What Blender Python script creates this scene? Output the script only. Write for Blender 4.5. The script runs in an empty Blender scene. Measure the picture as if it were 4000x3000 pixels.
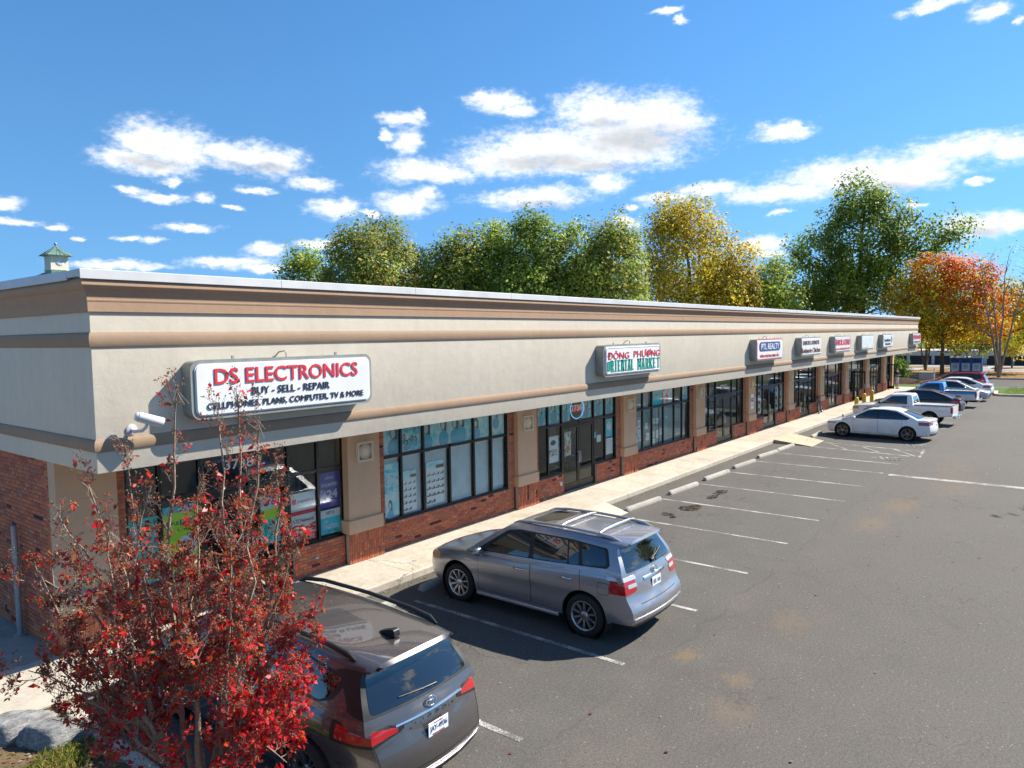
import bpy, bmesh, math, random, time
import numpy as np
from mathutils import Vector, Matrix
T0 = time.time()
random.seed(7)
RNG = np.random.default_rng(7)
PI = math.pi
scene = bpy.context.scene
COL = scene.collection

# ------------------------------------------------------------------ camera
cam_data = bpy.data.cameras.new('camera')
cam = bpy.data.objects.new('camera', cam_data)
COL.objects.link(cam)
cam_data.sensor_width = 36.0
cam_data.lens = 2820.35 / 4000 * 36.0
cam_data.clip_end = 4000
def cam_axes(yaw, pitch, roll):
    f = Vector((math.cos(pitch)*math.cos(yaw), math.cos(pitch)*math.sin(yaw), math.sin(pitch)))
    r = f.cross(Vector((0, 0, 1))).normalized(); u = r.cross(f)
    c, s = math.cos(roll), math.sin(roll)
    return c*r + s*u, -s*r + c*u, f
_r, _u, _f = cam_axes(math.radians(38.2572), math.radians(-3.8309), math.radians(-0.8875))
cam.matrix_world = Matrix(((_r.x, _u.x, -_f.x, 0), (_r.y, _u.y, -_f.y, 0), (_r.z, _u.z, -_f.z, 5.0), (0, 0, 0, 1)))
scene.camera = cam
scene.render.resolution_x, scene.render.resolution_y = 1024, 768

# ------------------------------------------------------------------ sun, sky, exposure
SUN = Vector((0.98, -0.557, 1.0)).normalized()          # towards the sun
sun_data = bpy.data.lights.new('sun', 'SUN')
sun_data.energy = 5.0
sun_data.angle = math.radians(0.53)
sun_data.color = (1.0, 0.935, 0.82)
sun = bpy.data.objects.new('sun', sun_data)
COL.objects.link(sun)
sun.rotation_euler = (-SUN).to_track_quat('-Z', 'Y').to_euler()
sun.location = (30, -30, 60)
scene.view_settings.view_transform = 'Standard'
scene.view_settings.look = 'None'
scene.view_settings.exposure = 1.0
scene.view_settings.gamma = 1.0
scene.view_settings.use_curve_mapping = False
scene.cycles.max_bounces = 8
scene.cycles.transparent_max_bounces = 12
scene.cycles.use_denoising = True
scene.cycles.caustics_reflective = False
scene.cycles.caustics_refractive = False

class NT:
    """small helper to write node trees"""
    def __init__(s, tree): s.t = tree; s.n = tree.nodes; s.l = tree.links
    def node(s, typ, **kw):
        nd = s.n.new(typ)
        for k, v in kw.items(): setattr(nd, k, v)
        return nd
    def put(s, sock, v):
        if isinstance(v, bpy.types.NodeSocket): s.l.new(v, sock)
        elif v is not None: sock.default_value = v
    def m(s, op, a, b=None, c=None, clamp=False):
        nd = s.node('ShaderNodeMath', operation=op, use_clamp=clamp)
        s.put(nd.inputs[0], a); s.put(nd.inputs[1], b); s.put(nd.inputs[2], c)
        return nd.outputs[0]
    def vm(s, op, a, b=None, c=None, scale=None):
        nd = s.node('ShaderNodeVectorMath', operation=op)
        s.put(nd.inputs[0], a); s.put(nd.inputs[1], b)
        if c is not None: s.put(nd.inputs[2], c)
        if scale is not None: s.put(nd.inputs['Scale'], scale)
        return nd.outputs['Value'] if op in ('LENGTH', 'DOT_PRODUCT', 'DISTANCE') else nd.outputs[0]
    def noise(s, vec, scale, detail=3.0, rough=0.55, dist=0.0, color=False):
        nd = s.node('ShaderNodeTexNoise')
        s.put(nd.inputs['Vector'], vec); s.put(nd.inputs['Scale'], scale); nd.inputs['Detail'].default_value = detail
        nd.inputs['Roughness'].default_value = rough; nd.inputs['Distortion'].default_value = dist
        return nd.outputs['Color' if color else 'Fac']
    def ramp(s, fac, stops, interp='LINEAR'):
        nd = s.node('ShaderNodeValToRGB'); nd.color_ramp.interpolation = interp
        el = nd.color_ramp.elements
        while len(el) < len(stops): el.new(0.5)
        for e, (p, c) in zip(el, stops):
            e.position = p; e.color = c if len(c) == 4 else (*c, 1)
        s.put(nd.inputs['Fac'], fac)
        return nd.outputs['Color']
    def mr(s, v, a, b, c=0.0, d=1.0, smooth=True):
        nd = s.node('ShaderNodeMapRange', interpolation_type='SMOOTHSTEP' if smooth else 'LINEAR')
        for i, x in enumerate((v, a, b, c, d)): s.put(nd.inputs[i], x)
        return nd.outputs[0]
    def mix(s, fac, a, b, blend='MIX'):
        nd = s.node('ShaderNodeMix', data_type='RGBA', blend_type=blend)
        s.put(nd.inputs[0], fac)
        for i, x in ((6, a), (7, b)):
            if isinstance(x, (tuple, list)): x = (*x, 1) if len(x) == 3 else x
            s.put(nd.inputs[i], x)
        return nd.outputs[2]

world = bpy.data.worlds.new('World')
scene.world = world
world.use_nodes = True
world.node_tree.nodes.clear()
world.cycles.sampling_method = 'MANUAL'; world.cycles.sample_map_resolution = 512
W = NT(world.node_tree)
sky = W.node('ShaderNodeTexSky', sky_type='NISHITA')
sky.sun_disc = False
sky.sun_elevation = math.asin(SUN.z)
sky.sun_rotation = math.atan2(SUN.x, SUN.y)
sky.air_density = 1.0; sky.dust_density = 0.0; sky.ozone_density = 3.0
sky.altitude = 400
CLOUDS = [(64.3,13.68,1.83,1.08),(65.78,12.43,1.73,0.6),(62.25,13.26,1.95,1.28),(63.64,12.13,1.79,0.55),(58.25,13.24,2.59,0.82),(56.01,12.9,1.98,0.83),(59.81,13.45,1.42,0.62),(62.95,11.1,0.6,0.25),(65.45,10.34,0.95,0.18),(63.59,9.97,1.56,0.25),(60.72,10.01,0.56,0.32),(59.03,9.52,0.64,0.16),(57.38,10.9,1.04,0.19),(53.24,11.47,1.43,0.46),(72.67,8.92,0.95,0.32),(72.12,7.81,1.11,0.2),(69.96,7.57,0.4,0.18),(68.53,6.98,0.3,0.12),(61.88,7.97,1.66,0.23),(64.45,7.15,0.68,0.19),(65.88,7.18,0.69,0.16),(66.4,5.27,3.05,0.25),(59.49,5.69,2.57,0.37),(57.27,5.26,1.97,0.27),(56.57,6.59,1.39,0.44),(53.22,7.1,1.36,0.27),(51.6,9.71,1.8,0.57),(49.01,9.49,0.84,0.17),(46.17,10.21,2.0,0.75),(44.55,10.91,1.0,0.41),(46.36,16.29,1.48,0.38),(45.12,16.54,0.5,0.35),(46.05,14.74,0.99,0.81),(47.62,15.19,0.39,0.29),(38.85,17.52,2.01,0.57),(37.43,16.96,1.43,0.38),(40.1,17.85,0.93,0.38),(31.36,16.51,2.81,1.33),(27.5,15.97,3.26,1.42),(34.59,14.25,5.33,1.18),(37.84,13.59,3.6,1.13),(29.96,14.33,5.21,1.56),(25.09,15.39,1.96,0.79),(39.65,13.21,1.98,0.8),(33.17,13.14,4.26,0.8),(45.04,12.6,2.79,0.74),(42.91,12.21,1.65,0.47),(36.44,10.51,3.82,0.52),(35.17,10.89,2.16,0.48),(30.69,11.49,1.35,0.67),(17.85,14.24,1.81,0.53),(16.66,14.54,0.71,0.25),(12.91,10.74,4.54,0.99),(10.03,10.28,3.26,0.67),(14.41,11.05,2.37,0.81),(17.81,10.08,3.87,0.58),(8.66,11.02,1.67,1.01),(6.68,11.78,3.16,0.64),(3.77,11.42,1.44,0.73),(23.05,10.79,1.84,0.4),(26.13,10.23,1.72,0.34),(19.39,6.55,1.8,0.4),(5.66,6.79,2.11,0.66),(3.65,6.83,1.09,0.58),(5.72,9.57,0.59,0.18),(8.07,20.63,1.98,0.26),(5.22,19.7,0.99,0.46),(3.53,18.69,0.34,0.18),(25.94,22.82,0.88,0.17),(25.09,22.25,0.44,0.17),(28.92,9.75,0.56,0.27),(29.28,8.56,0.99,0.38),(17.8,8.77,0.57,0.16),(18.73,5.85,1.28,0.27),(9.16,8.21,0.55,0.15)]
SHADE = [(27.85,14.54,4.12,0.84),(35.32,13.2,3.94,0.53),(57.0,12.46,2.63,0.32),(64.07,12.34,2.08,0.37),(35.36,10.07,2.88,0.28),(5.65,6.37,1.52,0.3),(11.44,9.66,3.35,0.37),(31.03,12.72,3.17,0.33),(31.01,15.68,1.76,0.45)]

tc = W.node('ShaderNodeTexCoord').outputs['Generated']
sep = W.node('ShaderNodeSeparateXYZ'); W.put(sep.inputs[0], tc)
dx, dy, dz = sep.outputs
R2D = 180 / PI
az = W.m('MULTIPLY', W.m('ARCTAN2', dy, dx), R2D)
el = W.m('MULTIPLY', W.m('ARCSINE', dz), R2D)
ae = W.node('ShaderNodeCombineXYZ'); W.put(ae.inputs[0], az); W.put(ae.inputs[1], el)
ae = ae.outputs[0]
aes = W.vm('MULTIPLY', ae, (1.0, 1.8, 1.0))
# ragged outlines: warp the direction, then a fine edge noise
warp = W.noise(aes, 0.45, 5.0, 0.6, color=True)
warp = W.vm('MULTIPLY', W.vm('SUBTRACT', warp, (0.5, 0.5, 0.5)), (2.6, 1.3, 0.0))
p = W.vm('ADD', ae, warp)
def field(blobs):
    acc = None
    for (a, e, ra, re_) in blobs:
        ia, ie = 1/(ra*1.22), 1/(re_*1.3)
        q = W.vm('MULTIPLY_ADD', p, (ia, ie, 0), (-a*ia, -e*ie, 0))
        d = W.vm('LENGTH', q)
        acc = d if acc is None else W.m('SMOOTH_MIN', acc, d, 0.25)
    return acc
core = W.m('SUBTRACT', 1.0, field(CLOUDS))
fine = W.noise(aes, 1.6, 6.0, 0.62)
soft = W.noise(aes, 0.55, 4.0, 0.6)
edge = W.m('MULTIPLY_ADD', W.m('SUBTRACT', fine, 0.5), 1.1, W.m('MULTIPLY_ADD', W.m('SUBTRACT', soft, 0.5), 0.9, core))
dens_in = W.m('POWER', W.mr(edge, -0.46, 0.72), 1.45)
# the same kind of scattered fair-weather cloud over the rest of the sky
gen = W.noise(W.vm('MULTIPLY', tc, (1.0, 1.0, 2.2)), 4.2, 7.0, 0.58)
dens_out = W.m('MULTIPLY', W.mr(gen, 0.565, 0.66), W.mr(dz, 0.03, 0.15))
inside = W.m('MULTIPLY', W.mr(W.m('ABSOLUTE', W.m('SUBTRACT', az, 38.0)), 38.0, 44.0, 1.0, 0.0), W.mr(el, 25.0, 30.0, 1.0, 0.0))
dens = W.m('ADD', W.m('MULTIPLY', dens_in, inside), W.m('MULTIPLY', dens_out, W.m('SUBTRACT', 1.0, inside)), clamp=True)
# light tops, greyer undersides
under = W.m('MULTIPLY', W.mr(W.m('SUBTRACT', 1.0, field(SHADE)), -0.35, 0.75), inside)
body = W.noise(aes, 0.9, 5.0, 0.6)
lum = W.m('SUBTRACT', W.m('MULTIPLY_ADD', W.mr(core, 0.0, 0.9), -0.06, W.mr(body, 0.3, 0.72, 0.97, 1.05)), W.m('MULTIPLY', under, 0.33))
cl = W.node('ShaderNodeCombineColor')
W.put(cl.inputs[0], W.m('MULTIPLY', lum, 0.92)); W.put(cl.inputs[1], W.m('MULTIPLY', lum, 0.955)); W.put(cl.inputs[2], lum)
cloud_col = W.vm('SCALE', cl.outputs[0], scale=6.9)
hs = W.node('ShaderNodeHueSaturation'); hs.inputs['Saturation'].default_value = 1.22; hs.inputs['Value'].default_value = 1.0
W.put(hs.inputs['Color'], sky.outputs[0])
lift = W.vm('NORMALIZE', W.vm('ADD', W.vm('MULTIPLY', tc, (1.0, 1.0, 0.5)), (0.0, 0.0, 0.15)))   # clear dry air: the pale horizon band lies low
W.put(sky.inputs[0], lift)
skymix = W.mix(dens, W.vm('MULTIPLY', hs.outputs[0], (0.81, 0.915, 0.95)), cloud_col)
bg = W.node('ShaderNodeBackground'); W.put(bg.inputs[0], skymix); bg.inputs[1].default_value = 0.092
wo = W.node('ShaderNodeOutputWorld'); W.put(wo.inputs[0], bg.outputs[0])

# ------------------------------------------------------------------ materials
MATS = {}
def newmat(name):
    m = bpy.data.materials.new(name); m.use_nodes = True
    m.node_tree.nodes.clear()
    n = NT(m.node_tree)
    out = n.node('ShaderNodeOutputMaterial')
    MATS[name] = m
    return m, n, out
def principled(n, out, base, rough=0.6, metal=0.0, bump=None, bdist=0.01, bstr=1.0, coat=0.0, spec=None, emit=None, estr=0.0, aniso=0):
    b = n.node('ShaderNodeBsdfPrincipled')
    if isinstance(base, (tuple, list)): base = (*base[:3], 1)
    n.put(b.inputs['Base Color'], base); n.put(b.inputs['Roughness'], rough); n.put(b.inputs['Metallic'], metal)
    if coat: b.inputs['Coat Weight'].default_value = coat; b.inputs['Coat Roughness'].default_value = 0.03
    if spec is not None: b.inputs['Specular IOR Level'].default_value = spec
    if emit is not None: n.put(b.inputs['Emission Color'], (*emit, 1)); b.inputs['Emission Strength'].default_value = estr
    if bump is not None:
        bn = n.node('ShaderNodeBump'); bn.inputs['Distance'].default_value = bdist; bn.inputs['Strength'].default_value = bstr
        n.put(bn.inputs['Height'], bump); n.l.new(bn.outputs[0], b.inputs['Normal'])
    n.l.new(b.outputs[0], out.inputs[0])
    return b
def pmat(name, base, rough=0.6, metal=0.0, var=0.10, scale=3.0, bump=0.0, bscale=60.0, coat=0.0, spec=None, rvar=0.08):
    """plain painted / plastic / metal surface with a little wear in colour, gloss and relief"""
    m, n, out = newmat(name)
    pos = n.node('ShaderNodeNewGeometry').outputs['Position']
    a = n.noise(pos, scale, 4.0, 0.6)
    k = n.mr(a, 0.25, 0.75, 1-var, 1+var)
    col = n.vm('SCALE', tuple(base), scale=k)
    r = n.mr(n.noise(pos, scale*2.3, 3.0), 0.3, 0.7, max(0.02, rough-rvar), min(1, rough+rvar)) if rvar else rough
    bp = n.noise(pos, bscale, 3.0) if bump else None
    principled(n, out, col, r, metal, bp, bump, coat=coat, spec=spec)
    return m
def emat(name, col, strength):
    m, n, out = newmat(name)
    principled(n, out, col, 0.5, emit=col, estr=strength)
    return m
def leafmat(name, trans=0.35, rough=0.45):
    """leaf colour is stored per leaf in the 'col' attribute"""
    m, n, out = newmat(name)
    at = n.node('ShaderNodeAttribute', attribute_name='col').outputs['Color']
    b = n.node('ShaderNodeBsdfPrincipled'); n.put(b.inputs['Base Color'], at); b.inputs['Roughness'].default_value = rough
    b.inputs['Specular IOR Level'].default_value = 0.35
    t = n.node('ShaderNodeBsdfTranslucent'); n.put(t.inputs[0], at)
    x = n.node('ShaderNodeMixShader'); x.inputs[0].default_value = trans
    n.l.new(b.outputs[0], x.inputs[1]); n.l.new(t.outputs[0], x.inputs[2]); n.l.new(x.outputs[0], out.inputs[0])
    return m
def glassmat(name, tint=(0.75, 0.8, 0.8), refl=1.0, base=0.04):
    m, n, out = newmat(name)
    lw = n.node('ShaderNodeLayerWeight'); lw.inputs[0].default_value = 0.5      # Facing = 1 - |cos|
    f = n.m('MULTIPLY_ADD', n.m('POWER', lw.outputs['Facing'], 5.0), refl, base, clamp=True)
    t = n.node('ShaderNodeBsdfTransparent'); t.inputs[0].default_value = (*tint, 1)
    g = n.node('ShaderNodeBsdfGlossy'); g.inputs['Roughness'].default_value = 0.015
    x = n.node('ShaderNodeMixShader'); n.put(x.inputs[0], f)
    n.l.new(t.outputs[0], x.inputs[1]); n.l.new(g.outputs[0], x.inputs[2]); n.l.new(x.outputs[0], out.inputs[0])
    return m

# ------------------------------------------------------------------ mesh helpers
class MB:
    """collects shapes, then links them as ONE mesh object"""
    def __init__(s): s.v = []; s.f = []; s.mi = []; s.sm = []
    def add(s, vs, fs, mi=0, smooth=False):
        o = len(s.v); s.v.extend([tuple(v) for v in vs])
        s.f.extend([tuple(i+o for i in f) for f in fs]); s.mi.extend([mi]*len(fs)); s.sm.extend([smooth]*len(fs))
        return s
    def box(s, x0, x1, y0, y1, z0, z1, mi=0, M=None):
        vs = [(x0,y0,z0),(x1,y0,z0),(x1,y1,z0),(x0,y1,z0),(x0,y0,z1),(x1,y0,z1),(x1,y1,z1),(x0,y1,z1)]
        if M is not None: vs = [M @ Vector(v) for v in vs]
        return s.add(vs, [(0,3,2,1),(4,5,6,7),(0,1,5,4),(1,2,6,5),(2,3,7,6),(3,0,4,7)], mi)
    def rbox(s, x0, x1, y0, y1, z0, z1, r=0.01, mi=0, M=None):
        """box with chamfered edges"""
        xs, ys, zs = (x0, x0+r, x1-r, x1), (y0, y0+r, y1-r, y1), (z0, z0+r, z1-r, z1)
        bm = bmesh.new(); bmesh.ops.create_cube(bm, size=1)
        for v in bm.verts:
            v.co = ((x0+x1)/2 + v.co.x*(x1-x0), (y0+y1)/2 + v.co.y*(y1-y0), (z0+z1)/2 + v.co.z*(z1-z0))
        bmesh.ops.bevel(bm, geom=list(bm.edges), offset=r, segments=1, affect='EDGES', profile=0.5)
        s.bm(bm, mi, M); return s
    def bm(s, bm, mi=0, M=None, smooth=False):
        bm.verts.index_update()
        vs = [(M @ v.co) if M is not None else v.co.copy() for v in bm.verts]
        s.add(vs, [tuple(v.index for v in f.verts) for f in bm.faces], mi, smooth)
        bm.free(); return s
    def quad(s, a, b, c, d, mi=0): return s.add([a, b, c, d], [(0,1,2,3)], mi)
    def tube(s, pts, rad, n=8, mi=0, caps=True, smooth=True, closed=False):
        pts = [Vector(p) for p in pts]
        rads = rad if isinstance(rad, (list, tuple)) else [rad]*len(pts)
        vs = []; up = None
        L = len(pts)
        for i, p in enumerate(pts):
            if closed: d = (pts[(i+1) % L] - pts[i-1])
            else: d = (pts[min(i+1, L-1)] - pts[max(i-1, 0)])
            d = d.normalized() if d.length > 1e-9 else Vector((0,0,1))
            if up is None:
                up = d.orthogonal().normalized()
            up = (up - d*up.dot(d)); up = up.normalized() if up.length > 1e-6 else d.orthogonal().normalized()
            w = d.cross(up)
            for k in range(n):
                a = 2*PI*k/n
                vs.append(p + (up*math.cos(a) + w*math.sin(a))*rads[i])
        fs = []
        for i in range(L if closed else L-1):
            j = (i+1) % L
            for k in range(n):
                fs.append((i*n+k, i*n+(k+1) % n, j*n+(k+1) % n, j*n+k))
        s.add(vs, fs, mi, smooth)
        if caps and not closed:
            s.add(vs[:n], [tuple(reversed(range(n)))], mi); s.add(vs[-n:], [tuple(range(n))], mi)
        return s
    def lathe(s, prof, n=24, M=None, mi=0, smooth=True, closed=False):
        """prof: (radius, height) pairs, axis = local z"""
        vs = []; P = len(prof)
        for k in range(n):
            a = 2*PI*k/n
            for (r, h) in prof:
                v = Vector((r*math.cos(a), r*math.sin(a), h)); vs.append(M @ v if M is not None else v)
        fs = []
        for k in range(n):
            k2 = (k+1) % n
            for i in range(P if closed else P-1):
                j = (i+1) % P
                fs.append((k*P+i, k2*P+i, k2*P+j, k*P+j))
        return s.add(vs, fs, mi, smooth)
    def prism(s, poly, d0, d1, axis='y', mi=0, M=None):
        """polygon (2-D, any winding) extruded along an axis; plane axes: y->(x,z), x->(y,z), z->(x,y)"""
        def put(p, d):
            v = {'y': (p[0], d, p[1]), 'x': (d, p[0], p[1]), 'z': (p[0], p[1], d)}[axis]
            return M @ Vector(v) if M is not None else Vector(v)
        n = len(poly)
        area = sum(poly[i][0]*poly[(i+1) % n][1] - poly[(i+1) % n][0]*poly[i][1] for i in range(n))
        if (area > 0) == (axis == 'y'): poly = poly[::-1]
        if d0 > d1: d0, d1 = d1, d0
        vs = [put(p, d0) for p in poly] + [put(p, d1) for p in poly]
        fs = [tuple(reversed(range(n))), tuple(range(n, 2*n))] + [(i, (i+1) % n, n+(i+1) % n, n+i) for i in range(n)]
        return s.add(vs, fs, mi)
    def mesh(s, name='m'):
        me = bpy.data.meshes.new(name); me.from_pydata(s.v, [], s.f)
        me.polygons.foreach_set('material_index', s.mi); me.polygons.foreach_set('use_smooth', s.sm)
        me.update(); return me
    def build(s, name, mats, parent=None, loc=None, smooth_angle=None):
        me = s.mesh(name)
        return link(name, me, mats, parent, loc, smooth_angle)
def link(name, me, mats, parent=None, loc=None, smooth_angle=None):
    if mats is not None:
        for m in (mats if isinstance(mats, (list, tuple)) else [mats]):
            me.materials.append(MATS[m] if isinstance(m, str) else m)
    if smooth_angle is not None:
        me.polygons.foreach_set('use_smooth', [True]*len(me.polygons))
        me.set_sharp_from_angle(angle=math.radians(smooth_angle))
    o = bpy.data.objects.new(name, me); COL.objects.link(o)
    if parent is not None: o.parent = parent
    if loc is not None: o.location = loc
    return o
def empty(name, loc=(0,0,0), rz=0.0, parent=None):
    o = bpy.data.objects.new(name, None); COL.objects.link(o)
    o.location = loc; o.rotation_euler = (0, 0, rz); o.empty_display_size = 0.3
    if parent is not None: o.parent = parent
    return o
def tag(o, label=None, cat=None, group=None, kind=None):
    if label: o['label'] = label
    if cat: o['category'] = cat
    if group: o['group'] = group
    if kind: o['kind'] = kind
    return o
def copy_tree(o, parent=None):
    c = o.copy(); COL.objects.link(c); c.parent = parent
    for ch in list(o.children): copy_tree(ch, c)
    return c
def rrect(x0, x1, y0, y1, r, n=5):
    pts = []
    for cx, cy, a0 in ((x1-r, y0+r, -PI/2), (x1-r, y1-r, 0), (x0+r, y1-r, PI/2), (x0+r, y0+r, PI)):
        for k in range(n+1):
            a = a0 + k*(PI/2)/n; pts.append((cx+r*math.cos(a), cy+r*math.sin(a)))
    return pts
def rpoly(pts, r, n=4):
    """round the corners of a polygon"""
    out = []; L = len(pts)
    for i in range(L):
        p = Vector(pts[i]); a = Vector(pts[i-1]) - p; b = Vector(pts[(i+1) % L]) - p
        ri = min(r[i] if isinstance(r, (list, tuple)) else r, a.length*0.45, b.length*0.45)
        if ri < 1e-4: out.append(tuple(p)); continue
        A = p + a.normalized()*ri; B = p + b.normalized()*ri
        for k in range(n+1):
            t = k/n; out.append(tuple(A*(1-t)**2 + p*2*t*(1-t) + B*t*t))
    return out

# a small scratch scene: booleans and text are evaluated there
TMP = bpy.data.scenes.new('scratch')
def _evaluate(ob):
    TMP.view_layers[0].update()
    dg = TMP.view_layers[0].depsgraph
    return bpy.data.meshes.new_from_object(ob.evaluated_get(dg), preserve_all_data_layers=False, depsgraph=dg)
def csg(a, ops):
    """a: mesh; ops: list of (operation, mesh)"""
    oa = bpy.data.objects.new('a', a); TMP.collection.objects.link(oa); obs = [oa]
    for op, b in ops:
        ob = bpy.data.objects.new('b', b); TMP.collection.objects.link(ob); obs.append(ob)
        md = oa.modifiers.new('b', 'BOOLEAN'); md.operation = op; md.object = ob; md.solver = 'MANIFOLD'
    me = _evaluate(oa)
    for o in obs: bpy.data.objects.remove(o)
    me.materials.clear()
    return me
TEXT_CACHE = {}
def text_mesh(body, w=None, h=None, bold=0.0, depth=0.01, res=3, shear=0.0, align='CENTER'):
    """text as a mesh in the x-z plane facing -y, centred, fitted to w by h"""
    cu = bpy.data.curves.new('t', 'FONT'); cu.body = body; cu.size = 1.0
    cu.extrude = 0.5; cu.offset = bold; cu.resolution_u = res; cu.shear = shear; cu.align_x = align
    ob = bpy.data.objects.new('t', cu); TMP.collection.objects.link(ob)
    me = _evaluate(ob); bpy.data.objects.remove(ob); bpy.data.curves.remove(cu)
    n = len(me.vertices); co = np.empty(n*3); me.vertices.foreach_get('co', co); co = co.reshape(-1, 3)
    lo, hi = co.min(0), co.max(0); size = hi-lo; mid = (lo+hi)/2
    sx = (w/size[0]) if w else None; sy = (h/size[1]) if h else None
    sx = sx or sy; sy = sy or sx
    out = np.empty_like(co)
    out[:, 0] = (co[:, 0]-mid[0])*sx; out[:, 2] = (co[:, 1]-mid[1])*sy; out[:, 1] = -(co[:, 2]+0.5)*depth
    me.vertices.foreach_set('co', out.ravel()); me.update(); me.materials.clear()
    return me
def text(name, body, mat, loc, w=None, h=None, bold=0.0, depth=0.01, parent=None, rot=None, res=3, shear=0.0):
    me = text_mesh(body, w, h, bold, depth, res, shear)
    o = link(name, me, mat, parent, loc)
    if rot is not None: o.rotation_euler = rot
    return o

# ------------------------------------------------------------------ setting: surface materials
def geo_pos(n): return n.node('ShaderNodeNewGeometry').outputs['Position']
def asphalt_mat(name, tone=1.0, stains=()):
    m, n, out = newmat(name)
    pos = geo_pos(n)
    big = n.noise(pos, 0.16, 5.0, 0.6)
    mid = n.noise(pos, 1.3, 5.0, 0.65)
    agg = n.noise(pos, 75.0, 2.0, 0.7)
    grit = n.node('ShaderNodeTexVoronoi'); n.put(grit.inputs['Vector'], pos); grit.inputs['Scale'].default_value = 55.0
    base = n.ramp(big, [(0.3, (0.099*tone, 0.093*tone, 0.086*tone)), (0.7, (0.138*tone, 0.129*tone, 0.118*tone))])
    base = n.mix(0.55, base, n.ramp(mid, [(0.3, (0.088*tone, 0.082*tone, 0.075*tone)), (0.72, (0.146*tone, 0.132*tone, 0.115*tone))]))
    k = n.m('MULTIPLY', n.mr(agg, 0.3, 0.7, 0.64, 1.36), n.mr(n.noise(pos, 24.0, 3.0, 0.7), 0.3, 0.7, 0.82, 1.18))
    base = n.vm('MULTIPLY', base, n.node('ShaderNodeCombineXYZ').outputs[0]) if False else n.vm('SCALE', base, scale=k)
    # pale chips of stone
    chip = n.mr(grit.outputs['Color'], 0.9, 0.97)
    base = n.mix(n.m('MULTIPLY', chip, 0.55), base, (0.34, 0.32, 0.28))
    for (x, y, rx, ry, col, amt) in stains:
        q = n.vm('MULTIPLY', n.vm('SUBTRACT', pos, (x, y, 0)), (1/rx, 1/ry, 0))
        d = n.m('ADD', n.vm('LENGTH', q), n.m('MULTIPLY', n.m('SUBTRACT', n.noise(pos, 5.5, 6.0, 0.75), 0.5), 3.4))
        base = n.mix(n.m('MULTIPLY', n.mr(d, 0.15, 1.0, 1.0, 0.0), amt*0.75), base, col)
    # parking strip and driving lane were laid separately; a second, finer crack pattern in the lane
    sp = n.node('ShaderNodeSeparateXYZ'); n.put(sp.inputs[0], pos)
    wob = n.m('ADD', sp.outputs[1], n.m('MULTIPLY', n.m('SUBTRACT', n.noise(pos, 0.8, 4.0, 0.6), 0.5), 0.8))
    lane = n.mr(wob, 4.6, 5.3, 1.0, 0.0)
    base = n.mix(n.m('MULTIPLY', lane, 0.8), base, n.vm('MULTIPLY', base, (1.07, 1.035, 0.985)))
    v2 = n.node('ShaderNodeTexVoronoi', feature='DISTANCE_TO_EDGE'); n.put(v2.inputs['Vector'], n.vm('MULTIPLY', n.vm('ADD', pos, n.vm('SCALE', n.noise(pos, 5.0, 3.0, 0.6, color=True), scale=0.35)), (1, 1, 0))); v2.inputs['Scale'].default_value = 2.3
    c2 = n.m('MULTIPLY', n.mr(v2.outputs['Distance'], 0.006, 0.022, 1.0, 0.0), n.m('MULTIPLY', lane, n.mr(n.noise(pos, 0.35, 3.0), 0.48, 0.62)))
    base = n.mix(n.m('MULTIPLY', c2, 0.42), base, (0.045, 0.042, 0.038))
    # the seam between them, and oil drips where engines stand
    seam = n.m('MULTIPLY', n.mr(n.m('ABSOLUTE', n.m('SUBTRACT', wob, 4.95)), 0.012, 0.05, 1.0, 0.0), n.mr(n.noise(pos, 0.6, 2.0), 0.35, 0.55))
    base = n.mix(n.m('MULTIPLY', seam, 0.25), base, (0.05, 0.046, 0.042))
    stall = n.m('MULTIPLY', n.mr(n.m('ABSOLUTE', n.m('SUBTRACT', sp.outputs[1], 8.3)), 0.5, 1.4, 1.0, 0.0), n.mr(n.m('ABSOLUTE', n.m('SUBTRACT', n.m('FRACT', n.m('DIVIDE', n.m('SUBTRACT', sp.outputs[0], 6.8), 2.585)), 0.5)), 0.08, 0.3, 1.0, 0.0))
    drip = n.m('MULTIPLY', stall, n.mr(n.noise(pos, 4.5, 4.0, 0.65), 0.5, 0.66))
    base = n.mix(n.m('MULTIPLY', drip, 0.55), base, (0.04, 0.037, 0.034))
    # crack network, only where the surface has aged
    wv = n.vm('ADD', pos, n.vm('SCALE', n.vm('SUBTRACT', n.noise(pos, 1.7, 4.0, 0.6, color=True), (0.5, 0.5, 0.5)), scale=0.9))
    vor = n.node('ShaderNodeTexVoronoi', feature='DISTANCE_TO_EDGE'); n.put(vor.inputs['Vector'], n.vm('MULTIPLY', wv, (1, 1, 0))); vor.inputs['Scale'].default_value = 0.75
    age = n.mr(n.noise(pos, 0.22, 3.0), 0.5, 0.68)
    crack = n.m('MULTIPLY', n.mr(vor.outputs['Distance'], 0.002, 0.007, 1.0, 0.0), age)
    base = n.mix(n.m('MULTIPLY', crack, 0.5), base, (0.03, 0.028, 0.026))
    # drips of oil in the parking places
    oil = n.m('MULTIPLY', n.mr(n.noise(pos, 0.9, 5.0, 0.7), 0.62, 0.74), 0.3)
    base = n.mix(oil, base, (0.05, 0.047, 0.045))
    h = n.m('ADD', agg, n.m('MULTIPLY', crack, -1.6))
    principled(n, out, base, n.mr(mid, 0.3, 0.7, 0.78, 0.93), bump=h, bdist=0.006, bstr=0.8, spec=0.3)
    return m
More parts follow.
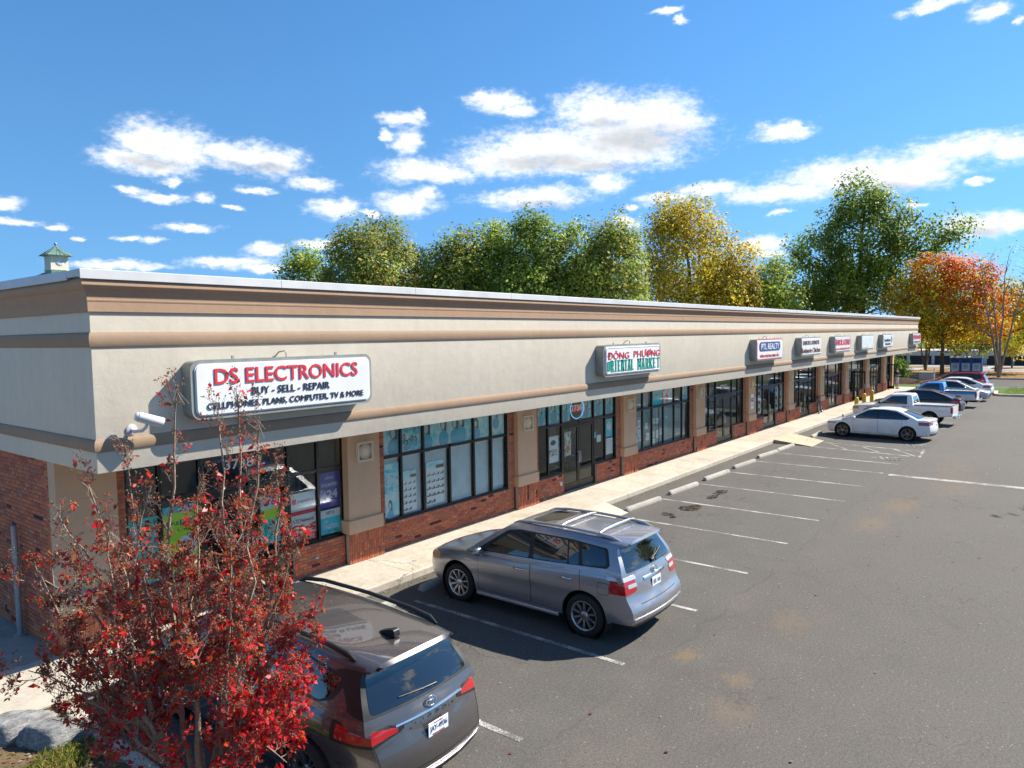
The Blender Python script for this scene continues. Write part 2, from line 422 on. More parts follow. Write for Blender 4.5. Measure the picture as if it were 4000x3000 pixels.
STAINS = [(10.2, 4.7, 0.35, 0.25, (0.26, 0.155, 0.06), 0.4), (22.8, 3.9, 1.5, 0.6, (0.24, 0.15, 0.07), 0.33), (20.2, 4.1, 1.3, 0.5, (0.24, 0.15, 0.07), 0.3),
          (9.9, 3.75, 0.3, 0.3, (0.25, 0.155, 0.07), 0.3), (12.5, 3.8, 0.8, 0.5, (0.22, 0.15, 0.08), 0.25), (9.0, 3.5, 0.5, 0.4, (0.24, 0.15, 0.08), 0.25), (26.5, 3.0, 3.0, 1.0, (0.19, 0.135, 0.08), 0.3), (30.0, 3.5, 3.0, 0.8, (0.19, 0.135, 0.08), 0.25)]
asphalt_mat('asphalt', 0.83, STAINS)
asphalt_mat('asphalt_shaded', 0.55)
asphalt_mat('asphalt_pale', 2.6)
def concrete_mat(name, base=(0.475, 0.43, 0.36), dirty=0.5, warm=(0.30, 0.25, 0.18)):
    m, n, out = newmat(name)
    pos = geo_pos(n)
    a = n.noise(pos, 0.9, 5.0, 0.65); b = n.noise(pos, 9.0, 4.0, 0.6); f = n.noise(pos, 140.0, 2.0)
    col = n.mix(n.m('MULTIPLY', n.mr(a, 0.42, 0.72), dirty), base, warm)
    col = n.vm('SCALE', col, scale=n.mr(b, 0.25, 0.75, 0.9, 1.09))
    col = n.vm('SCALE', col, scale=n.mr(f, 0.3, 0.7, 0.93, 1.07))
    spots = n.mr(n.noise(pos, 7.0, 2.0), 0.72, 0.76)
    col = n.mix(n.m('MULTIPLY', spots, 0.35), col, (0.12, 0.1, 0.08))
    rnd = n.node('ShaderNodeObjectInfo').outputs['Random']
    col = n.vm('SCALE', col, scale=n.mr(rnd, 0, 1, 0.93, 1.06, smooth=False))
    wv = n.vm('ADD', pos, n.vm('SCALE', n.noise(pos, 2.2, 4.0, color=True), scale=0.6))
    vor = n.node('ShaderNodeTexVoronoi', feature='DISTANCE_TO_EDGE'); n.put(vor.inputs['Vector'], wv); vor.inputs['Scale'].default_value = 0.45
    ck = n.m('MULTIPLY', n.mr(vor.outputs['Distance'], 0.002, 0.006, 1.0, 0.0), n.mr(n.noise(pos, 0.35, 2.0), 0.5, 0.6))
    col = n.mix(n.m('MULTIPLY', ck, 0.6), col, (0.09, 0.08, 0.07))
    principled(n, out, col, 0.85, bump=n.m('ADD', f, n.m('MULTIPLY', b, 1.5)), bdist=0.003, spec=0.25)
    return m
concrete_mat('concrete')
concrete_mat('concrete_grey', (0.33, 0.315, 0.285), 0.7, (0.2, 0.185, 0.16))
concrete_mat('concrete_yellow', (0.44, 0.385, 0.275), 0.4, (0.36, 0.29, 0.19))
concrete_mat('wheelstop_concrete', (0.40, 0.375, 0.33), 0.6, (0.24, 0.22, 0.19))
def paint_mat(name, col=(0.62, 0.61, 0.57), wear=0.5):
    m, n, out = newmat(name)
    pos = geo_pos(n)
    w = n.m('ADD', n.noise(pos, 38.0, 4.0, 0.7), n.m('MULTIPLY', n.m('SUBTRACT', n.noise(pos, 1.8, 3.0), 0.5), 0.9))
    c = n.mix(n.mr(w, wear-0.08, wear+0.1), n.vm('SCALE', (0.125, 0.117, 0.107), scale=n.mr(n.noise(pos, 75.0, 2.0), 0.3, 0.7, 0.7, 1.3)), col)
    principled(n, out, c, 0.8, bump=n.noise(pos, 75.0, 2.0), bdist=0.004)
    return m
paint_mat('line_paint', (0.43, 0.415, 0.385), wear=0.49)
paint_mat('line_paint_old', (0.38, 0.365, 0.335), wear=0.51)
def soil_mat(name, cols, spots=()):
    m, n, out = newmat(name)
    pos = geo_pos(n)
    a = n.noise(pos, 2.2, 6.0, 0.7); b = n.noise(pos, 26.0, 4.0, 0.7)
    f = n.m('ADD', n.m('MULTIPLY', a, 0.6), n.m('MULTIPLY', b, 0.4))
    col = n.ramp(f, [(0.3+0.4*i/(len(cols)-1), c) for i, c in enumerate(cols)])
    principled(n, out, col, 0.95, bump=b, bdist=0.02, spec=0.15)
    return m
soil_mat('soil', [(0.045, 0.032, 0.022), (0.10, 0.072, 0.045), (0.17, 0.125, 0.07), (0.12, 0.13, 0.04)])
soil_mat('turf', [(0.05, 0.085, 0.02), (0.085, 0.135, 0.03), (0.14, 0.16, 0.045)])
soil_mat('leafy_ground', [(0.10, 0.055, 0.025), (0.2, 0.115, 0.045), (0.28, 0.18, 0.07), (0.14, 0.14, 0.05)])
soil_mat('far_ground', [(0.07, 0.075, 0.035), (0.1, 0.1, 0.05)])

# ------------------------------------------------------------------ setting: ground
def sheet(name, poly, z, mat, parent=None, kind='structure'):
    o = MB().add([(x, y, z) for x, y in poly], [tuple(range(len(poly)))]).build(name, mat, parent)
    if parent is None: tag(o, kind=kind)
    return o
def slab(name, poly, z0, z1, mat, parent=None):
    n = len(poly)
    o = MB().prism(poly, z0, z1, 'z').build(name, mat, parent)
    if parent is None: tag(o, kind='structure')
    return o
gx = [(-1500, -0.06), (97.0, -0.06), (250.0, -6.3), (420.0, -8.0), (1500.0, -9.0)]
tag(MB().add([(x, y, z) for x, z in gx for y in (-1500, 1500)], [(2*i, 2*i+2, 2*i+3, 2*i+1) for i in range(4)]).build('ground', 'far_ground'), kind='structure')
lot = sheet('parking_lot', [(3.6, -60), (63.75, -60), (63.75, 4.6), (64.3, 5.0), (67.2, 5.2), (67.2, 10.9), (3.6, 10.9)], 0.0, 'asphalt')
sheet('parking_lot', [(-60, -60), (3.58, -60), (3.58, -6.0), (-60, -6.0)], 0.0, 'asphalt')

# stall lines (painted, worn)
def stripe(x0, y0, x1, y1, w, mat='line_paint', z=0.004):
    d = Vector((x1-x0, y1-y0)).normalized(); p = Vector((-d.y, d.x))*w/2
    sheet('stall_line', [(x0+p.x, y0+p.y), (x0-p.x, y0-p.y), (x1-p.x, y1-p.y), (x1+p.x, y1+p.y)], z, mat, lot)
for x in (6.80, 9.36, 12.0, 14.52, 17.13, 19.72, 22.4, 24.9, 27.6):
    stripe(x, 9.82, x, 5.3, 0.095)
stripe(29.95, 9.7, 29.74, 5.22, 0.105); stripe(32.42, 8.95, 31.9, 5.2, 0.105); stripe(33.88, 9.02, 33.4, 5.0, 0.105)
stripe(33.75, 8.7, 32.2, 7.5, 0.09, 'line_paint_old', z=0.008); stripe(33.6, 7.4, 32.05, 6.2, 0.09, 'line_paint_old', z=0.008); stripe(33.5, 6.1, 31.95, 5.0, 0.09, 'line_paint_old', z=0.008)
stripe(33.9, 5.0, 31.85, 4.85, 0.1, 'line_paint_old')
for x in (39.2, 41.8, 44.4, 47.0, 49.6, 52.2, 54.8, 57.4, 60.0):
    stripe(x, 9.7, x, 5.25, 0.105)
stripe(27.42, 5.1, 27.0, -12.0, 0.34, 'line_paint_old')
# wheelchair symbols, nearly worn away
def symbol(cx, cy):
    mb = MB()
    def st(pts, w=0.09):
        for (a, b) in zip(pts[:-1], pts[1:]):
            d = (Vector(b)-Vector(a)).normalized(); q = Vector((-d.y, d.x))*w/2
            a2, b2 = Vector(a)-d*w/2, Vector(b)+d*w/2
            mb.add([(cx+v.x, cy+v.y, 0.0045) for v in (a2+q, a2-q, b2-q, b2+q)], [(0, 1, 2, 3)])
    st([(0.0, 0.62), (0.0, 0.12), (0.34, 0.08), (0.5, -0.32)])
    st([(0.02, 0.36), (0.3, 0.34)])
    st([(0.36*math.cos(a)-0.04, 0.36*math.sin(a)-0.12) for a in [1.9+k*0.42 for k in range(11)]])
    mb.build('wheelchair_symbol', 'line_paint_old', lot)
symbol(30.9, 5.75); symbol(34.9, 5.5)

# wet potholes with leaves in them
m, n, out = newmat('puddle')
pos = geo_pos(n)
principled(n, out, n.ramp(n.noise(pos, 9.0, 4.0), [(0.35, (0.02, 0.016, 0.013)), (0.6, (0.055, 0.04, 0.026)), (0.75, (0.13, 0.09, 0.055))]), n.mr(n.noise(pos, 6.0, 2.0), 0.45, 0.6, 0.05, 0.8))
random.seed(3)
for (x, y, rx, ry) in ((21.55, 8.74, 0.36, 0.18), (20.8, 8.7, 0.3, 0.14), (19.1, 8.68, 0.4, 0.26), (18.1, 8.85, 0.18, 0.16), (17.9, 8.6, 0.12, 0.1)):
    pts = []
    for k in range(18):
        a = 2*PI*k/18; q = 1+random.uniform(-0.28, 0.28)
        pts.append((x+rx*q*math.cos(a), y+ry*q*math.sin(a)))
    sheet('puddle', pts, 0.0055, 'puddle', lot)

# pavement in front of the shops: cast slabs with a rolled kerb edge
walk = tag(slab('sidewalk', [(-14, 10.79), (68.6, 10.79), (68.6, 14.2), (67.1, 14.2), (67.1, 12.5), (4.22, 12.5), (4.22, 60), (-14, 60)], -0.05, 0.138, 'concrete_grey'), kind='structure')
def walk_slab(x0, x1, y0, y1, kerb=True, mat='concrete'):
    g = 0.006
    prof = [(y0, 0.0), (y0, 0.118), (y0+0.012, 0.14), (y0+0.035, 0.15), (y1-g, 0.15), (y1-g, 0.12), (y0+0.06, 0.0)] if kerb else [(y0+g, 0.12), (y0+g, 0.146), (y0+g+0.006, 0.15), (y1-g-0.006, 0.15), (y1-g, 0.146), (y1-g, 0.12)]
    MB().prism(prof, x0+g, x1-g, 'x').build('slab', mat, walk)
random.seed(5)
xs = [4.16]
while xs[-1] < 66: xs.append(xs[-1]+3.02)
xs[-1] = 68.6
for a, b in zip(xs[:-1], xs[1:]): walk_slab(a, b, 10.73, 12.42)
walk_slab(1.14, 4.16, 10.73, 12.42, False); walk_slab(-1.88, 1.14, 10.73, 12.42, False)
for j in range(5):
    for i in range(3): walk_slab(4.16-3.02*(i+1), 4.16-3.02*i, 12.42+3.0*j, 12.42+3.0*(j+1), False, 'concrete_grey')  # side yard: the building's shade is painted in as greyer concrete
# ramps down to the lot
def ramp(pts_top, pts_bot, mat):
    (a, b), (c, d) = pts_top, pts_bot
    v = [(*a, 0.155), (*b, 0.155), (*d, 0.012), (*c, 0.012), (*a, 0), (*b, 0), (*d, 0), (*c, 0)]
    o = MB().add(v, [(0, 3, 2, 1), (4, 5, 6, 7), (0, 1, 5, 4), (1, 2, 6, 5), (2, 3, 7, 6), (3, 0, 4, 7)]).build('kerb_ramp', mat); tag(o, kind='structure')
ramp(((16.62, 10.722), (17.85, 10.722)), ((16.45, 9.82), (17.62, 9.82)), 'concrete')
ramp(((32.55, 10.722), (35.1, 10.722)), ((32.35, 9.02), (34.4, 9.08)), 'concrete_yellow')

# planting island at the corner, with its kerb
isl = sheet('planting_island', [(-14, -6.2), (3.54, -6.2), (3.54, 10.74), (-14, 10.74)], 0.11, 'soil')
for k, (y0, y1) in enumerate([(10.72-3.05*(i+1), 10.72-3.05*i) for i in range(6)]):
    prof = [(3.53, 0.0), (3.53, 0.14), (3.55, 0.15), (3.69, 0.15), (3.71, 0.135), (3.73, 0.0)]
    o = MB().prism(prof, y0+0.004, y1-0.004, 'y').build('kerb_stone', 'concrete', isl)
# far end: verge, lane, median, the next lot
slab('kerb', [(63.7, -60), (64.0, -60), (64.0, 4.4), (64.4, 4.75), (67.4, 4.95), (67.4, 10.72), (67.1, 10.72), (67.1, 5.2), (64.25, 5.0), (63.7, 4.55)], -0.05, 0.15, 'concrete')
sheet('verge', [(63.9, -60), (71.5, -60), (71.5, 9.0), (76, 14), (110, 30), (110, 60), (67.1, 60), (67.1, 12.6), (68.58, 12.6), (68.58, 10.72), (67.35, 10.72), (67.35, 4.9), (64.4, 4.7), (63.95, 4.3)], 0.13, 'turf')
slab('kerb', [(71.5, -60), (71.75, -60), (71.75, 9.0), (76.2, 14), (110, 29.8), (110, 30), (76, 14.2), (71.5, 9.1)], -0.05, 0.14, 'concrete_grey')
sheet('access_road', [(71.7, -60), (84.5, -60), (84.5, 60), (71.7, 60)], 0.02, 'asphalt_shaded')  # shade of the trees over the road is put into its darker colour
slab('kerb', [(84.4, -60), (84.7, -60), (84.7, 80), (84.4, 80)], -0.05, 0.15, 'concrete_grey')
sheet('median', [(84.6, -60), (97.5, -60), (97.5, 80), (84.6, 80)], 0.14, 'leafy_ground')
tag(MB().add([(97.4, -120, 0.03), (256, -120, -6.1), (256, 160, -6.1), (97.4, 160, 0.03)], [(0, 1, 2, 3)]).build('far_parking_lot', 'asphalt_pale'), kind='structure')
for (x, y, w, l) in ((108, 15, 2.6, 9), (150, 26, 6.0, 8), (150, 9, 6.0, 8), (185, 20, 8.0, 10)):
    zc = -0.04*(x-97.4)
    slab('planting_bed', rpoly([(x-l/2, y-w/2), (x+l/2, y-w/2), (x+l/2, y+w/2), (x-l/2, y+w/2)], 0.9), zc-0.3, zc+0.27, 'leafy_ground')

# ------------------------------------------------------------------ the shop building
def stucco(name, base, amp=0.05):
    m, n, out = newmat(name)
    pos = geo_pos(n)
    a = n.noise(pos, 0.55, 5.0, 0.65); b = n.noise(pos, 5.0, 4.0, 0.6); f = n.noise(pos, 170.0, 2.0, 0.6)
    # rain streaks run down the face
    st = n.noise(n.vm('MULTIPLY', pos, (5.0, 5.0, 0.35)), 1.0, 4.0, 0.7)
    col = n.vm('SCALE', tuple(base), scale=n.mr(a, 0.25, 0.75, 1-amp*0.7, 1+amp*0.7))
    col = n.vm('SCALE', col, scale=n.mr(st, 0.35, 0.8, 1.01, 0.955))
    col = n.vm('SCALE', col, scale=n.mr(b, 0.3, 0.7, 0.975, 1.02))
    principled(n, out, col, 0.9, bump=n.m('ADD', f, n.m('MULTIPLY', b, 2.0)), bdist=0.004, bstr=0.7, spec=0.2)
    return m
stucco('stucco_cream', (0.635, 0.57, 0.47))
stucco('stucco_tan', (0.41, 0.27, 0.18))
stucco('stucco_tan_light', (0.345, 0.24, 0.165))
stucco('stucco_pale', (0.66, 0.58, 0.44))
pmat('coping_metal', (0.52, 0.525, 0.53), 0.5, 0.1, var=0.06, scale=1.2)
pmat('bronze_frame', (0.013, 0.012, 0.011), 0.38, 0.3, var=0.2, scale=6)
pmat('mortar', (0.40, 0.32, 0.26), 0.95, var=0.2, scale=8, bump=0.004, bscale=120)
pmat('roofing', (0.5, 0.5, 0.48), 0.9)
pmat('interior_wall', (0.42, 0.41, 0.38), 0.8)
pmat('interior_floor', (0.25, 0.23, 0.2), 0.5)
pmat('soffit_white', (0.74, 0.72, 0.67), 0.8)
stucco('stucco_pier', (0.60, 0.40, 0.26))
glassmat('shop_glass', (0.86, 0.91, 0.91), 0.7, 0.035)
glassmat('blind_glass', (0.90, 0.95, 0.95), 0.7, 0.04)
m, n, out = newmat('brick')
pos = geo_pos(n)
r1 = n.node('ShaderNodeObjectInfo').outputs['Random']; r2 = n.node('ShaderNodeNewGeometry').outputs['Random Per Island']
rr = n.m('FRACT', n.m('ADD', n.m('MULTIPLY', r1, 7.31), r2))
col = n.ramp(rr, [(0.0, (0.08, 0.032, 0.027)), (0.03, (0.1, 0.036, 0.03)), (0.04, (0.34, 0.10, 0.065)), (0.3, (0.50, 0.145, 0.072)), (0.6, (0.57, 0.19, 0.09)), (0.85, (0.40, 0.125, 0.08)), (0.93, (0.42, 0.155, 0.085)), (1.0, (0.33, 0.15, 0.10))], 'LINEAR')
sm = n.noise(pos, 45.0, 4.0, 0.65)
col = n.vm('SCALE', col, scale=n.mr(sm, 0.25, 0.75, 0.75, 1.2))
chalk = n.m('MULTIPLY', n.mr(n.noise(pos, 8.0, 3.0, 0.55), 0.665, 0.70), n.mr(n.noise(pos, 60.0, 2.0), 0.4, 0.5))
col = n.mix(n.m('MULTIPLY', chalk, 0.8), col, (0.62, 0.58, 0.53))
principled(n, out, col, 0.88, bump=sm, bdist=0.004, spec=0.2)

FX0, FX1, FY0, FY1 = 4.155, 66.9, 10.5, 40.0
building = empty('shopping_strip', (FX0, FY0, 0)); building.location = (0, 0, 0)
tag(building, 'long single-storey cream stucco shop building with brown bands and brick bases', 'building')
B_TREE = building
def ring(name, prof, mat, o_in=-0.06, smooth=40):
    """profile of (outward offset, z) swept round the building's outline with mitred corners"""
    prof = [(o_in, prof[0][1])] + prof + [(o_in, prof[-1][1])]
    vs = []
    for (o, z) in prof:
        vs += [(FX0-o, FY0-o, z), (FX1+o, FY0-o, z), (FX1+o, FY1+o, z), (FX0-o, FY1+o, z)]
    fs = []; P = len(prof)
    for i in range(P):
        j = (i+1) % P
        for k in range(4):
            k2 = (k+1) % 4
            fs.append((i*4+k, i*4+k2, j*4+k2, j*4+k))
    return MB().add(vs, fs).build(name, mat, building, smooth_angle=smooth)
ring('fascia', [(0, 3.20), (0.004, 3.205), (0, 5.45)], 'stucco_cream', -0.15)
ring('moulding_band', [(0.0, 3.487), (0.02, 3.492), (0.034, 3.52), (0.042, 3.565), (0.04, 3.61), (0.028, 3.648), (0.01, 3.666), (0.0, 3.668)], 'stucco_tan_light')
ring('moulding_band', [(0.0, 4.928), (0.02, 4.933), (0.034, 4.965), (0.042, 5.02), (0.04, 5.07), (0.028, 5.112), (0.01, 5.131), (0.0, 5.133)], 'stucco_tan_light')
ring('cornice', [(0.028, 5.408), (0.03, 5.412), (0.032, 5.545), (0.036, 5.55), (0.040, 5.57), (0.036, 5.585), (0.04, 5.61), (0.058, 5.655), (0.072, 5.685), (0.075, 5.70), (0.105, 5.725), (0.125, 5.765), (0.125, 5.80), (0.112, 5.835), (0.098, 5.852)], 'stucco_tan', smooth=25)
# control joints in the stucco
for xj in (22.6, 32.9, 50.4):
    MB().box(xj-0.005, xj+0.005, FY0-0.0015, FY0+0.01, 3.67, 4.927).build('control_joint', 'mortar', building)
    MB().box(xj-0.005, xj+0.005, FY0-0.0335, FY0, 5.41, 5.54).build('control_joint', 'mortar', building)
# metal coping in lengths
cop = ring('parapet_core', [(0.06, 5.80), (0.06, 5.93)], 'coping_metal', -0.3)
def coping(x0, x1, along='x'):
    g = 0.004
    p = [(-0.14, 5.845), (-0.145, 5.838), (-0.15, 5.845), (-0.142, 5.965), (-0.135, 5.972), (0.28, 5.96), (0.28, 5.87), (-0.08, 5.87)]
    if along == 'x': MB().prism([(FY0+a, z) for a, z in p], x0+g, x1-g, 'x').build('coping_length', 'coping_metal', building)
    else: MB().prism([(FX0+a, z) for a, z in p], x0+g, x1-g, 'y').build('coping_length', 'coping_metal', building)
cxs = [FX0-0.15]
while cxs[-1] < FX1-2: cxs.append(cxs[-1]+3.05)
cxs[-1] = FX1+0.15
# first front length and first side length are mitred by letting the side one butt against the front one
for a, b in zip(cxs[:-1], cxs[1:]): coping(a, b)
cys = [FY0+0.285+3.05*i for i in range(9)]
for a, b in zip(cys[:-1], cys[1:]): coping(a, b, 'y')
MB().box(FX0+0.3, FX1-0.1, FY0+0.25, FY1-0.1, 5.4, 5.62).build('roof_deck', 'roofing', building)
MB().box(FX0+0.06, FX1-0.05, FY0+0.1, 17.5, 3.26, 3.34).build('soffit', 'soffit_white', building)
MB().box(FX0+0.3, FX1-0.3, 17.5, 17.7, 0.1, 5.4).build('back_wall', 'interior_wall', building)
MB().box(FX0+0.3, FX1-0.3, 12.45, 17.5, 0.02, 0.155).build('interior_floor', 'interior_floor', building)
MB().box(FX1-0.5, FX1-0.25, 12.5, FY1, 0.1, 3.3).build('end_wall', 'stucco_cream', building)
# right-hand end pier and partition walls between the shops
P0, DP = 9.75, 5.915
PIL = [4.18] + [P0+DP*k for k in range(10)]
for k in range(1, 11): MB().box(PIL[k]+0.42, PIL[k]+0.54, 12.62, 17.5, 0.1, 3.26).build('partition', 'interior_wall', building)

# brick fields: every brick is a piece; the 300 largest in view stay single, the others are joined
BR = bmesh.new(); bmesh.ops.create_cube(BR, size=1.0)
bmesh.ops.delete(BR, geom=[f for f in BR.faces if f.normal.y > 0.9], context='FACES')
fe = [e for e in BR.edges if all(v.co.y < 0 for v in e.verts)]
bmesh.ops.bevel(BR, geom=fe, offset=0.05, segments=1, affect='EDGES')
brick_me = bpy.data.meshes.new('brick'); BR.to_mesh(brick_me); BR.free()
brick_me.materials.append(MATS['brick'])
bv = np.array([v.co[:] for v in brick_me.vertices]); bf = [tuple(p.vertices) for p in brick_me.polygons]
BRICKS = []    # (matrix 3x3 columns scaled, centre, wall)
def brick_wall(name, origin, u, nrm, width, height, soldier=False, skip=None):
    """mortar backing plus bricks; origin = lower left of the face, u = along, nrm = outward"""
    o, u, nrm = Vector(origin), Vector(u), Vector(nrm); up = Vector((0, 0, 1))
    back = -nrm
    mb = MB(); d = 0.10
    c = [o, o+u*width, o+u*width+back*d, o+back*d]; vs = [p for p in c]+[p+up*height for p in c]
    mb.add(vs, [(0, 3, 2, 1), (4, 5, 6, 7), (0, 1, 5, 4), (1, 2, 6, 5), (2, 3, 7, 6), (3, 0, 4, 7)])
    wall = mb.build(name, 'mortar', building)
    bl, bh = (0.203, 0.0678) if not soldier else (0.0678, 0.21)
    rows = max(1, round(height/bh)); bh = height/rows
    for r in range(rows):
        x = -(bl/2 if (r % 2 and not soldier) else 0)
        while x < width-0.01:
            a, b = max(x, 0)+0.004, min(x+bl, width)-0.006
            x += bl
            if b-a < 0.02: continue
            z0, z1 = r*bh+0.005, (r+1)*bh-0.005
            j = random.uniform(-0.0015, 0.002)
            cen = o+u*((a+b)/2)+up*((z0+z1)/2)+nrm*(0.0045+j)+back*0.02
            if skip and skip(cen): continue
            BRICKS.append((u*(b-a), back*0.055, up*(z1-z0), cen, wall))
    return wall
random.seed(11)
# side wall towards the corner yard (behind the corner pier)
brick_wall('side_wall', (4.215, 16.6, 0.15), (0, -1, 0), (-1, 0, 0), 16.6-12.47, 3.07)
MB().box(4.22, 4.5, 16.61, FY1, 0.1, 3.3).build('rear_side_wall', 'mortar', building)

def frame_bars(mb, x0, x1, z0, z1, y0=12.385, y1=12.45): mb.box(x0, x1, y0, y1, z0, z1)
MED = None
def pier(x0, w=0.95):
    """stucco pier with cap block, medallion and soldier-brick base"""
    x1 = x0+w
    top = MB().box(x0+0.03, x1-0.03, 12.2, 12.6, 1.06, 3.27).build('pier', 'stucco_pier', building)
    cap = MB(); cap.rbox(x0-0.01, x1+0.01, 12.155, 12.6, 0.79, 1.09, 0.012); cap.build('pier_cap', 'stucco_pier', top)
    # medallion: square plate, raised rim and ring
    xc = (x0+x1)/2; z0, z1 = 2.33, 2.745
    med = MB(); h = 0.215
    for (a, b, c, d) in ((-h, h, -h, -h+0.045), (-h, h, h-0.045, h), (-h, -h+0.045, -h+0.045, h-0.045), (h-0.045, h, -h+0.045, h-0.045)):
        med.box(xc+a, xc+b, 12.135, 12.2, 2.5375+c, 2.5375+d)
    if x0 < 5:
        brick_wall('pier_base', (x0-0.015, 12.175, 0.15), (1, 0, 0), (0, -1, 0), w+0.03, 0.64, soldier=True)
        brick_wall('pier_base', (x0-0.015, 12.55, 0.15), (0, -1, 0), (-1, 0, 0), 0.37, 0.64, soldier=True)
        return top
    M = Matrix.Translation((xc, 12.2, 2.5375)) @ Matrix.Rotation(PI/2, 4, 'X')
    med.lathe([(0.0, 0.0), (0.0, 0.05), (0.105, 0.05), (0.118, 0.035), (0.135, 0.035), (0.15, 0.055), (0.162, 0.05), (0.166, 0.0)], 24, M)
    med.build('medallion', 'stucco_pale', top)
    brick_wall('pier_base', (x0-0.015, 12.175, 0.15), (1, 0, 0), (0, -1, 0), w+0.03, 0.64, soldier=True)
    return top
for x in PIL: pier(x)
MB().box(66.35, 66.8, 12.2, 12.6, 0.15, 3.27).build('end_pier', 'stucco_pier', building)

REL = [1.15, 1.75, 2.48, 3.40, 4.32, 5.03, 5.71]     # frame lines from the pier's near edge
MUL = 0.058
WINDOWS = {}
def glaze(mb_parent, x0, x1, z0, z1, mat='shop_glass', name='pane', y=12.425):
    return MB().box(x0, x1, y-0.003, y+0.003, z0, z1).build(name, mat, mb_parent)
def bay(k, door, panes=None, openleaf=None, blinds=False):
    P = PIL[k] if k else 4.12
    X = [P+r for r in REL]
    if k == 10: X = [P+1.05, P+1.5, P+1.95, P+2.4, P+2.9, P+3.2, P+3.36]
    zs, zt, zh = 0.76, 2.235, 3.16
    fr = MB()
    lo = 0.16
    cells = [(0, 1), (1, 2), (2, 3), (3, 4), (4, 5), (5, 6)]
    dx0, dx1 = X[2], X[4]
    # outer frame and mullions
    for i, x in enumerate(X):
        if door and i == 3: continue
        zb = zs
        if door and i in (2, 4): zb = lo
        a = x-MUL/2 if 0 < i < 6 else (x if i == 0 else x-MUL)
        if i == 3 and not door: frame_bars(fr, a, a+MUL, zs, zt)
        else: frame_bars(fr, a, a+MUL, zb, zh)
    def rail(xa, xb, z0, z1): frame_bars(fr, xa, xb, z0, z1, 12.39, 12.446)
    spans = [(X[0]+MUL, X[1]-MUL/2), (X[1]+MUL/2, X[2]-MUL/2), (X[2]+MUL/2, X[3]-MUL/2), (X[3]+MUL/2, X[4]-MUL/2), (X[4]+MUL/2, X[5]-MUL/2), (X[5]+MUL/2, X[6]-MUL)]
    for i, (a, b) in enumerate(spans):
        rail(a, b, zt, zt+0.065); rail(a, b, zh-0.05, zh)
        if not (door and i in (2, 3)): rail(a, b, zs, zs+0.06)
    if door: rail(X[2]+MUL/2, X[4]-MUL/2, zt-0.04, zt-0.002)
    f = fr.build('window_frame', 'bronze_frame', building)
    gm = 'blind_glass' if blinds else 'shop_glass'
    for i, (a, b) in enumerate(spans):
        if not (door and i in (2, 3)): glaze(f, a, b, zs+0.06, zt, gm)
        if i in (2, 3):
            if i == 2: glaze(f, spans[2][0], spans[3][1], zt+0.065, zh-0.05, gm)
        else: glaze(f, a, b, zt+0.065, zh-0.05, gm)
    if door:
        for side in (0, 1):
            a, b = (X[2]+MUL/2, X[3]) if side == 0 else (X[3], X[4]-MUL/2)
            w = b-a-0.012
            leaf = MB(); s = 0.075
            z0, z1 = 0.175, zt-0.05
            leaf.box(0, s, -0.022, 0.022, z0, z1); leaf.box(w-s, w, -0.022, 0.022, z0, z1)
            leaf.box(s, w-s, -0.021, 0.021, z0, z0+0.22); leaf.box(s, w-s, -0.021, 0.021, z1-0.09, z1)
            hx = a+0.006 if side == 0 else b-0.006
            d = leaf.build('door', 'bronze_frame', building, (hx, 12.415, 0))
            if side == 1: d.scale = (-1, 1, 1)
            if openleaf == side: d.rotation_euler = (0, 0, -math.radians(88) if side == 0 else math.radians(88))
            MB().box(s, w-s, -0.003, 0.003, z0+0.22, z1-0.09).build('pane', 'shop_glass', d)
            MB().tube([(w-0.045, -0.022, 0.98), (w-0.045, -0.075, 1.0), (w-0.045, -0.075, 1.3), (w-0.045, -0.022, 1.32)], 0.014, 6).build('handle', 'coping_metal', d)
    # brick jambs and bulkheads
    xa, xb = P+0.935, X[0]
    if k == 0: xa = PIL[0]+0.95
    brick_wall('jamb', (xa, 12.33, zs-0.001), (1, 0, 0), (0, -1, 0), xb-xa, 3.2-zs)
    nx = PIL[k+1] if k < 10 else 66.36
    if nx-X[6] > 0.05: brick_wall('jamb', (X[6], 12.33, zs-0.001), (1, 0, 0), (0, -1, 0), nx-X[6], 3.2-zs)
    z = 0.15
    if door:
        brick_wall('bulkhead', (xa, 12.33, z), (1, 0, 0), (0, -1, 0), X[2]-MUL/2-xa, zs-z)
        brick_wall('bulkhead', (X[4]+MUL/2, 12.33, z), (1, 0, 0), (0, -1, 0), nx-X[4]-MUL/2, zs-z)
    else:
        brick_wall('bulkhead', (xa, 12.33, z), (1, 0, 0), (0, -1, 0), nx-xa, zs-z)
    return X
BX = []
for k in range(11):
    BX.append(bay(k, door=k not in (1, 3), openleaf={8: 0, 10: 1}.get(k), blinds=k in (1, 3)))
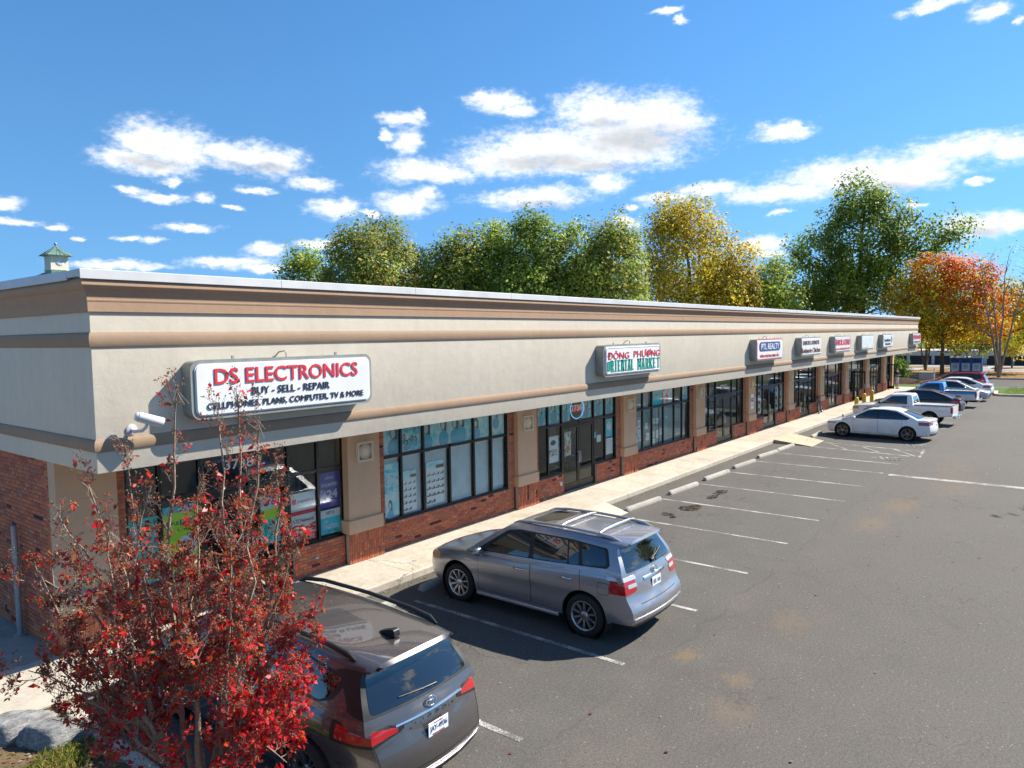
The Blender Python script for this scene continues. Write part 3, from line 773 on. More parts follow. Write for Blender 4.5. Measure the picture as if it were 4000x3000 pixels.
# sort bricks by how large they show
cp = Vector((0, 0, 5.0))
def apparent(b):
    u, nn, up, c, w = b
    d = c-cp; dist = d.length
    return (u.cross(up)).dot(d)/dist**3
vis = sorted(range(len(BRICKS)), key=lambda i: -abs(apparent(BRICKS[i])))
def in_frame(c):
    d = c-cp; z = d.dot(_f)
    return z > 0 and abs(d.dot(_r)/z) < 0.705 and abs(d.dot(_u)/z) < 0.53
single = [i for i in vis if in_frame(BRICKS[i][3])][:300]
sset = set(single)
for i in single:
    u, nn, up, c, w = BRICKS[i]
    o = bpy.data.objects.new('brick', brick_me); COL.objects.link(o); o.parent = w
    o.matrix_local = Matrix(((u.x, nn.x, up.x, c.x), (u.y, nn.y, up.y, c.y), (u.z, nn.z, up.z, c.z), (0, 0, 0, 1)))
rest = MB()
for i in range(len(BRICKS)):
    if i in sset: continue
    u, nn, up, c, w = BRICKS[i]
    rest.add([c+u*v[0]+nn*v[1]+up*v[2] for v in bv], bf)
tag(rest.build('brickwork', 'brick', building), kind='stuff')

# ------------------------------------------------------------------ vehicles
def carpaint(name, base, metal=0.5, rough=0.32, flake=True, coat=1.0):
    m, n, out = newmat(name)
    pos = n.node('ShaderNodeTexCoord').outputs['Object']
    dirt = n.noise(pos, 2.6, 5.0, 0.65)
    fl = n.noise(pos, 900.0, 1.0)
    col = n.vm('SCALE', tuple(base), scale=n.mr(fl, 0.3, 0.7, 0.88, 1.14)) if flake else n.vm('SCALE', tuple(base), scale=1.0)
    sepz = n.node('ShaderNodeSeparateXYZ'); n.put(sepz.inputs[0], pos)
    low = n.m('MULTIPLY', n.mr(sepz.outputs[2], 0.25, 0.75, 1.0, 0.0), n.mr(dirt, 0.35, 0.7))
    col = n.mix(n.m('MULTIPLY', low, 0.35), col, (0.16, 0.135, 0.105))
    r = n.m('ADD', n.mr(dirt, 0.3, 0.75, rough-0.03, rough+0.08), n.m('MULTIPLY', low, 0.25))
    principled(n, out, col, r, metal, coat=coat)
    return m
carpaint('paint_suv', (0.315, 0.315, 0.345), 0.7, 0.32)
carpaint('paint_van', (0.112, 0.102, 0.102), 0.65, 0.28)
carpaint('paint_white', (0.86, 0.86, 0.845), 0.0, 0.35, False)
carpaint('paint_white_old', (0.8, 0.79, 0.75), 0.0, 0.45, False, 0.6)
carpaint('paint_black', (0.010, 0.010, 0.011), 0.0, 0.3, True, 0.5)
carpaint('paint_blue', (0.04, 0.27, 0.62), 0.0, 0.35, False)
carpaint('paint_silver', (0.52, 0.52, 0.52), 0.6, 0.33)
carpaint('paint_red', (0.42, 0.018, 0.018), 0.2, 0.3)
def car_glass(name, c):
    m, n, out = newmat(name)
    principled(n, out, c, 0.02, coat=1.0, spec=0.8)
    return m
car_glass('glass_dark', (0.006, 0.007, 0.009))
car_glass('glass_mid', (0.018, 0.026, 0.025))
pmat('black_trim', (0.010, 0.010, 0.010), 0.45, rvar=0.05)
pmat('seam', (0.004, 0.004, 0.004), 0.8)
pmat('tyre_rubber', (0.016, 0.016, 0.016), 0.82, bump=0.002, bscale=200)
pmat('rim_silver', (0.55, 0.55, 0.56), 0.28, 0.9, var=0.05)
pmat('rim_dark', (0.24, 0.24, 0.245), 0.3, 0.8, var=0.05)
pmat('rim_steel', (0.33, 0.33, 0.33), 0.45, 0.7)
pmat('chrome', (0.75, 0.75, 0.76), 0.12, 1.0, var=0.03, rvar=0.03)
pmat('silver_plastic', (0.42, 0.42, 0.44), 0.35, 0.6)
pmat('lamp_red', (0.38, 0.008, 0.012), 0.12, coat=1.0, rvar=0.02)
pmat('lamp_clear', (0.55, 0.55, 0.55), 0.1, 0.2, coat=1.0, rvar=0.02)
pmat('lamp_amber', (0.62, 0.42, 0.14), 0.15, coat=1.0, rvar=0.02)
pmat('plate_white', (0.72, 0.76, 0.82), 0.4, var=0.12, scale=14)
pmat('plate_ink', (0.03, 0.07, 0.2), 0.5)
pmat('plate_red', (0.45, 0.05, 0.05), 0.5)
pmat('seat_cloth', (0.22, 0.2, 0.17), 0.9)

def tab(pts):
    """smooth (monotone) interpolation table"""
    xs = [p[0] for p in pts]; ys = [p[1] for p in pts]; n = len(xs)
    d = [(ys[i+1]-ys[i])/(xs[i+1]-xs[i]) for i in range(n-1)]
    mm = [d[0]] + [0 if d[i-1]*d[i] <= 0 else 2*d[i-1]*d[i]/(d[i-1]+d[i]) for i in range(1, n-1)] + [d[-1]] if n > 1 else [0]
    def f(x):
        if x <= xs[0]: return ys[0]
        if x >= xs[-1]: return ys[-1]
        for i in range(n-1):
            if x <= xs[i+1]:
                h = xs[i+1]-xs[i]; t = (x-xs[i])/h
                return ys[i]*(1+2*t)*(1-t)**2 + h*mm[i]*t*(1-t)**2 + ys[i+1]*t*t*(3-2*t) + h*mm[i+1]*t*t*(t-1)
    return f
def lin(pts):
    def f(x):
        if x <= pts[0][0]: return pts[0][1]
        for (a, b), (c, d) in zip(pts[:-1], pts[1:]):
            if x <= c: return b+(d-b)*(x-a)/(c-a)
        return pts[-1][1]
    return f
LOWRING = [(0, 0), (0.45, 0), (0.8, 0.0), (0.95, 0.025)] + [(1, z) for z in (0.07, 0.14, 0.22, 0.3, 0.38, 0.46, 0.54, 0.62, 0.70, 0.78, 0.85, 0.91)] + [(0.99, 0.95), (0.965, 0.98), (0.92, 0.995), (0.84, 1), (0.7, 1), (0.52, 1), (0.35, 1), (0.17, 1), (0, 1)]
TOPRING = [(0, 0), (0.5, 0), (0.9, 0)] + [(1, z) for z in (0.0, 0.1, 0.2, 0.32, 0.44, 0.56, 0.68, 0.78, 0.86)] + [(0.985, 0.915), (0.95, 0.955), (0.89, 0.98), (0.8, 0.995), (0.66, 1), (0.48, 1), (0.32, 1), (0.16, 1), (0, 1)]
def shell(S, e=0.0):
    """closed lofted body: S = dict(ring, xr, xf, zlo, zhi, w, ws, crown, kf, kr, zref)"""
    ring = S['ring']; n = len(ring); full = ring + [(-y, z) for y, z in ring[-2:0:-1]]; N = len(full)
    ns = S.get('ns', 44)
    # stations closer together near the ends
    ss = [0.5-0.5*math.cos(PI*i/ns) for i in range(ns+1)]; ss = [0.65*s+0.35*i/ns for i, s in enumerate(ss)]
    xr, xf = S['xr'], S['xf']; vs = []; fs = []
    zref = S['zref']; kf, kr = S['kf'], S['kr']
    def point(s, yy, zz):
        xn = xr(zref)+(xf(zref)-xr(zref))*s
        lo, hi = S['zlo'](xn)-e*0.5, S['zhi'](xn)+e
        w = S['w'](xn)+e
        cr = S['crown'](xn)*(1-min(1, abs(yy))**2) if zz > 0.9 else 0
        z = lo+(hi-lo)*zz + cr
        y = yy*w*S['ws'](zz)
        a, b = xr(z)-e, xf(z)+e
        q = 1-min(1, abs(y)/max(w, 1e-3))**2
        x = a+(b-a)*s + kf*q*max(0, (s-0.72)/0.28)**2 - kr*q*max(0, (0.28-s)/0.28)**2
        return (x, y, z)
    for s in ss:
        for (yy, zz) in full: vs.append(point(s, yy, zz))
    for i in range(ns):
        for k in range(N):
            k2 = (k+1) % N
            fs.append((i*N+k, (i+1)*N+k, (i+1)*N+k2, i*N+k2))
    # end caps as shrinking rings
    for end in (0, 1):
        s = float(end); base = 0 if end == 0 else ns*N
        prev = list(range(base, base+N))
        for t in (0.86, 0.68, 0.48, 0.26):
            cur = []
            for (yy, zz) in full:
                cur.append(len(vs)); 
                xx, y, z = point(s, yy*t, 0.5+(zz-0.5)*t if True else zz)
                vs.append((xx, y, z))
            for k in range(N):
                k2 = (k+1) % N
                f = (prev[k], prev[k2], cur[k2], cur[k])
                fs.append(f if end == 0 else f[::-1])
            prev = cur
        c = len(vs); vs.append(point(s, 0, 0.5))
        for k in range(N):
            f = (prev[k], prev[(k+1) % N], c)
            fs.append(f if end == 0 else f[::-1])
    me = bpy.data.meshes.new('shell'); me.from_pydata(vs, [], fs); me.update()
    bm = bmesh.new(); bm.from_mesh(me); bmesh.ops.recalc_face_normals(bm, faces=bm.faces)
    bmesh.ops.triangulate(bm, faces=[f for f in bm.faces if len(f.verts) > 3]); bm.to_mesh(me); bm.free()
    return me
def pmesh(poly, d0, d1, axis):
    me = MB().prism(poly, d0, d1, axis).mesh('p')
    bm = bmesh.new(); bm.from_mesh(me); bmesh.ops.recalc_face_normals(bm, faces=bm.faces); bmesh.ops.triangulate(bm, faces=list(bm.faces)); bm.to_mesh(me); bm.free()
    return me
def cyl_mesh(x, z, r, y0, y1, n=40):
    return pmesh([(x+r*math.cos(2*PI*k/n), z+r*math.sin(2*PI*k/n)) for k in range(n)], y0, y1, 'y')
WHEELS = {}
def wheel_meshes(r, rim, w, style):
    key = (r, rim, w, style)
    if key in WHEELS: return WHEELS[key]
    t = MB(); h = w/2
    t.lathe([(rim-0.005, -h*0.9), (rim+0.01, -h), (r-0.03, -h*0.98), (r-0.008, -h*0.82), (r, -h*0.55), (r, h*0.55), (r-0.008, h*0.82), (r-0.03, h*0.98), (rim+0.012, h), (rim-0.003, h*0.92), (rim-0.02, h*0.3)], 40)
    tyre = t.mesh('tyre')
    q = MB()
    q.lathe([(rim-0.004, h*0.93), (rim-0.018, h*0.95), (rim-0.03, h*0.8), (rim-0.035, h*0.1)], 40)
    nsp, sw0, sw1 = {'ten': (10, 0.034, 0.052), 'five_split': (10, 0.02, 0.026), 'five': (5, 0.06, 0.085), 'steel': (8, 0.09, 0.09)}[style]
    for k in range(nsp):
        a = 2*PI*k/nsp
        if style == 'five_split': a = 2*PI*(k//2)/5 + (0.17 if k % 2 else -0.17)
        M = Matrix.Rotation(a, 4, 'Z')
        r0, r1 = 0.05, rim-0.022; z0, z1 = h*0.72, h*0.88
        vs = [(r0, -sw0/2, z0-0.03), (r0, sw0/2, z0-0.03), (r1, sw1/2, z1-0.045), (r1, -sw1/2, z1-0.045), (r0, -sw0/2*0.7, z0), (r0, sw0/2*0.7, z0), (r1, sw1/2*0.7, z1), (r1, -sw1/2*0.7, z1)]
        q.add([M @ Vector(v) for v in vs], [(0, 3, 2, 1), (4, 5, 6, 7), (0, 1, 5, 4), (1, 2, 6, 5), (2, 3, 7, 6), (3, 0, 4, 7)])
    q.lathe([(0.075, h*0.5), (0.072, h*0.7), (0.055, h*0.78), (0.03, h*0.8), (0.0, h*0.8)], 20)
    rimm = q.mesh('rim')
    d = MB().lathe([(0.0, h*0.28), (rim-0.03, h*0.28), (rim-0.02, h*0.2), (0.0, -h*0.8)], 24, smooth=False).mesh('hub_back')
    WHEELS[key] = (tyre, rimm, d)
    for me, mt in ((tyre, 'tyre_rubber'), (d, 'black_trim')): me.materials.append(MATS[mt])
    return WHEELS[key]
def car(name, label, cat, loc, rz, C, group='cars parked nose-in along the shops'):
    L, Wd = C['L'], C['W']; hw = Wd/2
    root = empty(name, loc, rz); tag(root, label, cat, group)
    paint = C['paint']
    low, top = C['low'], C['top']
    for S, rg in ((low, LOWRING), (top, TOPRING)):
        S.setdefault('ring', rg)
    wr, ar = C['wr'], C.get('arch', C['wr']*1.13)
    track = hw-C.get('tw', 0.225)/2-C.get('inset', 0.012)
    axles = (C['xfa'], C['xra'])
    def arches():
        return [('DIFFERENCE', cyl_mesh(x, wr+0.01, ar, s*(hw-0.34), s*(hw+0.3))) for x in axles for s in (-1, 1)]
    A = shell(low); G = shell(top)
    ops = [('UNION', G)]
    for f in C.get('cut', []): ops.append(('DIFFERENCE', f()))
    body = csg(A, ops+arches())
    b = link('body', body, paint, root, smooth_angle=32)
    cache = {}
    def sh(which, e):
        return shell(low if which == 'low' else top, e)
    def patch(pname, mat, which, e, poly, d0, d1, axis, parent=root, cut_arch=False, label_=None):
        ops = [('INTERSECT', pmesh(poly, d0, d1, axis))]
        if cut_arch: ops += arches()
        me = csg(sh(which, e), ops)
        o = link(pname, me, mat, parent, smooth_angle=32)
        if label_: o['label'] = label_
        return o
    sides = (1, -1)
    for s in sides:
        for poly in C.get('dlo', []): patch('window_trim', 'black_trim', 'top', 0.0022, poly, s*0.2, s*(hw+0.4), 'y')
        for i, poly in enumerate(C['windows']):
            patch('window', C.get('wmats', ['glass_dark']*9)[i], 'top', 0.0045, rpoly(poly, 0.045), s*0.2, s*(hw+0.4), 'y')
        for i, poly in enumerate(C.get('doors', [])):
            cx = sum(p[0] for p in poly)/len(poly); cz = sum(p[1] for p in poly)/len(poly)
            big = [(x+(0.007 if x > cx else -0.007), z+(0.006 if z > cz else -0.006)) for x, z in poly]
            patch('door_seam', 'seam', 'low', 0.0009, rpoly(big, 0.05), s*0.3, s*(hw+0.4), 'y', cut_arch=True)
            d = patch('door', paint, 'low', 0.0022, rpoly(poly, 0.05), s*0.3, s*(hw+0.4), 'y', cut_arch=True)
            hx, hz = C['handles'][i]
            wy = low['w'](hx)*low['ws']((hz-low['zlo'](hx))/(low['zhi'](hx)-low['zlo'](hx)))
            hd = MB(); hd.tube([(hx+0.1, s*(wy-0.01), hz), (hx+0.085, s*(wy+0.03), hz+0.003), (hx, s*(wy+0.037), hz+0.006), (hx-0.085, s*(wy+0.03), hz+0.003), (hx-0.1, s*(wy-0.01), hz)], [0.012, 0.015, 0.016, 0.015, 0.012], 8)
            hd.build('handle', C.get('handle_mat', paint), d)
        # mirror
        if 'mirror' in C:
            mx, mz = C['mirror']; my = low['w'](mx)
            mb = MB(); M = Matrix.Translation((mx, s*(my+0.10), mz)) @ Matrix.Diagonal((0.10, 0.115, 0.075, 1))
            bmx = bmesh.new(); bmesh.ops.create_icosphere(bmx, subdivisions=2, radius=1)
            for v in bmx.verts:
                if v.co.x < -0.35: v.co.x = -0.35
            mb.bm(bmx, 0, M, True)
            mb.tube([(mx+0.02, s*(my-0.06), mz-0.05), (mx+0.02, s*(my+0.05), mz-0.03)], 0.028, 8)
            mb.build('mirror', C.get('mirror_mat', paint), root)
    for (nm, mat, which, e, poly, d0, d1, axis) in C.get('patches', []):
        patch(nm, mat, which, e, poly, d0, d1, axis)
    # wheels with liners
    tyre, rim, back = wheel_meshes(wr, C['rim'], C.get('tw', 0.225), C.get('style', 'five'))
    for x in axles:
        for s in sides:
            we = empty('wheel', (x, s*track, wr), parent=root); we.rotation_euler = (s*-PI/2, 0, 0)
            we.rotation_euler = (-PI/2*s, C.get('spin', 0.3)*s, 0)
            t = bpy.data.objects.new('tyre', tyre); COL.objects.link(t); t.parent = we
            rm = rim.copy(); rm.materials.clear(); rm.materials.append(MATS[C.get('rim_mat', 'rim_silver')])
            o = bpy.data.objects.new('rim', rm); COL.objects.link(o); o.parent = we
            o2 = bpy.data.objects.new('brake', back); COL.objects.link(o2); o2.parent = we
            lm = MB().lathe([(ar-0.004, -0.16), (ar-0.004, 0.16)], 36, Matrix.Translation((x, s*(hw-0.19), wr+0.01)) @ Matrix.Rotation(PI/2, 4, 'X'))
            lm.add([(x+ar*math.cos(2*PI*k/24)*0.99, s*(hw-0.335), wr+0.01+ar*math.sin(2*PI*k/24)*0.99) for k in range(24)], [tuple(range(24))])
            lm.build('wheel_liner', 'seam', root)
    for fn in C.get('extras', []): fn(root, C)
    return root
def R_(p): return tuple(p)
def plate(root, x, z, txt, tilt=0.0, s='plate_white', y=0.0, sub=None):
    o = MB(); o.rbox(-0.004, 0.004, -0.152, 0.152, -0.076, 0.076, 0.003); p = o.build('licence_plate', s, root, (x, y, z)); p.rotation_euler = (0, tilt, 0)
    if txt is None:           # too far off to read: uneven strokes
        rs = random.Random(int(abs(x*1000+z*77)))
        for k in range(7):
            if k == 3: continue
            MB().box(-0.0068, -0.0042, -0.125+k*0.036, -0.105+k*0.036, -0.035, rs.uniform(0.02, 0.036)).build('plate_stroke', 'plate_ink', p)
        return
    me = text_mesh(txt, 0.26, 0.075, 0.012, 0.003)
    t = link('plate_number', me, 'plate_ink', p, (-0.0042, 0, -0.002)); t.rotation_euler = (0, 0, -PI/2)
    for zz, tt, ww in ((0.058, 'First in Flight', 0.13), (-0.06, 'NORTH CAROLINA', 0.18)):
        me = text_mesh(tt, ww, 0.017, 0.008, 0.003); t = link('plate_text', me, 'plate_red', p, (-0.0042, 0, zz)); t.rotation_euler = (0, 0, -PI/2)
def emblem(root, x, y, z, r, tilt=0.0, mat='chrome'):
    """three interlaced ovals"""
    mb = MB()
    def oval(ry, rz, cz, w):
        mb.tube([(0, ry*math.cos(2*PI*k/28), cz+rz*math.sin(2*PI*k/28)) for k in range(28)], w, 6, closed=True)
    oval(r, r*0.66, 0, r*0.10); oval(r*0.34, r*0.62, 0.02*r, r*0.08); oval(r*0.72, r*0.26, r*0.36, r*0.08)
    o = mb.build('emblem', mat, root, (x, y, z)); o.rotation_euler = (0, tilt, 0)
def wiper(root, pts, r=0.009):
    MB().tube(pts, [r*1.8, r*1.4, r, r*0.7][:len(pts)], 6).build('wiper', 'black_trim', root)

def arc(x0, z0, x1, z1, bulge, n=6):
    return [(x0+(x1-x0)*t, z0+(z1-z0)*t+bulge*4*t*(1-t)) for t in [i/n for i in range(n+1)]]

# ---- silver sport utility vehicle in the second bay
def suv_extras(root, C):
    # roof rails and cross bars
    for s in (1, -1):
        pts = [(0.36, s*0.555, 1.585), (0.22, s*0.565, 1.635), (-0.05, s*0.575, 1.675), (-0.7, s*0.58, 1.695), (-1.35, s*0.575, 1.68), (-1.68, s*0.565, 1.645), (-1.84, s*0.555, 1.60)]
        MB().tube(pts, [0.02, 0.034, 0.026, 0.024, 0.026, 0.036, 0.02], 8).build('roof_rail', 'silver_plastic', root)
    for x in (-0.68, -1.46):
        zc = 1.715
        o = MB(); o.tube([(x, -0.58, zc-0.025), (x, -0.4, zc), (x, 0, zc+0.01), (x, 0.4, zc), (x, 0.58, zc-0.025)], 0.02, 8); o.build('cross_bar', 'silver_plastic', root)
    wiper(root, [(-2.085, -0.05, 1.21), (-2.06, -0.25, 1.25), (-2.03, -0.46, 1.32)])
    MB().rbox(-2.12, -2.05, -0.10, 0.0, 1.165, 1.23, 0.01).build('wiper_motor', 'black_trim', root)
    plate(root, -2.205, 0.885, None, 0.05)
    emblem(root, -2.165, 0.0, 1.08, 0.07, 0.2)
    for s in (1, -1):
        MB().rbox(-0.85, 0.98, s*0.925-0.03, s*0.925+0.03, 0.245, 0.305, 0.015).build('sill_strip', 'silver_plastic', root)
        MB().box(1.02, 1.25, s*0.948-0.004, s*0.948+0.004, 0.86, 0.872).build('badge', 'chrome', root)
SUV = dict(L=4.785, W=1.91, wr=0.36, rim=0.255, tw=0.245, xfa=1.44, xra=-1.35, arch=0.425, style='ten', paint='paint_suv',
    low=dict(zref=0.6, ns=48, kf=0.10, kr=0.09, zlo=tab([(-2.4, 0.34), (-2.0, 0.27), (-0.5, 0.23), (1.4, 0.24), (2.0, 0.25), (2.4, 0.28)]),
        zhi=tab([(-2.4, 1.16), (-1.9, 1.17), (-0.6, 1.12), (0.0, 1.09), (0.95, 1.05), (1.25, 1.035), (1.7, 0.995), (2.05, 0.93), (2.25, 0.85), (2.39, 0.74)]),
        xr=tab([(0.2, -2.06), (0.36, -2.20), (0.5, -2.24), (0.58, -2.235), (0.66, -2.19), (0.76, -2.135), (0.84, -2.115), (1.0, -2.08), (1.2, -1.98)]), xf=tab([(0.2, 2.14), (0.35, 2.24), (0.55, 2.285), (0.75, 2.26), (0.9, 2.16), (1.05, 2.02)]),
        w=tab([(-2.4, 0.80), (-2.25, 0.875), (-1.9, 0.93), (-1.3, 0.955), (0, 0.945), (1.3, 0.955), (1.8, 0.93), (2.1, 0.87), (2.3, 0.76), (2.4, 0.66)]),
        ws=tab([(0, 0.92), (0.1, 0.965), (0.25, 0.985), (0.45, 0.985), (0.62, 1.0), (0.78, 0.99), (0.92, 0.965), (1.0, 0.93)]), crown=tab([(-2.3, 0.0), (0.9, 0.01), (1.5, 0.05), (2.2, 0.03)])),
    top=dict(zref=1.72, ns=36, kf=0.14, kr=0.07, zlo=lambda x: 1.02, zhi=tab([(-2.0, 1.595), (-1.6, 1.63), (-0.8, 1.655), (-0.1, 1.645), (0.25, 1.61), (0.5, 1.56)]),
        xr=tab([(1.0, -2.06), (1.15, -2.03), (1.35, -1.92), (1.48, -1.84), (1.525, -1.83), (1.555, -1.95), (1.575, -1.975), (1.62, -1.95), (1.7, -1.9)]), xf=tab([(1.0, 1.30), (1.06, 1.18), (1.3, 0.78), (1.5, 0.44), (1.6, 0.24), (1.7, 0.0)]),
        w=tab([(-2.0, 0.885), (-1.5, 0.915), (-0.5, 0.92), (0.3, 0.90), (0.6, 0.87)]), ws=tab([(0, 1.0), (0.12, 0.99), (0.5, 0.895), (0.85, 0.77), (1.0, 0.71)]), crown=lambda x: 0.02),
    dlo=[rpoly([(1.0, 1.07), (0.36, 1.50), (0.1, 1.542), (-1.0, 1.545), (-1.70, 1.50), (-1.80, 1.26), (-1.76, 1.21), (-0.5, 1.13)], 0.05)],
    windows=[[(0.82, 1.10), (0.30, 1.46), (-0.16, 1.52), (-0.21, 1.135)], [(-0.30, 1.14), (-0.25, 1.525), (-0.93, 1.52), (-1.01, 1.175)], [(-1.04, 1.178), (-0.96, 1.52), (-1.14, 1.515), (-1.24, 1.188)], [(-1.31, 1.195), (-1.21, 1.51), (-1.66, 1.48), (-1.745, 1.25)]],
    wmats=['glass_mid', 'glass_dark', 'glass_dark', 'glass_dark'],
    doors=[[(0.93, 1.04), (-0.24, 1.075), (-0.26, 0.36), (0.93, 0.36)], [(-0.26, 1.075), (-1.27, 1.125), (-1.29, 0.78), (-1.0, 0.36), (-0.28, 0.36)]], handles=[(0.0, 0.905), (-1.02, 0.945)], handle_mat='chrome', mirror=(0.82, 1.09),
    patches=[('windshield', 'glass_mid', 'top', 0.0045, rpoly([(-0.72, 1.07), (0.72, 1.07), (0.56, 1.545), (-0.56, 1.545)], 0.06), 0.1, 2.0, 'x'),
        ('rear_window', 'glass_dark', 'top', 0.0045, rpoly([(-0.76, 1.15), (0.76, 1.15), (0.62, 1.535), (-0.62, 1.535)], 0.08), -2.6, -1.0, 'x'),
        ('sunroof', 'glass_dark', 'top', 0.004, rpoly([(0.06, -0.42), (0.06, 0.42), (-0.42, 0.42), (-0.42, -0.42)], 0.1), 1.4, 2.2, 'z'),
        ('taillight', 'lamp_red', 'low', 0.008, rpoly([(0.60, 0.86), (0.60, 1.06), (1.2, 1.10), (1.2, 0.82)], 0.04), -2.6, -1.84, 'x'), ('taillight', 'lamp_red', 'low', 0.008, rpoly([(-0.60, 0.86), (-0.60, 1.06), (-1.2, 1.10), (-1.2, 0.82)], 0.04), -2.6, -1.84, 'x'),
        ('reflector', 'lamp_clear', 'low', 0.0095, rpoly([(0.56, 1.045), (0.56, 1.10), (1.2, 1.12), (1.2, 1.05)], 0.02), -2.6, -1.78, 'x'), ('reflector', 'lamp_clear', 'low', 0.0095, rpoly([(-0.56, 1.045), (-0.56, 1.10), (-1.2, 1.12), (-1.2, 1.05)], 0.02), -2.6, -1.78, 'x'),
        ('reverse_light', 'lamp_clear', 'low', 0.0105, rpoly([(0.58, 0.93), (0.58, 0.99), (0.80, 0.99), (0.80, 0.93)], 0.02), -2.6, -1.9, 'x'), ('reverse_light', 'lamp_clear', 'low', 0.0105, rpoly([(-0.58, 0.93), (-0.58, 0.99), (-0.80, 0.99), (-0.80, 0.93)], 0.02), -2.6, -1.9, 'x'),
        ('headlight', 'lamp_amber', 'low', 0.007, rpoly([(0.52, 0.72), (0.52, 0.80), (1.2, 0.90), (1.2, 0.76)], 0.03), 1.93, 2.6, 'x'), ('headlight', 'lamp_amber', 'low', 0.007, rpoly([(-0.52, 0.72), (-0.52, 0.80), (-1.2, 0.90), (-1.2, 0.76)], 0.03), 1.93, 2.6, 'x'),
        ('rear_bumper', 'silver_plastic', 'low', 0.014, rpoly([(-0.83, 0.40), (0.83, 0.40), (0.83, 0.465), (-0.83, 0.465)], 0.02), -2.7, -2.12, 'x'),
        ('garnish', 'chrome', 'low', 0.016, rpoly([(-0.36, 0.985), (0.36, 0.985), (0.36, 1.02), (-0.36, 1.02)], 0.008), -2.7, -1.9, 'x'),
        ('lower_trim', 'black_trim', 'low', 0.003, [(-1.0, 0.2), (1.0, 0.2), (1.0, 0.36), (-1.0, 0.36)], -2.7, -1.85, 'x'),
        ('tailgate_seam', 'seam', 'low', 0.002, [(-0.60, 0.655), (0.60, 0.655), (0.60, 0.663), (-0.60, 0.663)], -2.7, -2.0, 'x'),
        ('fuel_flap_seam', 'seam', 'low', 0.0012, rrect(-1.83, -1.62, 0.80, 0.99, 0.03), 0.3, 1.3, 'y'), ('fuel_flap', 'paint_suv', 'low', 0.0022, rrect(-1.823, -1.627, 0.807, 0.983, 0.03), 0.3, 1.3, 'y')],
    extras=[suv_extras])
car('sport_utility_vehicle', 'silver-grey sport utility vehicle with roof rails parked between the van and empty bays', 'car', (10.77, 7.68, 0), PI/2, SUV)

# ---- dark minivan at the corner
def van_extras(root, C):
    for s in (1, -1):
        pts = [(0.72, s*0.60, 1.59), (0.58, s*0.615, 1.65), (0.2, s*0.63, 1.695), (-0.7, s*0.64, 1.71), (-1.5, s*0.63, 1.69), (-1.82, s*0.62, 1.655), (-1.95, s*0.61, 1.605)]
        MB().tube(pts, [0.014, 0.032, 0.027, 0.026, 0.028, 0.036, 0.014], 8).build('roof_rail', 'black_trim', root)
    fin = MB(); fin.prism(rpoly([(-1.66, 1.665), (-1.94, 1.65), (-1.92, 1.735), (-1.87, 1.735)], 0.02), -0.04, 0.04, 'y'); fin.build('antenna_fin', 'black_trim', root, smooth_angle=50)
    wiper(root, [(-2.365, -0.16, 1.19), (-2.355, 0.05, 1.20), (-2.335, 0.26, 1.215), (-2.325, 0.36, 1.225)])
    emblem(root, -2.445, 0.0, 1.075, 0.072, 0.3)
    for i, ch in enumerate('SIENNA'):
        me = text_mesh(ch, None, 0.032, 0.02, 0.004); t = link('badge', me, 'black_trim', root, (-2.488, 0.28-0.112*i, 0.965)); t.rotation_euler = (0, 0, -PI/2)
    plate(root, -2.545, 0.83, 'JAY-4936', 0.0)
    for s in (1, -1):
        MB().tube([(-2.40, s*0.84, 0.47), (-2.49, s*0.66, 0.44), (-2.56, s*0.3, 0.425), (-2.575, 0, 0.42)], 0.012, 6).build('bumper_trim', 'silver_plastic', root)
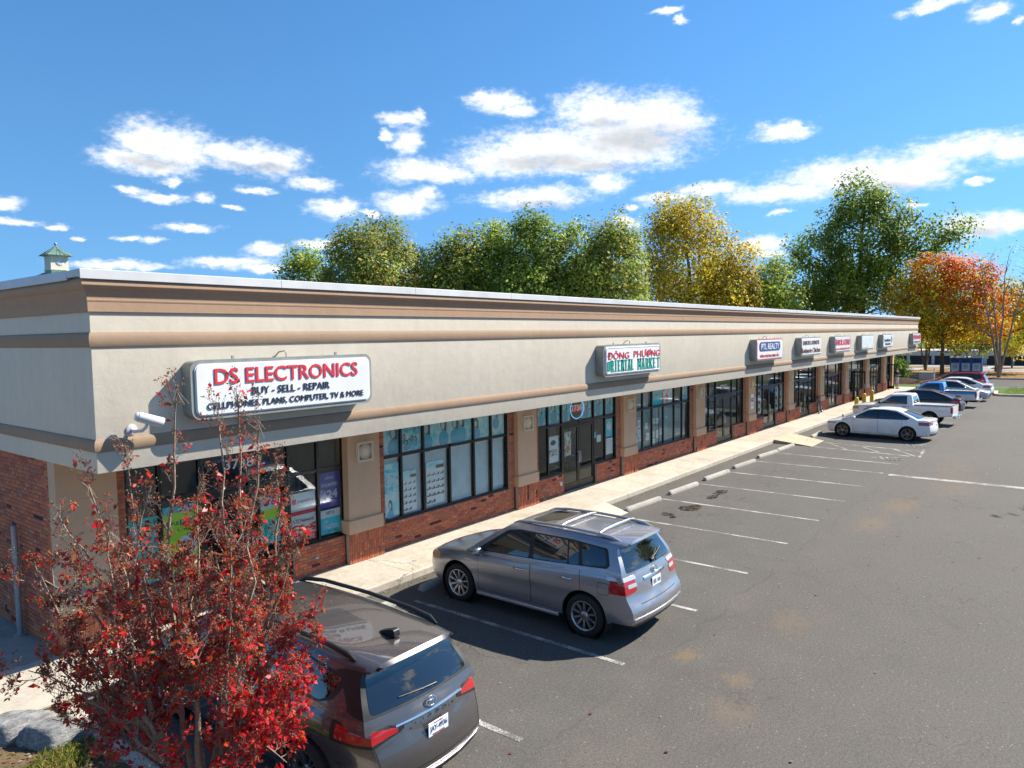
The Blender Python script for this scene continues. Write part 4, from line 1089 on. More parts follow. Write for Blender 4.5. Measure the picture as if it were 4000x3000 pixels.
VAN = dict(L=5.18, W=1.90, wr=0.36, rim=0.24, tw=0.235, xfa=1.62, xra=-1.45, arch=0.42, style='five_split', rim_mat='rim_dark', paint='paint_van',
    low=dict(zref=0.6, ns=48, kf=0.14, kr=0.12, zlo=tab([(-2.6, 0.32), (-2.0, 0.24), (0, 0.19), (1.6, 0.20), (2.6, 0.24)]),
        zhi=tab([(-2.6, 1.13), (-1.9, 1.14), (0.0, 1.08), (1.2, 1.04), (1.55, 1.02), (2.1, 0.93), (2.4, 0.83), (2.6, 0.70)]),
        xr=tab([(0.2, -2.30), (0.36, -2.41), (0.5, -2.46), (0.62, -2.455), (0.8, -2.41), (0.93, -2.36), (0.99, -2.35), (1.05, -2.31), (1.2, -2.22)]), xf=tab([(0.2, 2.30), (0.4, 2.42), (0.6, 2.45), (0.8, 2.40), (1.0, 2.2)]),
        w=tab([(-2.6, 0.70), (-2.4, 0.80), (-2.1, 0.885), (-1.6, 0.935), (-1.0, 0.95), (0, 0.94), (1.4, 0.95), (2.0, 0.90), (2.35, 0.80), (2.6, 0.64)]),
        ws=tab([(0, 0.92), (0.1, 0.965), (0.25, 0.975), (0.4, 0.968), (0.6, 0.99), (0.74, 1.0), (0.88, 0.965), (1.0, 0.93)]), crown=tab([(-2.3, 0.0), (1.0, 0.01), (1.8, 0.04), (2.4, 0.03)])),
    top=dict(zref=1.72, ns=36, kf=0.2, kr=0.10, zlo=lambda x: 1.0, zhi=tab([(-2.2, 1.59), (-1.6, 1.64), (-0.6, 1.665), (0.1, 1.645), (0.5, 1.60), (0.8, 1.55)]),
        xr=tab([(1.0, -2.34), (1.12, -2.29), (1.35, -2.13), (1.47, -2.06), (1.515, -2.05), (1.545, -2.16), (1.565, -2.19), (1.6, -2.16), (1.7, -2.1)]), xf=tab([(1.0, 1.62), (1.06, 1.50), (1.3, 1.10), (1.5, 0.74), (1.6, 0.52), (1.7, 0.3)]),
        w=tab([(-2.3, 0.80), (-2.0, 0.85), (-1.6, 0.89), (-0.5, 0.905), (0.4, 0.89), (1.0, 0.85)]), ws=tab([(0, 1.0), (0.12, 0.985), (0.5, 0.89), (0.85, 0.775), (1.0, 0.72)]), crown=lambda x: 0.02),
    dlo=[rpoly([(1.3, 1.075), (0.66, 1.49), (0.3, 1.54), (-1.2, 1.54), (-1.98, 1.45), (-1.80, 1.22), (-1.6, 1.16), (0.2, 1.10)], 0.06)],
    windows=[[(1.08, 1.10), (0.60, 1.45), (0.22, 1.515), (0.18, 1.11)], [(0.10, 1.115), (0.14, 1.52), (-0.86, 1.525), (-0.90, 1.145)], [(-0.98, 1.15), (-0.94, 1.52), (-1.25, 1.515), (-1.87, 1.43), (-1.74, 1.24), (-1.6, 1.175)]],
    doors=[[(1.16, 1.04), (0.16, 1.05), (0.14, 0.32), (1.16, 0.32)], [(0.13, 1.05), (-0.96, 1.09), (-0.98, 0.32), (0.11, 0.32)]], handles=[(0.28, 0.93), (-0.02, 0.93)], mirror=(1.08, 1.10),
    patches=[('windshield', 'glass_dark', 'top', 0.0045, rpoly([(-0.78, 1.07), (0.78, 1.07), (0.6, 1.52), (-0.6, 1.52)], 0.06), 0.4, 2.2, 'x'),
        ('window_trim', 'black_trim', 'top', 0.0025, rpoly([(-0.83, 1.13), (0.83, 1.13), (0.68, 1.535), (-0.68, 1.535)], 0.05), -2.8, -1.2, 'x'), ('rear_window', 'glass_dark', 'top', 0.0055, rpoly([(-0.73, 1.155), (0.73, 1.155), (0.60, 1.53), (-0.60, 1.53)], 0.07), -2.8, -1.2, 'x'),
        ('taillight', 'lamp_red', 'low', 0.008, rpoly([(0.48, 0.945), (0.48, 0.985), (0.8, 1.03), (1.3, 1.06), (1.3, 0.94), (0.85, 0.885)], 0.02), -2.8, -1.93, 'x'), ('taillight', 'lamp_red', 'low', 0.008, rpoly([(-0.48, 0.945), (-0.48, 0.985), (-0.8, 1.03), (-1.3, 1.06), (-1.3, 0.94), (-0.85, 0.885)], 0.02), -2.8, -1.93, 'x'),
        ('taillight_bezel', 'black_trim', 'low', 0.006, rpoly([(0.40, 0.95), (0.40, 1.005), (0.8, 1.055), (1.3, 1.085), (1.3, 0.91), (0.85, 0.85)], 0.02), -2.8, -1.87, 'x'), ('taillight_bezel', 'black_trim', 'low', 0.006, rpoly([(-0.40, 0.95), (-0.40, 1.005), (-0.8, 1.055), (-1.3, 1.085), (-1.3, 0.91), (-0.85, 0.85)], 0.02), -2.8, -1.87, 'x'),
        ('headlight', 'lamp_clear', 'low', 0.007, rpoly([(0.55, 0.68), (0.55, 0.76), (1.2, 0.86), (1.2, 0.74)], 0.03), 2.0, 2.8, 'x'), ('headlight', 'lamp_clear', 'low', 0.007, rpoly([(-0.55, 0.68), (-0.55, 0.76), (-1.2, 0.86), (-1.2, 0.74)], 0.03), 2.0, 2.8, 'x'),
        ('garnish', 'chrome', 'low', 0.012, rpoly([(-0.5, 0.99), (0.5, 0.99), (0.5, 1.012), (-0.5, 1.012)], 0.004), -2.8, -2.2, 'x'),
        ('lower_trim', 'black_trim', 'low', 0.004, [(-1.0, 0.15), (1.0, 0.15), (1.0, 0.40), (-1.0, 0.40)], -2.8, -2.1, 'x'),
        ('rear_bumper', 'silver_plastic', 'low', 0.008, rpoly([(-0.72, 0.40), (0.72, 0.40), (0.76, 0.45), (-0.76, 0.45)], 0.01), -2.8, -2.2, 'x'),
        ('tailgate_seam', 'seam', 'low', 0.0015, [(0.722, 0.52), (0.73, 0.52), (0.80, 1.2), (0.792, 1.2)], -2.8, -2.1, 'x'), ('tailgate_seam', 'seam', 'low', 0.0015, [(-0.722, 0.52), (-0.73, 0.52), (-0.80, 1.2), (-0.792, 1.2)], -2.8, -2.1, 'x'), ('tailgate_seam', 'seam', 'low', 0.0015, [(-0.722, 0.515), (0.722, 0.515), (0.722, 0.523), (-0.722, 0.523)], -2.8, -2.1, 'x'),
        ('fuel_flap_seam', 'seam', 'low', 0.0012, rrect(-2.04, -1.86, 0.86, 1.02, 0.03), 0.3, 1.3, 'y'), ('fuel_flap', 'paint_van', 'low', 0.0022, rrect(-2.034, -1.866, 0.866, 1.014, 0.03), 0.3, 1.3, 'y')],
    extras=[van_extras])
car('minivan', 'dark grey-brown minivan with black roof rails parked behind the red-leaved bush', 'car', (5.37, 7.86, 0), PI/2, VAN)

# ---- the other cars of the row
def sedan(L, Wd, H, paint, fast=0.0, **kw):
    sx, sz, hw = L/4.68, H/1.43, Wd/2
    def X(p): return [(a*sx, b*sz) for a, b in p]
    def Z(p): return [(a*sz, b*sx) for a, b in p]
    lowf = dict(zref=0.55, ns=40, kf=0.16, kr=0.12, zlo=tab(X([(-2.34, 0.30), (-1.9, 0.22), (0, 0.17), (1.5, 0.17), (2.34, 0.22)])),
        zhi=tab(X([(-2.34, 0.93), (-2.0, 0.985), (-1.5, 0.975), (0, 0.92), (0.9, 0.89), (1.3, 0.865), (1.8, 0.79), (2.1, 0.70), (2.34, 0.58)])),
        xr=tab(Z([(0.15, -2.08), (0.3, -2.16), (0.5, -2.22), (0.7, -2.20), (0.85, -2.16), (0.95, -2.18), (1.05, -2.14)])), xf=tab(Z([(0.15, 2.02), (0.35, 2.12), (0.5, 2.17), (0.65, 2.12), (0.85, 1.85)])),
        w=tab([(-2.34*sx, hw*0.78), (-2.1*sx, hw*0.92), (-1.4*sx, hw), (0, hw*0.985), (1.4*sx, hw), (1.9*sx, hw*0.93), (2.2*sx, hw*0.78), (2.34*sx, hw*0.62)]),
        ws=tab([(0, 0.92), (0.1, 0.965), (0.25, 0.975), (0.45, 0.98), (0.68, 1.0), (0.85, 0.975), (1.0, 0.92)]), crown=tab(X([(-2.3, 0.02), (-1.2, 0.01), (0.9, 0.01), (1.6, 0.045), (2.2, 0.03)])))
    topf = dict(zref=1.42*sz, ns=30, kf=0.16, kr=0.14, zlo=lambda x: 0.84*sz, zhi=tab(X([(-1.1-fast, 1.30), (-0.7, 1.375), (-0.25, 1.405), (0.1, 1.385), (0.35, 1.33)])),
        xr=tab(Z([(0.84, -1.86-fast), (0.95, -1.72-fast), (1.15, -1.30-fast*0.7), (1.3, -0.90-fast*0.4), (1.42, -0.55)])), xf=tab(Z([(0.82, 1.50), (0.9, 1.30), (1.1, 0.86), (1.3, 0.40), (1.42, 0.05)])),
        w=tab([(-1.9*sx, hw*0.86), (-1.2*sx, hw*0.91), (0, hw*0.93), (0.6*sx, hw*0.9)]), ws=tab([(0, 1.0), (0.15, 0.985), (0.5, 0.89), (0.85, 0.755), (1.0, 0.70)]), crown=lambda x: 0.02)
    C = dict(L=L, W=Wd, wr=0.325, rim=0.23, tw=0.225, xfa=1.42*sx, xra=-1.34*sx, arch=0.365, paint=paint, low=lowf, top=topf,
        dlo=[X(rpoly([(1.05, 0.905), (0.36, 1.29), (0.05, 1.345), (-0.4, 1.35), (-0.85, 1.285), (-1.42, 1.03), (-1.3, 0.955), (-0.2, 0.93)], 0.05))],
        windows=[X([(0.92, 0.93), (0.34, 1.255), (-0.02, 1.315), (-0.06, 0.95)]), X([(-0.13, 0.955), (-0.09, 1.32), (-0.42, 1.32), (-0.80, 1.265), (-1.30, 1.03), (-1.2, 0.975)])],
        doors=[X([(1.0, 0.89), (-0.08, 0.91), (-0.1, 0.28), (0.95, 0.28)]), X([(-0.11, 0.91), (-1.1, 0.945), (-1.12, 0.62), (-0.95, 0.28), (-0.13, 0.28)])], handles=[(0.1*sx, 0.79*sz), (-0.92*sx, 0.82*sz)], mirror=(0.86*sx, 0.95*sz),
        patches=[('windshield', 'glass_dark', 'top', 0.0045, [(a*hw/0.9, b*sz) for a, b in rpoly([(-0.68, 0.90), (0.68, 0.90), (0.52, 1.31), (-0.52, 1.31)], 0.06)], 0.1, 2.0*sx, 'x'),
            ('rear_window', 'glass_dark', 'top', 0.0045, [(a*hw/0.9, b*sz) for a, b in rpoly([(-0.64, 1.0), (0.64, 1.0), (0.50, 1.285), (-0.50, 1.285)], 0.06)], -2.2*sx, -0.5*sx, 'x'),
            ('headlight', 'lamp_clear', 'low', 0.006, [(a*hw/0.9, b*sz) for a, b in rpoly([(0.42, 0.58), (0.46, 0.63), (1.1, 0.76), (1.1, 0.64)], 0.02)], 1.72*sx, 2.6*sx, 'x'), ('headlight', 'lamp_clear', 'low', 0.006, [(-a*hw/0.9, b*sz) for a, b in rpoly([(0.42, 0.58), (0.46, 0.63), (1.1, 0.76), (1.1, 0.64)], 0.02)], 1.72*sx, 2.6*sx, 'x'),
            ('grille', 'black_trim', 'low', 0.006, [(a*hw/0.9, b*sz) for a, b in rpoly([(-0.42, 0.32), (0.42, 0.32), (0.34, 0.58), (-0.34, 0.58)], 0.04)], 1.8*sx, 2.7*sx, 'x'),
            ('taillight', 'lamp_red', 'low', 0.006, [(a*hw/0.9, b*sz) for a, b in rpoly([(0.40, 0.78), (0.44, 0.86), (1.1, 0.90), (1.1, 0.75), (0.8, 0.74)], 0.02)], -2.6*sx, -1.78*sx, 'x'), ('taillight', 'lamp_red', 'low', 0.006, [(-a*hw/0.9, b*sz) for a, b in rpoly([(0.40, 0.78), (0.44, 0.86), (1.1, 0.90), (1.1, 0.75), (0.8, 0.74)], 0.02)], -2.6*sx, -1.78*sx, 'x'),
            ('lower_trim', 'black_trim', 'low', 0.005, [(-0.7, 0.15), (0.7, 0.15), (0.7, 0.36*sz), (-0.7, 0.36*sz)], -2.7*sx, -2.0*sx, 'x')],
        extras=[lambda root, C: plate(root, -2.345*sx, 0.62*sz, None, 0.0)])
    C.update({k: v for k, v in kw.items() if k != 'num'})
    return C
def lexus_extra(root, C):
    plate(root, -2.31, 0.72, None, 0.0)
    MB().rbox(0.0, 0.55, -0.32, 0.32, 1.385, 1.4285, 0.02).build('sunroof', 'glass_dark', root)
W1 = sedan(4.68, 1.81, 1.43, 'paint_white', style='five_split', rim_mat='rim_dark', rim=0.245, extras=[lexus_extra])
car('sedan', 'white sports sedan with dark split-spoke wheels beside the yellow ramp', 'car', (37.05, 7.28, 0), PI/2-0.06, W1)
W2 = sedan(4.85, 1.87, 1.46, 'paint_black', 0.12, style='five')
car('sedan', 'black sedan between the white pickup and the blue-and-white pickup', 'car', (48.9, 7.6, 0), PI/2, W2)
W3 = sedan(4.63, 1.80, 1.42, 'paint_silver', 0.1, style='five')
car('sedan', 'silver sedan backed into its bay beside the blue-and-white pickup', 'car', (59.1, 7.05, 0), -PI/2, W3)
W4 = sedan(5.0, 1.89, 1.49, 'paint_white', 0.05, style='five')
car('sedan', 'long white sedan standing in front of the red wagon', 'car', (61.95, 7.3, 0), PI/2, W4)
def pickup(L, Wd, H, paint, two_tone=None, **kw):
    sx, sz, hw = L/4.9, H/1.62, Wd/2
    def X(p): return [(a*sx, b*sz) for a, b in p]
    def Z(p): return [(a*sz, b*sx) for a, b in p]
    lowf = dict(zref=0.7, ns=40, kf=0.10, kr=0.02, zlo=tab(X([(-2.45, 0.50), (-1.6, 0.42), (0, 0.33), (1.5, 0.34), (2.45, 0.38)])),
        zhi=tab(X([(-2.45, 1.05), (-0.6, 1.05), (0.7, 1.03), (1.0, 1.02), (1.6, 0.985), (2.1, 0.93), (2.45, 0.80)])),
        xr=tab(Z([(0.3, -2.38), (0.6, -2.42), (1.1, -2.42)])), xf=tab(Z([(0.3, 2.2), (0.5, 2.32), (0.7, 2.34), (0.9, 2.25), (1.0, 2.15)])),
        w=tab([(-2.45*sx, hw*0.95), (-2.2*sx, hw*0.98), (0, hw), (1.6*sx, hw), (2.1*sx, hw*0.93), (2.45*sx, hw*0.76)]),
        ws=tab([(0, 0.95), (0.15, 0.975), (0.5, 0.985), (0.75, 1.0), (0.92, 0.98), (1.0, 0.955)]), crown=tab(X([(-2.4, 0.0), (0.9, 0.01), (1.6, 0.04), (2.3, 0.03)])))
    topf = dict(zref=1.6*sz, ns=26, kf=0.12, kr=0.02, zlo=lambda x: 0.96*sz, zhi=tab(X([(-0.6, 1.57), (-0.1, 1.60), (0.3, 1.575), (0.5, 1.53)])),
        xr=tab(Z([(0.96, -0.62), (1.2, -0.60), (1.5, -0.52), (1.62, -0.44)])), xf=tab(Z([(0.96, 1.28), (1.05, 1.12), (1.3, 0.78), (1.5, 0.48), (1.62, 0.2)])),
        w=tab([(-0.7*sx, hw*0.92), (0, hw*0.93), (0.6*sx, hw*0.9)]), ws=tab([(0, 1.0), (0.15, 0.985), (0.5, 0.91), (0.85, 0.80), (1.0, 0.74)]), crown=lambda x: 0.02)
    C = dict(L=L, W=Wd, wr=0.35, rim=0.215, tw=0.235, xfa=1.48*sx, xra=-1.38*sx, arch=0.42, paint=paint, low=lowf, top=topf,
        cut=[lambda: pmesh(X([(-2.34, 0.66), (-0.72, 0.66), (-0.72, 1.4), (-2.34, 1.4)]), -hw+0.11, hw-0.11, 'y')],
        dlo=[], windows=[X([(0.92, 1.06), (0.40, 1.46), (-0.32, 1.50), (-0.36, 1.06)])],
        doors=[X([(0.98, 1.01), (-0.42, 1.02), (-0.42, 0.42), (0.98, 0.42)])], handles=[(-0.24*sx, 0.93*sz)], mirror=(0.9*sx, 1.12*sz), mirror_mat='black_trim', handle_mat='black_trim',
        patches=[('windshield', 'glass_dark', 'top', 0.0045, [(a*hw/0.9, b*sz) for a, b in rpoly([(-0.70, 1.05), (0.70, 1.05), (0.58, 1.48), (-0.58, 1.48)], 0.05)], 0.1, 2.0*sx, 'x'),
            ('rear_window', 'glass_dark', 'top', 0.0045, [(a*hw/0.9, b*sz) for a, b in rpoly([(-0.62, 1.1), (0.62, 1.1), (0.56, 1.46), (-0.56, 1.46)], 0.05)], -1.2*sx, -0.2*sx, 'x'),
            ('headlight', 'lamp_amber', 'low', 0.006, [(a*hw/0.9, b*sz) for a, b in [(0.5, 0.70), (0.5, 0.86), (1.1, 0.88), (1.1, 0.70)]], 2.0*sx, 2.6*sx, 'x'), ('headlight', 'lamp_amber', 'low', 0.006, [(-a*hw/0.9, b*sz) for a, b in [(0.5, 0.70), (0.5, 0.86), (1.1, 0.88), (1.1, 0.70)]], 2.0*sx, 2.6*sx, 'x'),
            ('taillight', 'lamp_red', 'low', 0.006, [(hw-0.17, 0.68*sz), (hw-0.17, 0.98*sz), (hw+0.1, 0.98*sz), (hw+0.1, 0.68*sz)], -2.6*sx, -2.33*sx, 'x'), ('taillight', 'lamp_red', 'low', 0.006, [(-hw+0.17, 0.68*sz), (-hw+0.17, 0.98*sz), (-hw-0.1, 0.98*sz), (-hw-0.1, 0.68*sz)], -2.6*sx, -2.33*sx, 'x')],
        extras=[])
    def ex(root, C):
        mb = MB(); mb.rbox(-2.58*sx, -2.44*sx, -hw*0.92, hw*0.92, 0.42*sz, 0.56*sz, 0.025); mb.build('rear_bumper', 'chrome', root)
        MB().box(-2.41*sx, -2.38*sx, -hw+0.06, hw-0.06, 1.035*sz, 1.075*sz).build('bed_rail', 'black_trim', root)
        for s in (1, -1): MB().rbox(-2.40*sx, -0.66*sx, s*(hw-0.07)-0.045, s*(hw-0.07)+0.045, 1.05*sz, 1.078*sz, 0.008).build('bed_rail', 'black_trim', root)
        plate(root, -2.59*sx, 0.50*sz, None, 0.0)
    C['extras'].append(ex)
    if two_tone:
        C['patches'] += [('upper_panel', two_tone, 'low', 0.003, X([(-2.6, 0.87), (2.6, 0.87), (2.6, 1.2), (-2.6, 1.2)]), -hw-0.1, -hw+0.10, 'y'), ('upper_panel', two_tone, 'low', 0.003, X([(-2.6, 0.87), (2.6, 0.87), (2.6, 1.2), (-2.6, 1.2)]), hw-0.10, hw+0.1, 'y'),
                         ('cab_panel', two_tone, 'top', 0.0025, X([(-1.0, 1.0), (1.4, 1.0), (1.4, 1.8), (-1.0, 1.8)]), -hw-0.1, hw+0.1, 'y')]
    C.update({k: v for k, v in kw.items() if k != 'num'})
    return C
car('pickup_truck', 'white pickup truck with an open bed beside the white sports sedan', 'pickup truck', (43.5, 7.45, 0), PI/2-0.04, pickup(4.95, 1.75, 1.62, 'paint_white', style='five', rim_mat='rim_steel'))
car('pickup_truck', 'blue-and-white two-tone pickup truck with steel wheels', 'pickup truck', (54.15, 7.42, 0), PI/2, pickup(4.8, 1.74, 1.60, 'paint_white_old', 'paint_blue', style='steel', rim_mat='rim_steel'))
RED = dict(SUV); RED.update(paint='paint_red', extras=[lambda root, C: (plate(root, -2.205, 0.885, None, 0.05),) + tuple(MB().tube([(0.3, s*0.56, 1.60), (-0.1, s*0.575, 1.69), (-1.4, s*0.575, 1.69), (-1.8, s*0.56, 1.61)], 0.025, 6).build('roof_rail', 'black_trim', root) for s in (1, -1))],
    patches=[p if p[0] != 'fuel_flap' else ('fuel_flap', 'paint_red')+p[2:] for p in SUV['patches']], handle_mat='paint_red', style='five')
car('station_wagon', 'red wagon with black roof rails at the far end of the row', 'car', (65.3, 7.6, 0), PI/2, RED)

# ------------------------------------------------------------------ shop signs on the fascia
pmat('sign_cabinet', (0.27, 0.285, 0.27), 0.45, 0.2, var=0.12, scale=4)
m, n, out = newmat('sign_face')
pos = geo_pos(n)
principled(n, out, n.vm('SCALE', (0.74, 0.75, 0.76), scale=n.mr(n.noise(pos, 1.8, 4.0), 0.3, 0.7, 0.93, 1.04)), 0.25, coat=0.3)
pmat('letter_red', (0.62, 0.035, 0.05), 0.35); pmat('letter_black', (0.03, 0.04, 0.055), 0.35); pmat('letter_green', (0.02, 0.33, 0.25), 0.35)
pmat('letter_navy', (0.02, 0.045, 0.19), 0.35); pmat('letter_white', (0.75, 0.75, 0.74), 0.4); pmat('letter_orange', (0.60, 0.08, 0.04), 0.4); pmat('letter_brown', (0.16, 0.05, 0.03), 0.4); pmat('letter_grey', (0.5, 0.5, 0.52), 0.4)
def letters(body, mat, loc, w, h, bold, depth, parent):
    """one object per letter"""
    me = text_mesh(body, w, h, bold, depth)
    bm = bmesh.new(); bm.from_mesh(me); bpy.data.meshes.remove(me); bm.verts.ensure_lookup_table()
    seen = set(); isl = []
    for v in bm.verts:
        if v.index in seen: continue
        st = [v]; seen.add(v.index); comp = []
        while st:
            q = st.pop(); comp.append(q)
            for e in q.link_edges:
                o = e.other_vert(q)
                if o.index not in seen: seen.add(o.index); st.append(o)
        isl.append([min(q.co.x for q in comp), max(q.co.x for q in comp), comp])
    isl.sort(key=lambda t: t[0]); grp = []
    for a, b, comp in isl:
        if grp and min(b, grp[-1][1])-a > 0.35*min(b-a, grp[-1][1]-grp[-1][0]): grp[-1][1] = max(b, grp[-1][1]); grp[-1][2] += comp
        else: grp.append([a, b, list(comp)])
    for a, b, comp in grp:
        idx = {q.index: i for i, q in enumerate(comp)}; fs = set(f for q in comp for f in q.link_faces)
        m2 = bpy.data.meshes.new('letter'); m2.from_pydata([q.co[:] for q in comp], [], [[idx[q.index] for q in f.verts] for f in fs]); m2.update()
        link('letter', m2, mat, parent, loc)
    bm.free()
def sign(x0, x1, label, lines, red_trim=False, z0=3.83, z1=4.70, border=None, blue_edge=False):
    root = empty('shop_sign', ((x0+x1)/2, 10.5, z0)); tag(root, label, 'shop sign', 'lit box signs on the fascia')
    w, h = x1-x0, z1-z0; r = min(0.14, h*0.17)
    cab = MB(); cab.prism(rrect(-w/2, w/2, 0, h, r, 6), -0.002, -0.26, 'y')
    cab.prism(rrect(-w/2-0.012, w/2+0.012, -0.012, h+0.012, r+0.012, 6), -0.262, -0.285, 'y')
    cab.build('cabinet', 'sign_cabinet', root, smooth_angle=40)
    if red_trim: MB().prism(rrect(-w/2+0.012, w/2-0.012, 0.012, h-0.012, r-0.01, 6), -0.287, -0.293, 'y').build('trim', 'letter_red', root)
    f = MB(); f.prism(rrect(-w/2+0.045, w/2-0.045, 0.045, h-0.045, r-0.03, 6), -0.287, -0.30, 'y'); f.prism(rrect(-w/2+0.065, w/2-0.065, 0.065, h-0.065, r-0.045, 6), -0.30, -0.312, 'y')
    face = f.build('face', 'sign_face', root, smooth_angle=50)
    if border:
        pts = rrect(-w/2+0.085, w/2-0.085, 0.085, h-0.085, r-0.05, 6)
        MB().tube([(x, -0.313, z) for x, z in pts], 0.008, 6, closed=True).build('border', border, face)
    for k in (-0.28, 0.3):
        MB().box(w*k-0.02, w*k+0.02, -0.16, -0.14, h, h+0.06).build('lifting_lug', 'sign_cabinet', root)
    MB().tube([(0.02, -0.14, h-0.01), (0.02, -0.14, h+0.07), (0.0, -0.12, h+0.11), (-0.06, -0.05, h+0.09), (-0.09, 0.0, h+0.02)], 0.011, 6).build('conduit', 'sign_cabinet', root)
    for (kind, body, mat, cx, cz, tw, th, bold) in lines:
        if kind == 't':
            letters(body, mat, (cx-(x0+x1)/2, -0.313, cz-z0), tw, th, bold, 0.014, face)
        elif kind == 'b':          # lettering too small to read: a row of uneven strokes
            rs = random.Random(int(cx*10)); k0 = -tw/2
            while k0 < tw/2-0.05:
                ww = rs.uniform(0.06, 0.11); hh = th*rs.uniform(0.7, 1.0)
                MB().box(cx-(x0+x1)/2+k0, cx-(x0+x1)/2+k0+ww*0.72, -0.327, -0.313, cz-z0-th/2, cz-z0-th/2+hh).build('stroke', mat, face); k0 += ww+(0.09 if rs.random() < 0.15 else 0.0)
        else:
            MB().prism(rrect(cx-(x0+x1)/2-tw/2, cx-(x0+x1)/2+tw/2, cz-z0-th/2, cz-z0+th/2, th*bold, 8), -0.313, -0.325, 'y').build('panel', mat, face)
    return root
sign(5.38, 8.78, 'widest white box sign with large red letters over two black lines, nearest the building corner', [
    ('t', 'DS ELECTRONICS', 'letter_red', 7.085, 4.457, 2.72, 0.24, 0.010), ('t', 'BUY - SELL - REPAIR', 'letter_black', 7.08, 4.205, 1.49, 0.117, 0.0), ('t', 'CELLPHONES, PLANS, COMPUTER, TV & MORE', 'letter_black', 7.08, 4.012, 2.97, 0.112, 0.0)])
sgn = sign(17.02, 20.38, 'white box sign with red words over tall green serif words', [
    ('t', '\u0110\u00d4NG', 'letter_red', 17.77, 4.42, 1.19, 0.235, 0.0), ('t', 'PH\u01af\u01a0NG', 'letter_red', 19.46, 4.43, 1.64, 0.23, 0.0)], border='letter_grey')
# tall slab-serif words, drawn stroke by stroke
SERIF = {'O': [(0.2, 0.12, 0.2, 0.88), (0.8, 0.12, 0.8, 0.88), (0.2, 0.9, 0.8, 0.9), (0.2, 0.1, 0.8, 0.1)], 'R': [(0.25, 0, 0.25, 1), (0.25, 0.95, 0.75, 0.95), (0.25, 0.5, 0.75, 0.5), (0.78, 0.55, 0.78, 0.9), (0.5, 0.5, 0.85, 0)], 'I': [(0.5, 0, 0.5, 1)],
    'E': [(0.25, 0, 0.25, 1), (0.25, 0.95, 0.85, 0.95), (0.25, 0.5, 0.65, 0.5), (0.25, 0.05, 0.88, 0.05)], 'N': [(0.2, 0, 0.2, 1), (0.8, 0, 0.8, 1), (0.2, 1, 0.8, 0)], 'T': [(0.5, 0, 0.5, 1), (0.1, 0.95, 0.9, 0.95)], 'A': [(0.18, 0, 0.5, 1), (0.82, 0, 0.5, 1), (0.3, 0.35, 0.7, 0.35)],
    'L': [(0.25, 0, 0.25, 1), (0.25, 0.05, 0.88, 0.05)], 'M': [(0.14, 0, 0.14, 1), (0.86, 0, 0.86, 1), (0.14, 1, 0.5, 0.25), (0.86, 1, 0.5, 0.25)], 'K': [(0.2, 0, 0.2, 1), (0.25, 0.45, 0.82, 1), (0.4, 0.55, 0.85, 0)]}
def serif_word(word, x0, x1, z0, z1, mat, root, ox, oz):
    cw = (x1-x0)/len(word); h = z1-z0
    face = [c for c in root.children if c.name.startswith('face')][0]
    for i, ch in enumerate(word):
        mb = MB()
        for (a, b, c, d) in SERIF[ch]:
            A = Vector((x0+(i+0.06+a*0.88)*cw, z0+b*h)); Bv = Vector((x0+(i+0.06+c*0.88)*cw, z0+d*h)); dv = (Bv-A).normalized(); q = Vector((-dv.y, dv.x))
            thin = 0.012 if abs(dv.x) > 0.9 else 0.024
            A2, B2 = A-dv*0.008, Bv+dv*0.008
            mb.prism([(v.x-ox, v.y-oz) for v in (A2+q*thin, A2-q*thin, B2-q*thin, B2+q*thin)], -0.312, -0.327, 'y')
            if abs(dv.y) > 0.6 and ch != 'O':
                for P, on in ((A, b), (Bv, d)):
                    if on in (0, 1): mb.prism([(P.x-ox-0.05, P.y-oz-0.011), (P.x-ox+0.05, P.y-oz-0.011), (P.x-ox+0.05, P.y-oz+0.011), (P.x-ox-0.05, P.y-oz+0.011)], -0.312, -0.3262, 'y')
        mb.build('letter', mat, face)
serif_word('ORIENTAL', 17.13, 18.66, 3.97, 4.265, 'letter_green', sgn, 18.70, 3.83)
serif_word('MARKET', 18.86, 20.29, 3.97, 4.265, 'letter_green', sgn, 18.70, 3.83)
sign(28.78, 31.98, 'red-edged box sign with white letters on a dark blue oval', [
    ('p', '', 'letter_navy', 30.33, 4.395, 2.56, 0.37, 0.48), ('t', 'PTL REALTY', 'letter_white', 30.36, 4.395, 2.2, 0.24, 0.01), ('t', 'V\u0102N PH\u00d2NG \u0110\u1ecaA \u1ed0C', 'letter_orange', 30.3, 4.02, 2.36, 0.19, 0.012)], red_trim=True)
sgn = sign(34.68, 37.9, 'white box sign with two lines of brown letters', [
    ('t', "SABOR LATINO'S", 'letter_brown', 36.19, 4.45, 2.6, 0.2, 0.015), ('t', 'Rotisserie Chicken', 'letter_brown', 36.19, 4.085, 3.0, 0.23, 0.012)])
sign(40.5, 43.76, 'white box sign with one bold line of red letters and a faint line below', [
    ('t', 'SABOR LATINO', 'letter_red', 42.1, 4.37, 3.0, 0.32, 0.02), ('b', '', 'letter_orange', 42.05, 4.02, 2.9, 0.10, 0.0)], border='letter_grey')
sign(46.38, 49.5, 'blank white box sign with nothing legible on it', [('b', '', 'letter_grey', 47.2, 3.95, 1.3, 0.05, 0.0)])
sgn = sign(52.27, 55.35, 'white box sign with small black letters and a curved black stroke', [
    ('b', '', 'letter_black', 53.6, 4.31, 1.9, 0.17, 0.02), ('b', '', 'letter_black', 53.7, 4.06, 1.6, 0.13, 0.02)])
fc = [c for c in sgn.children if c.name.startswith('face')][0]
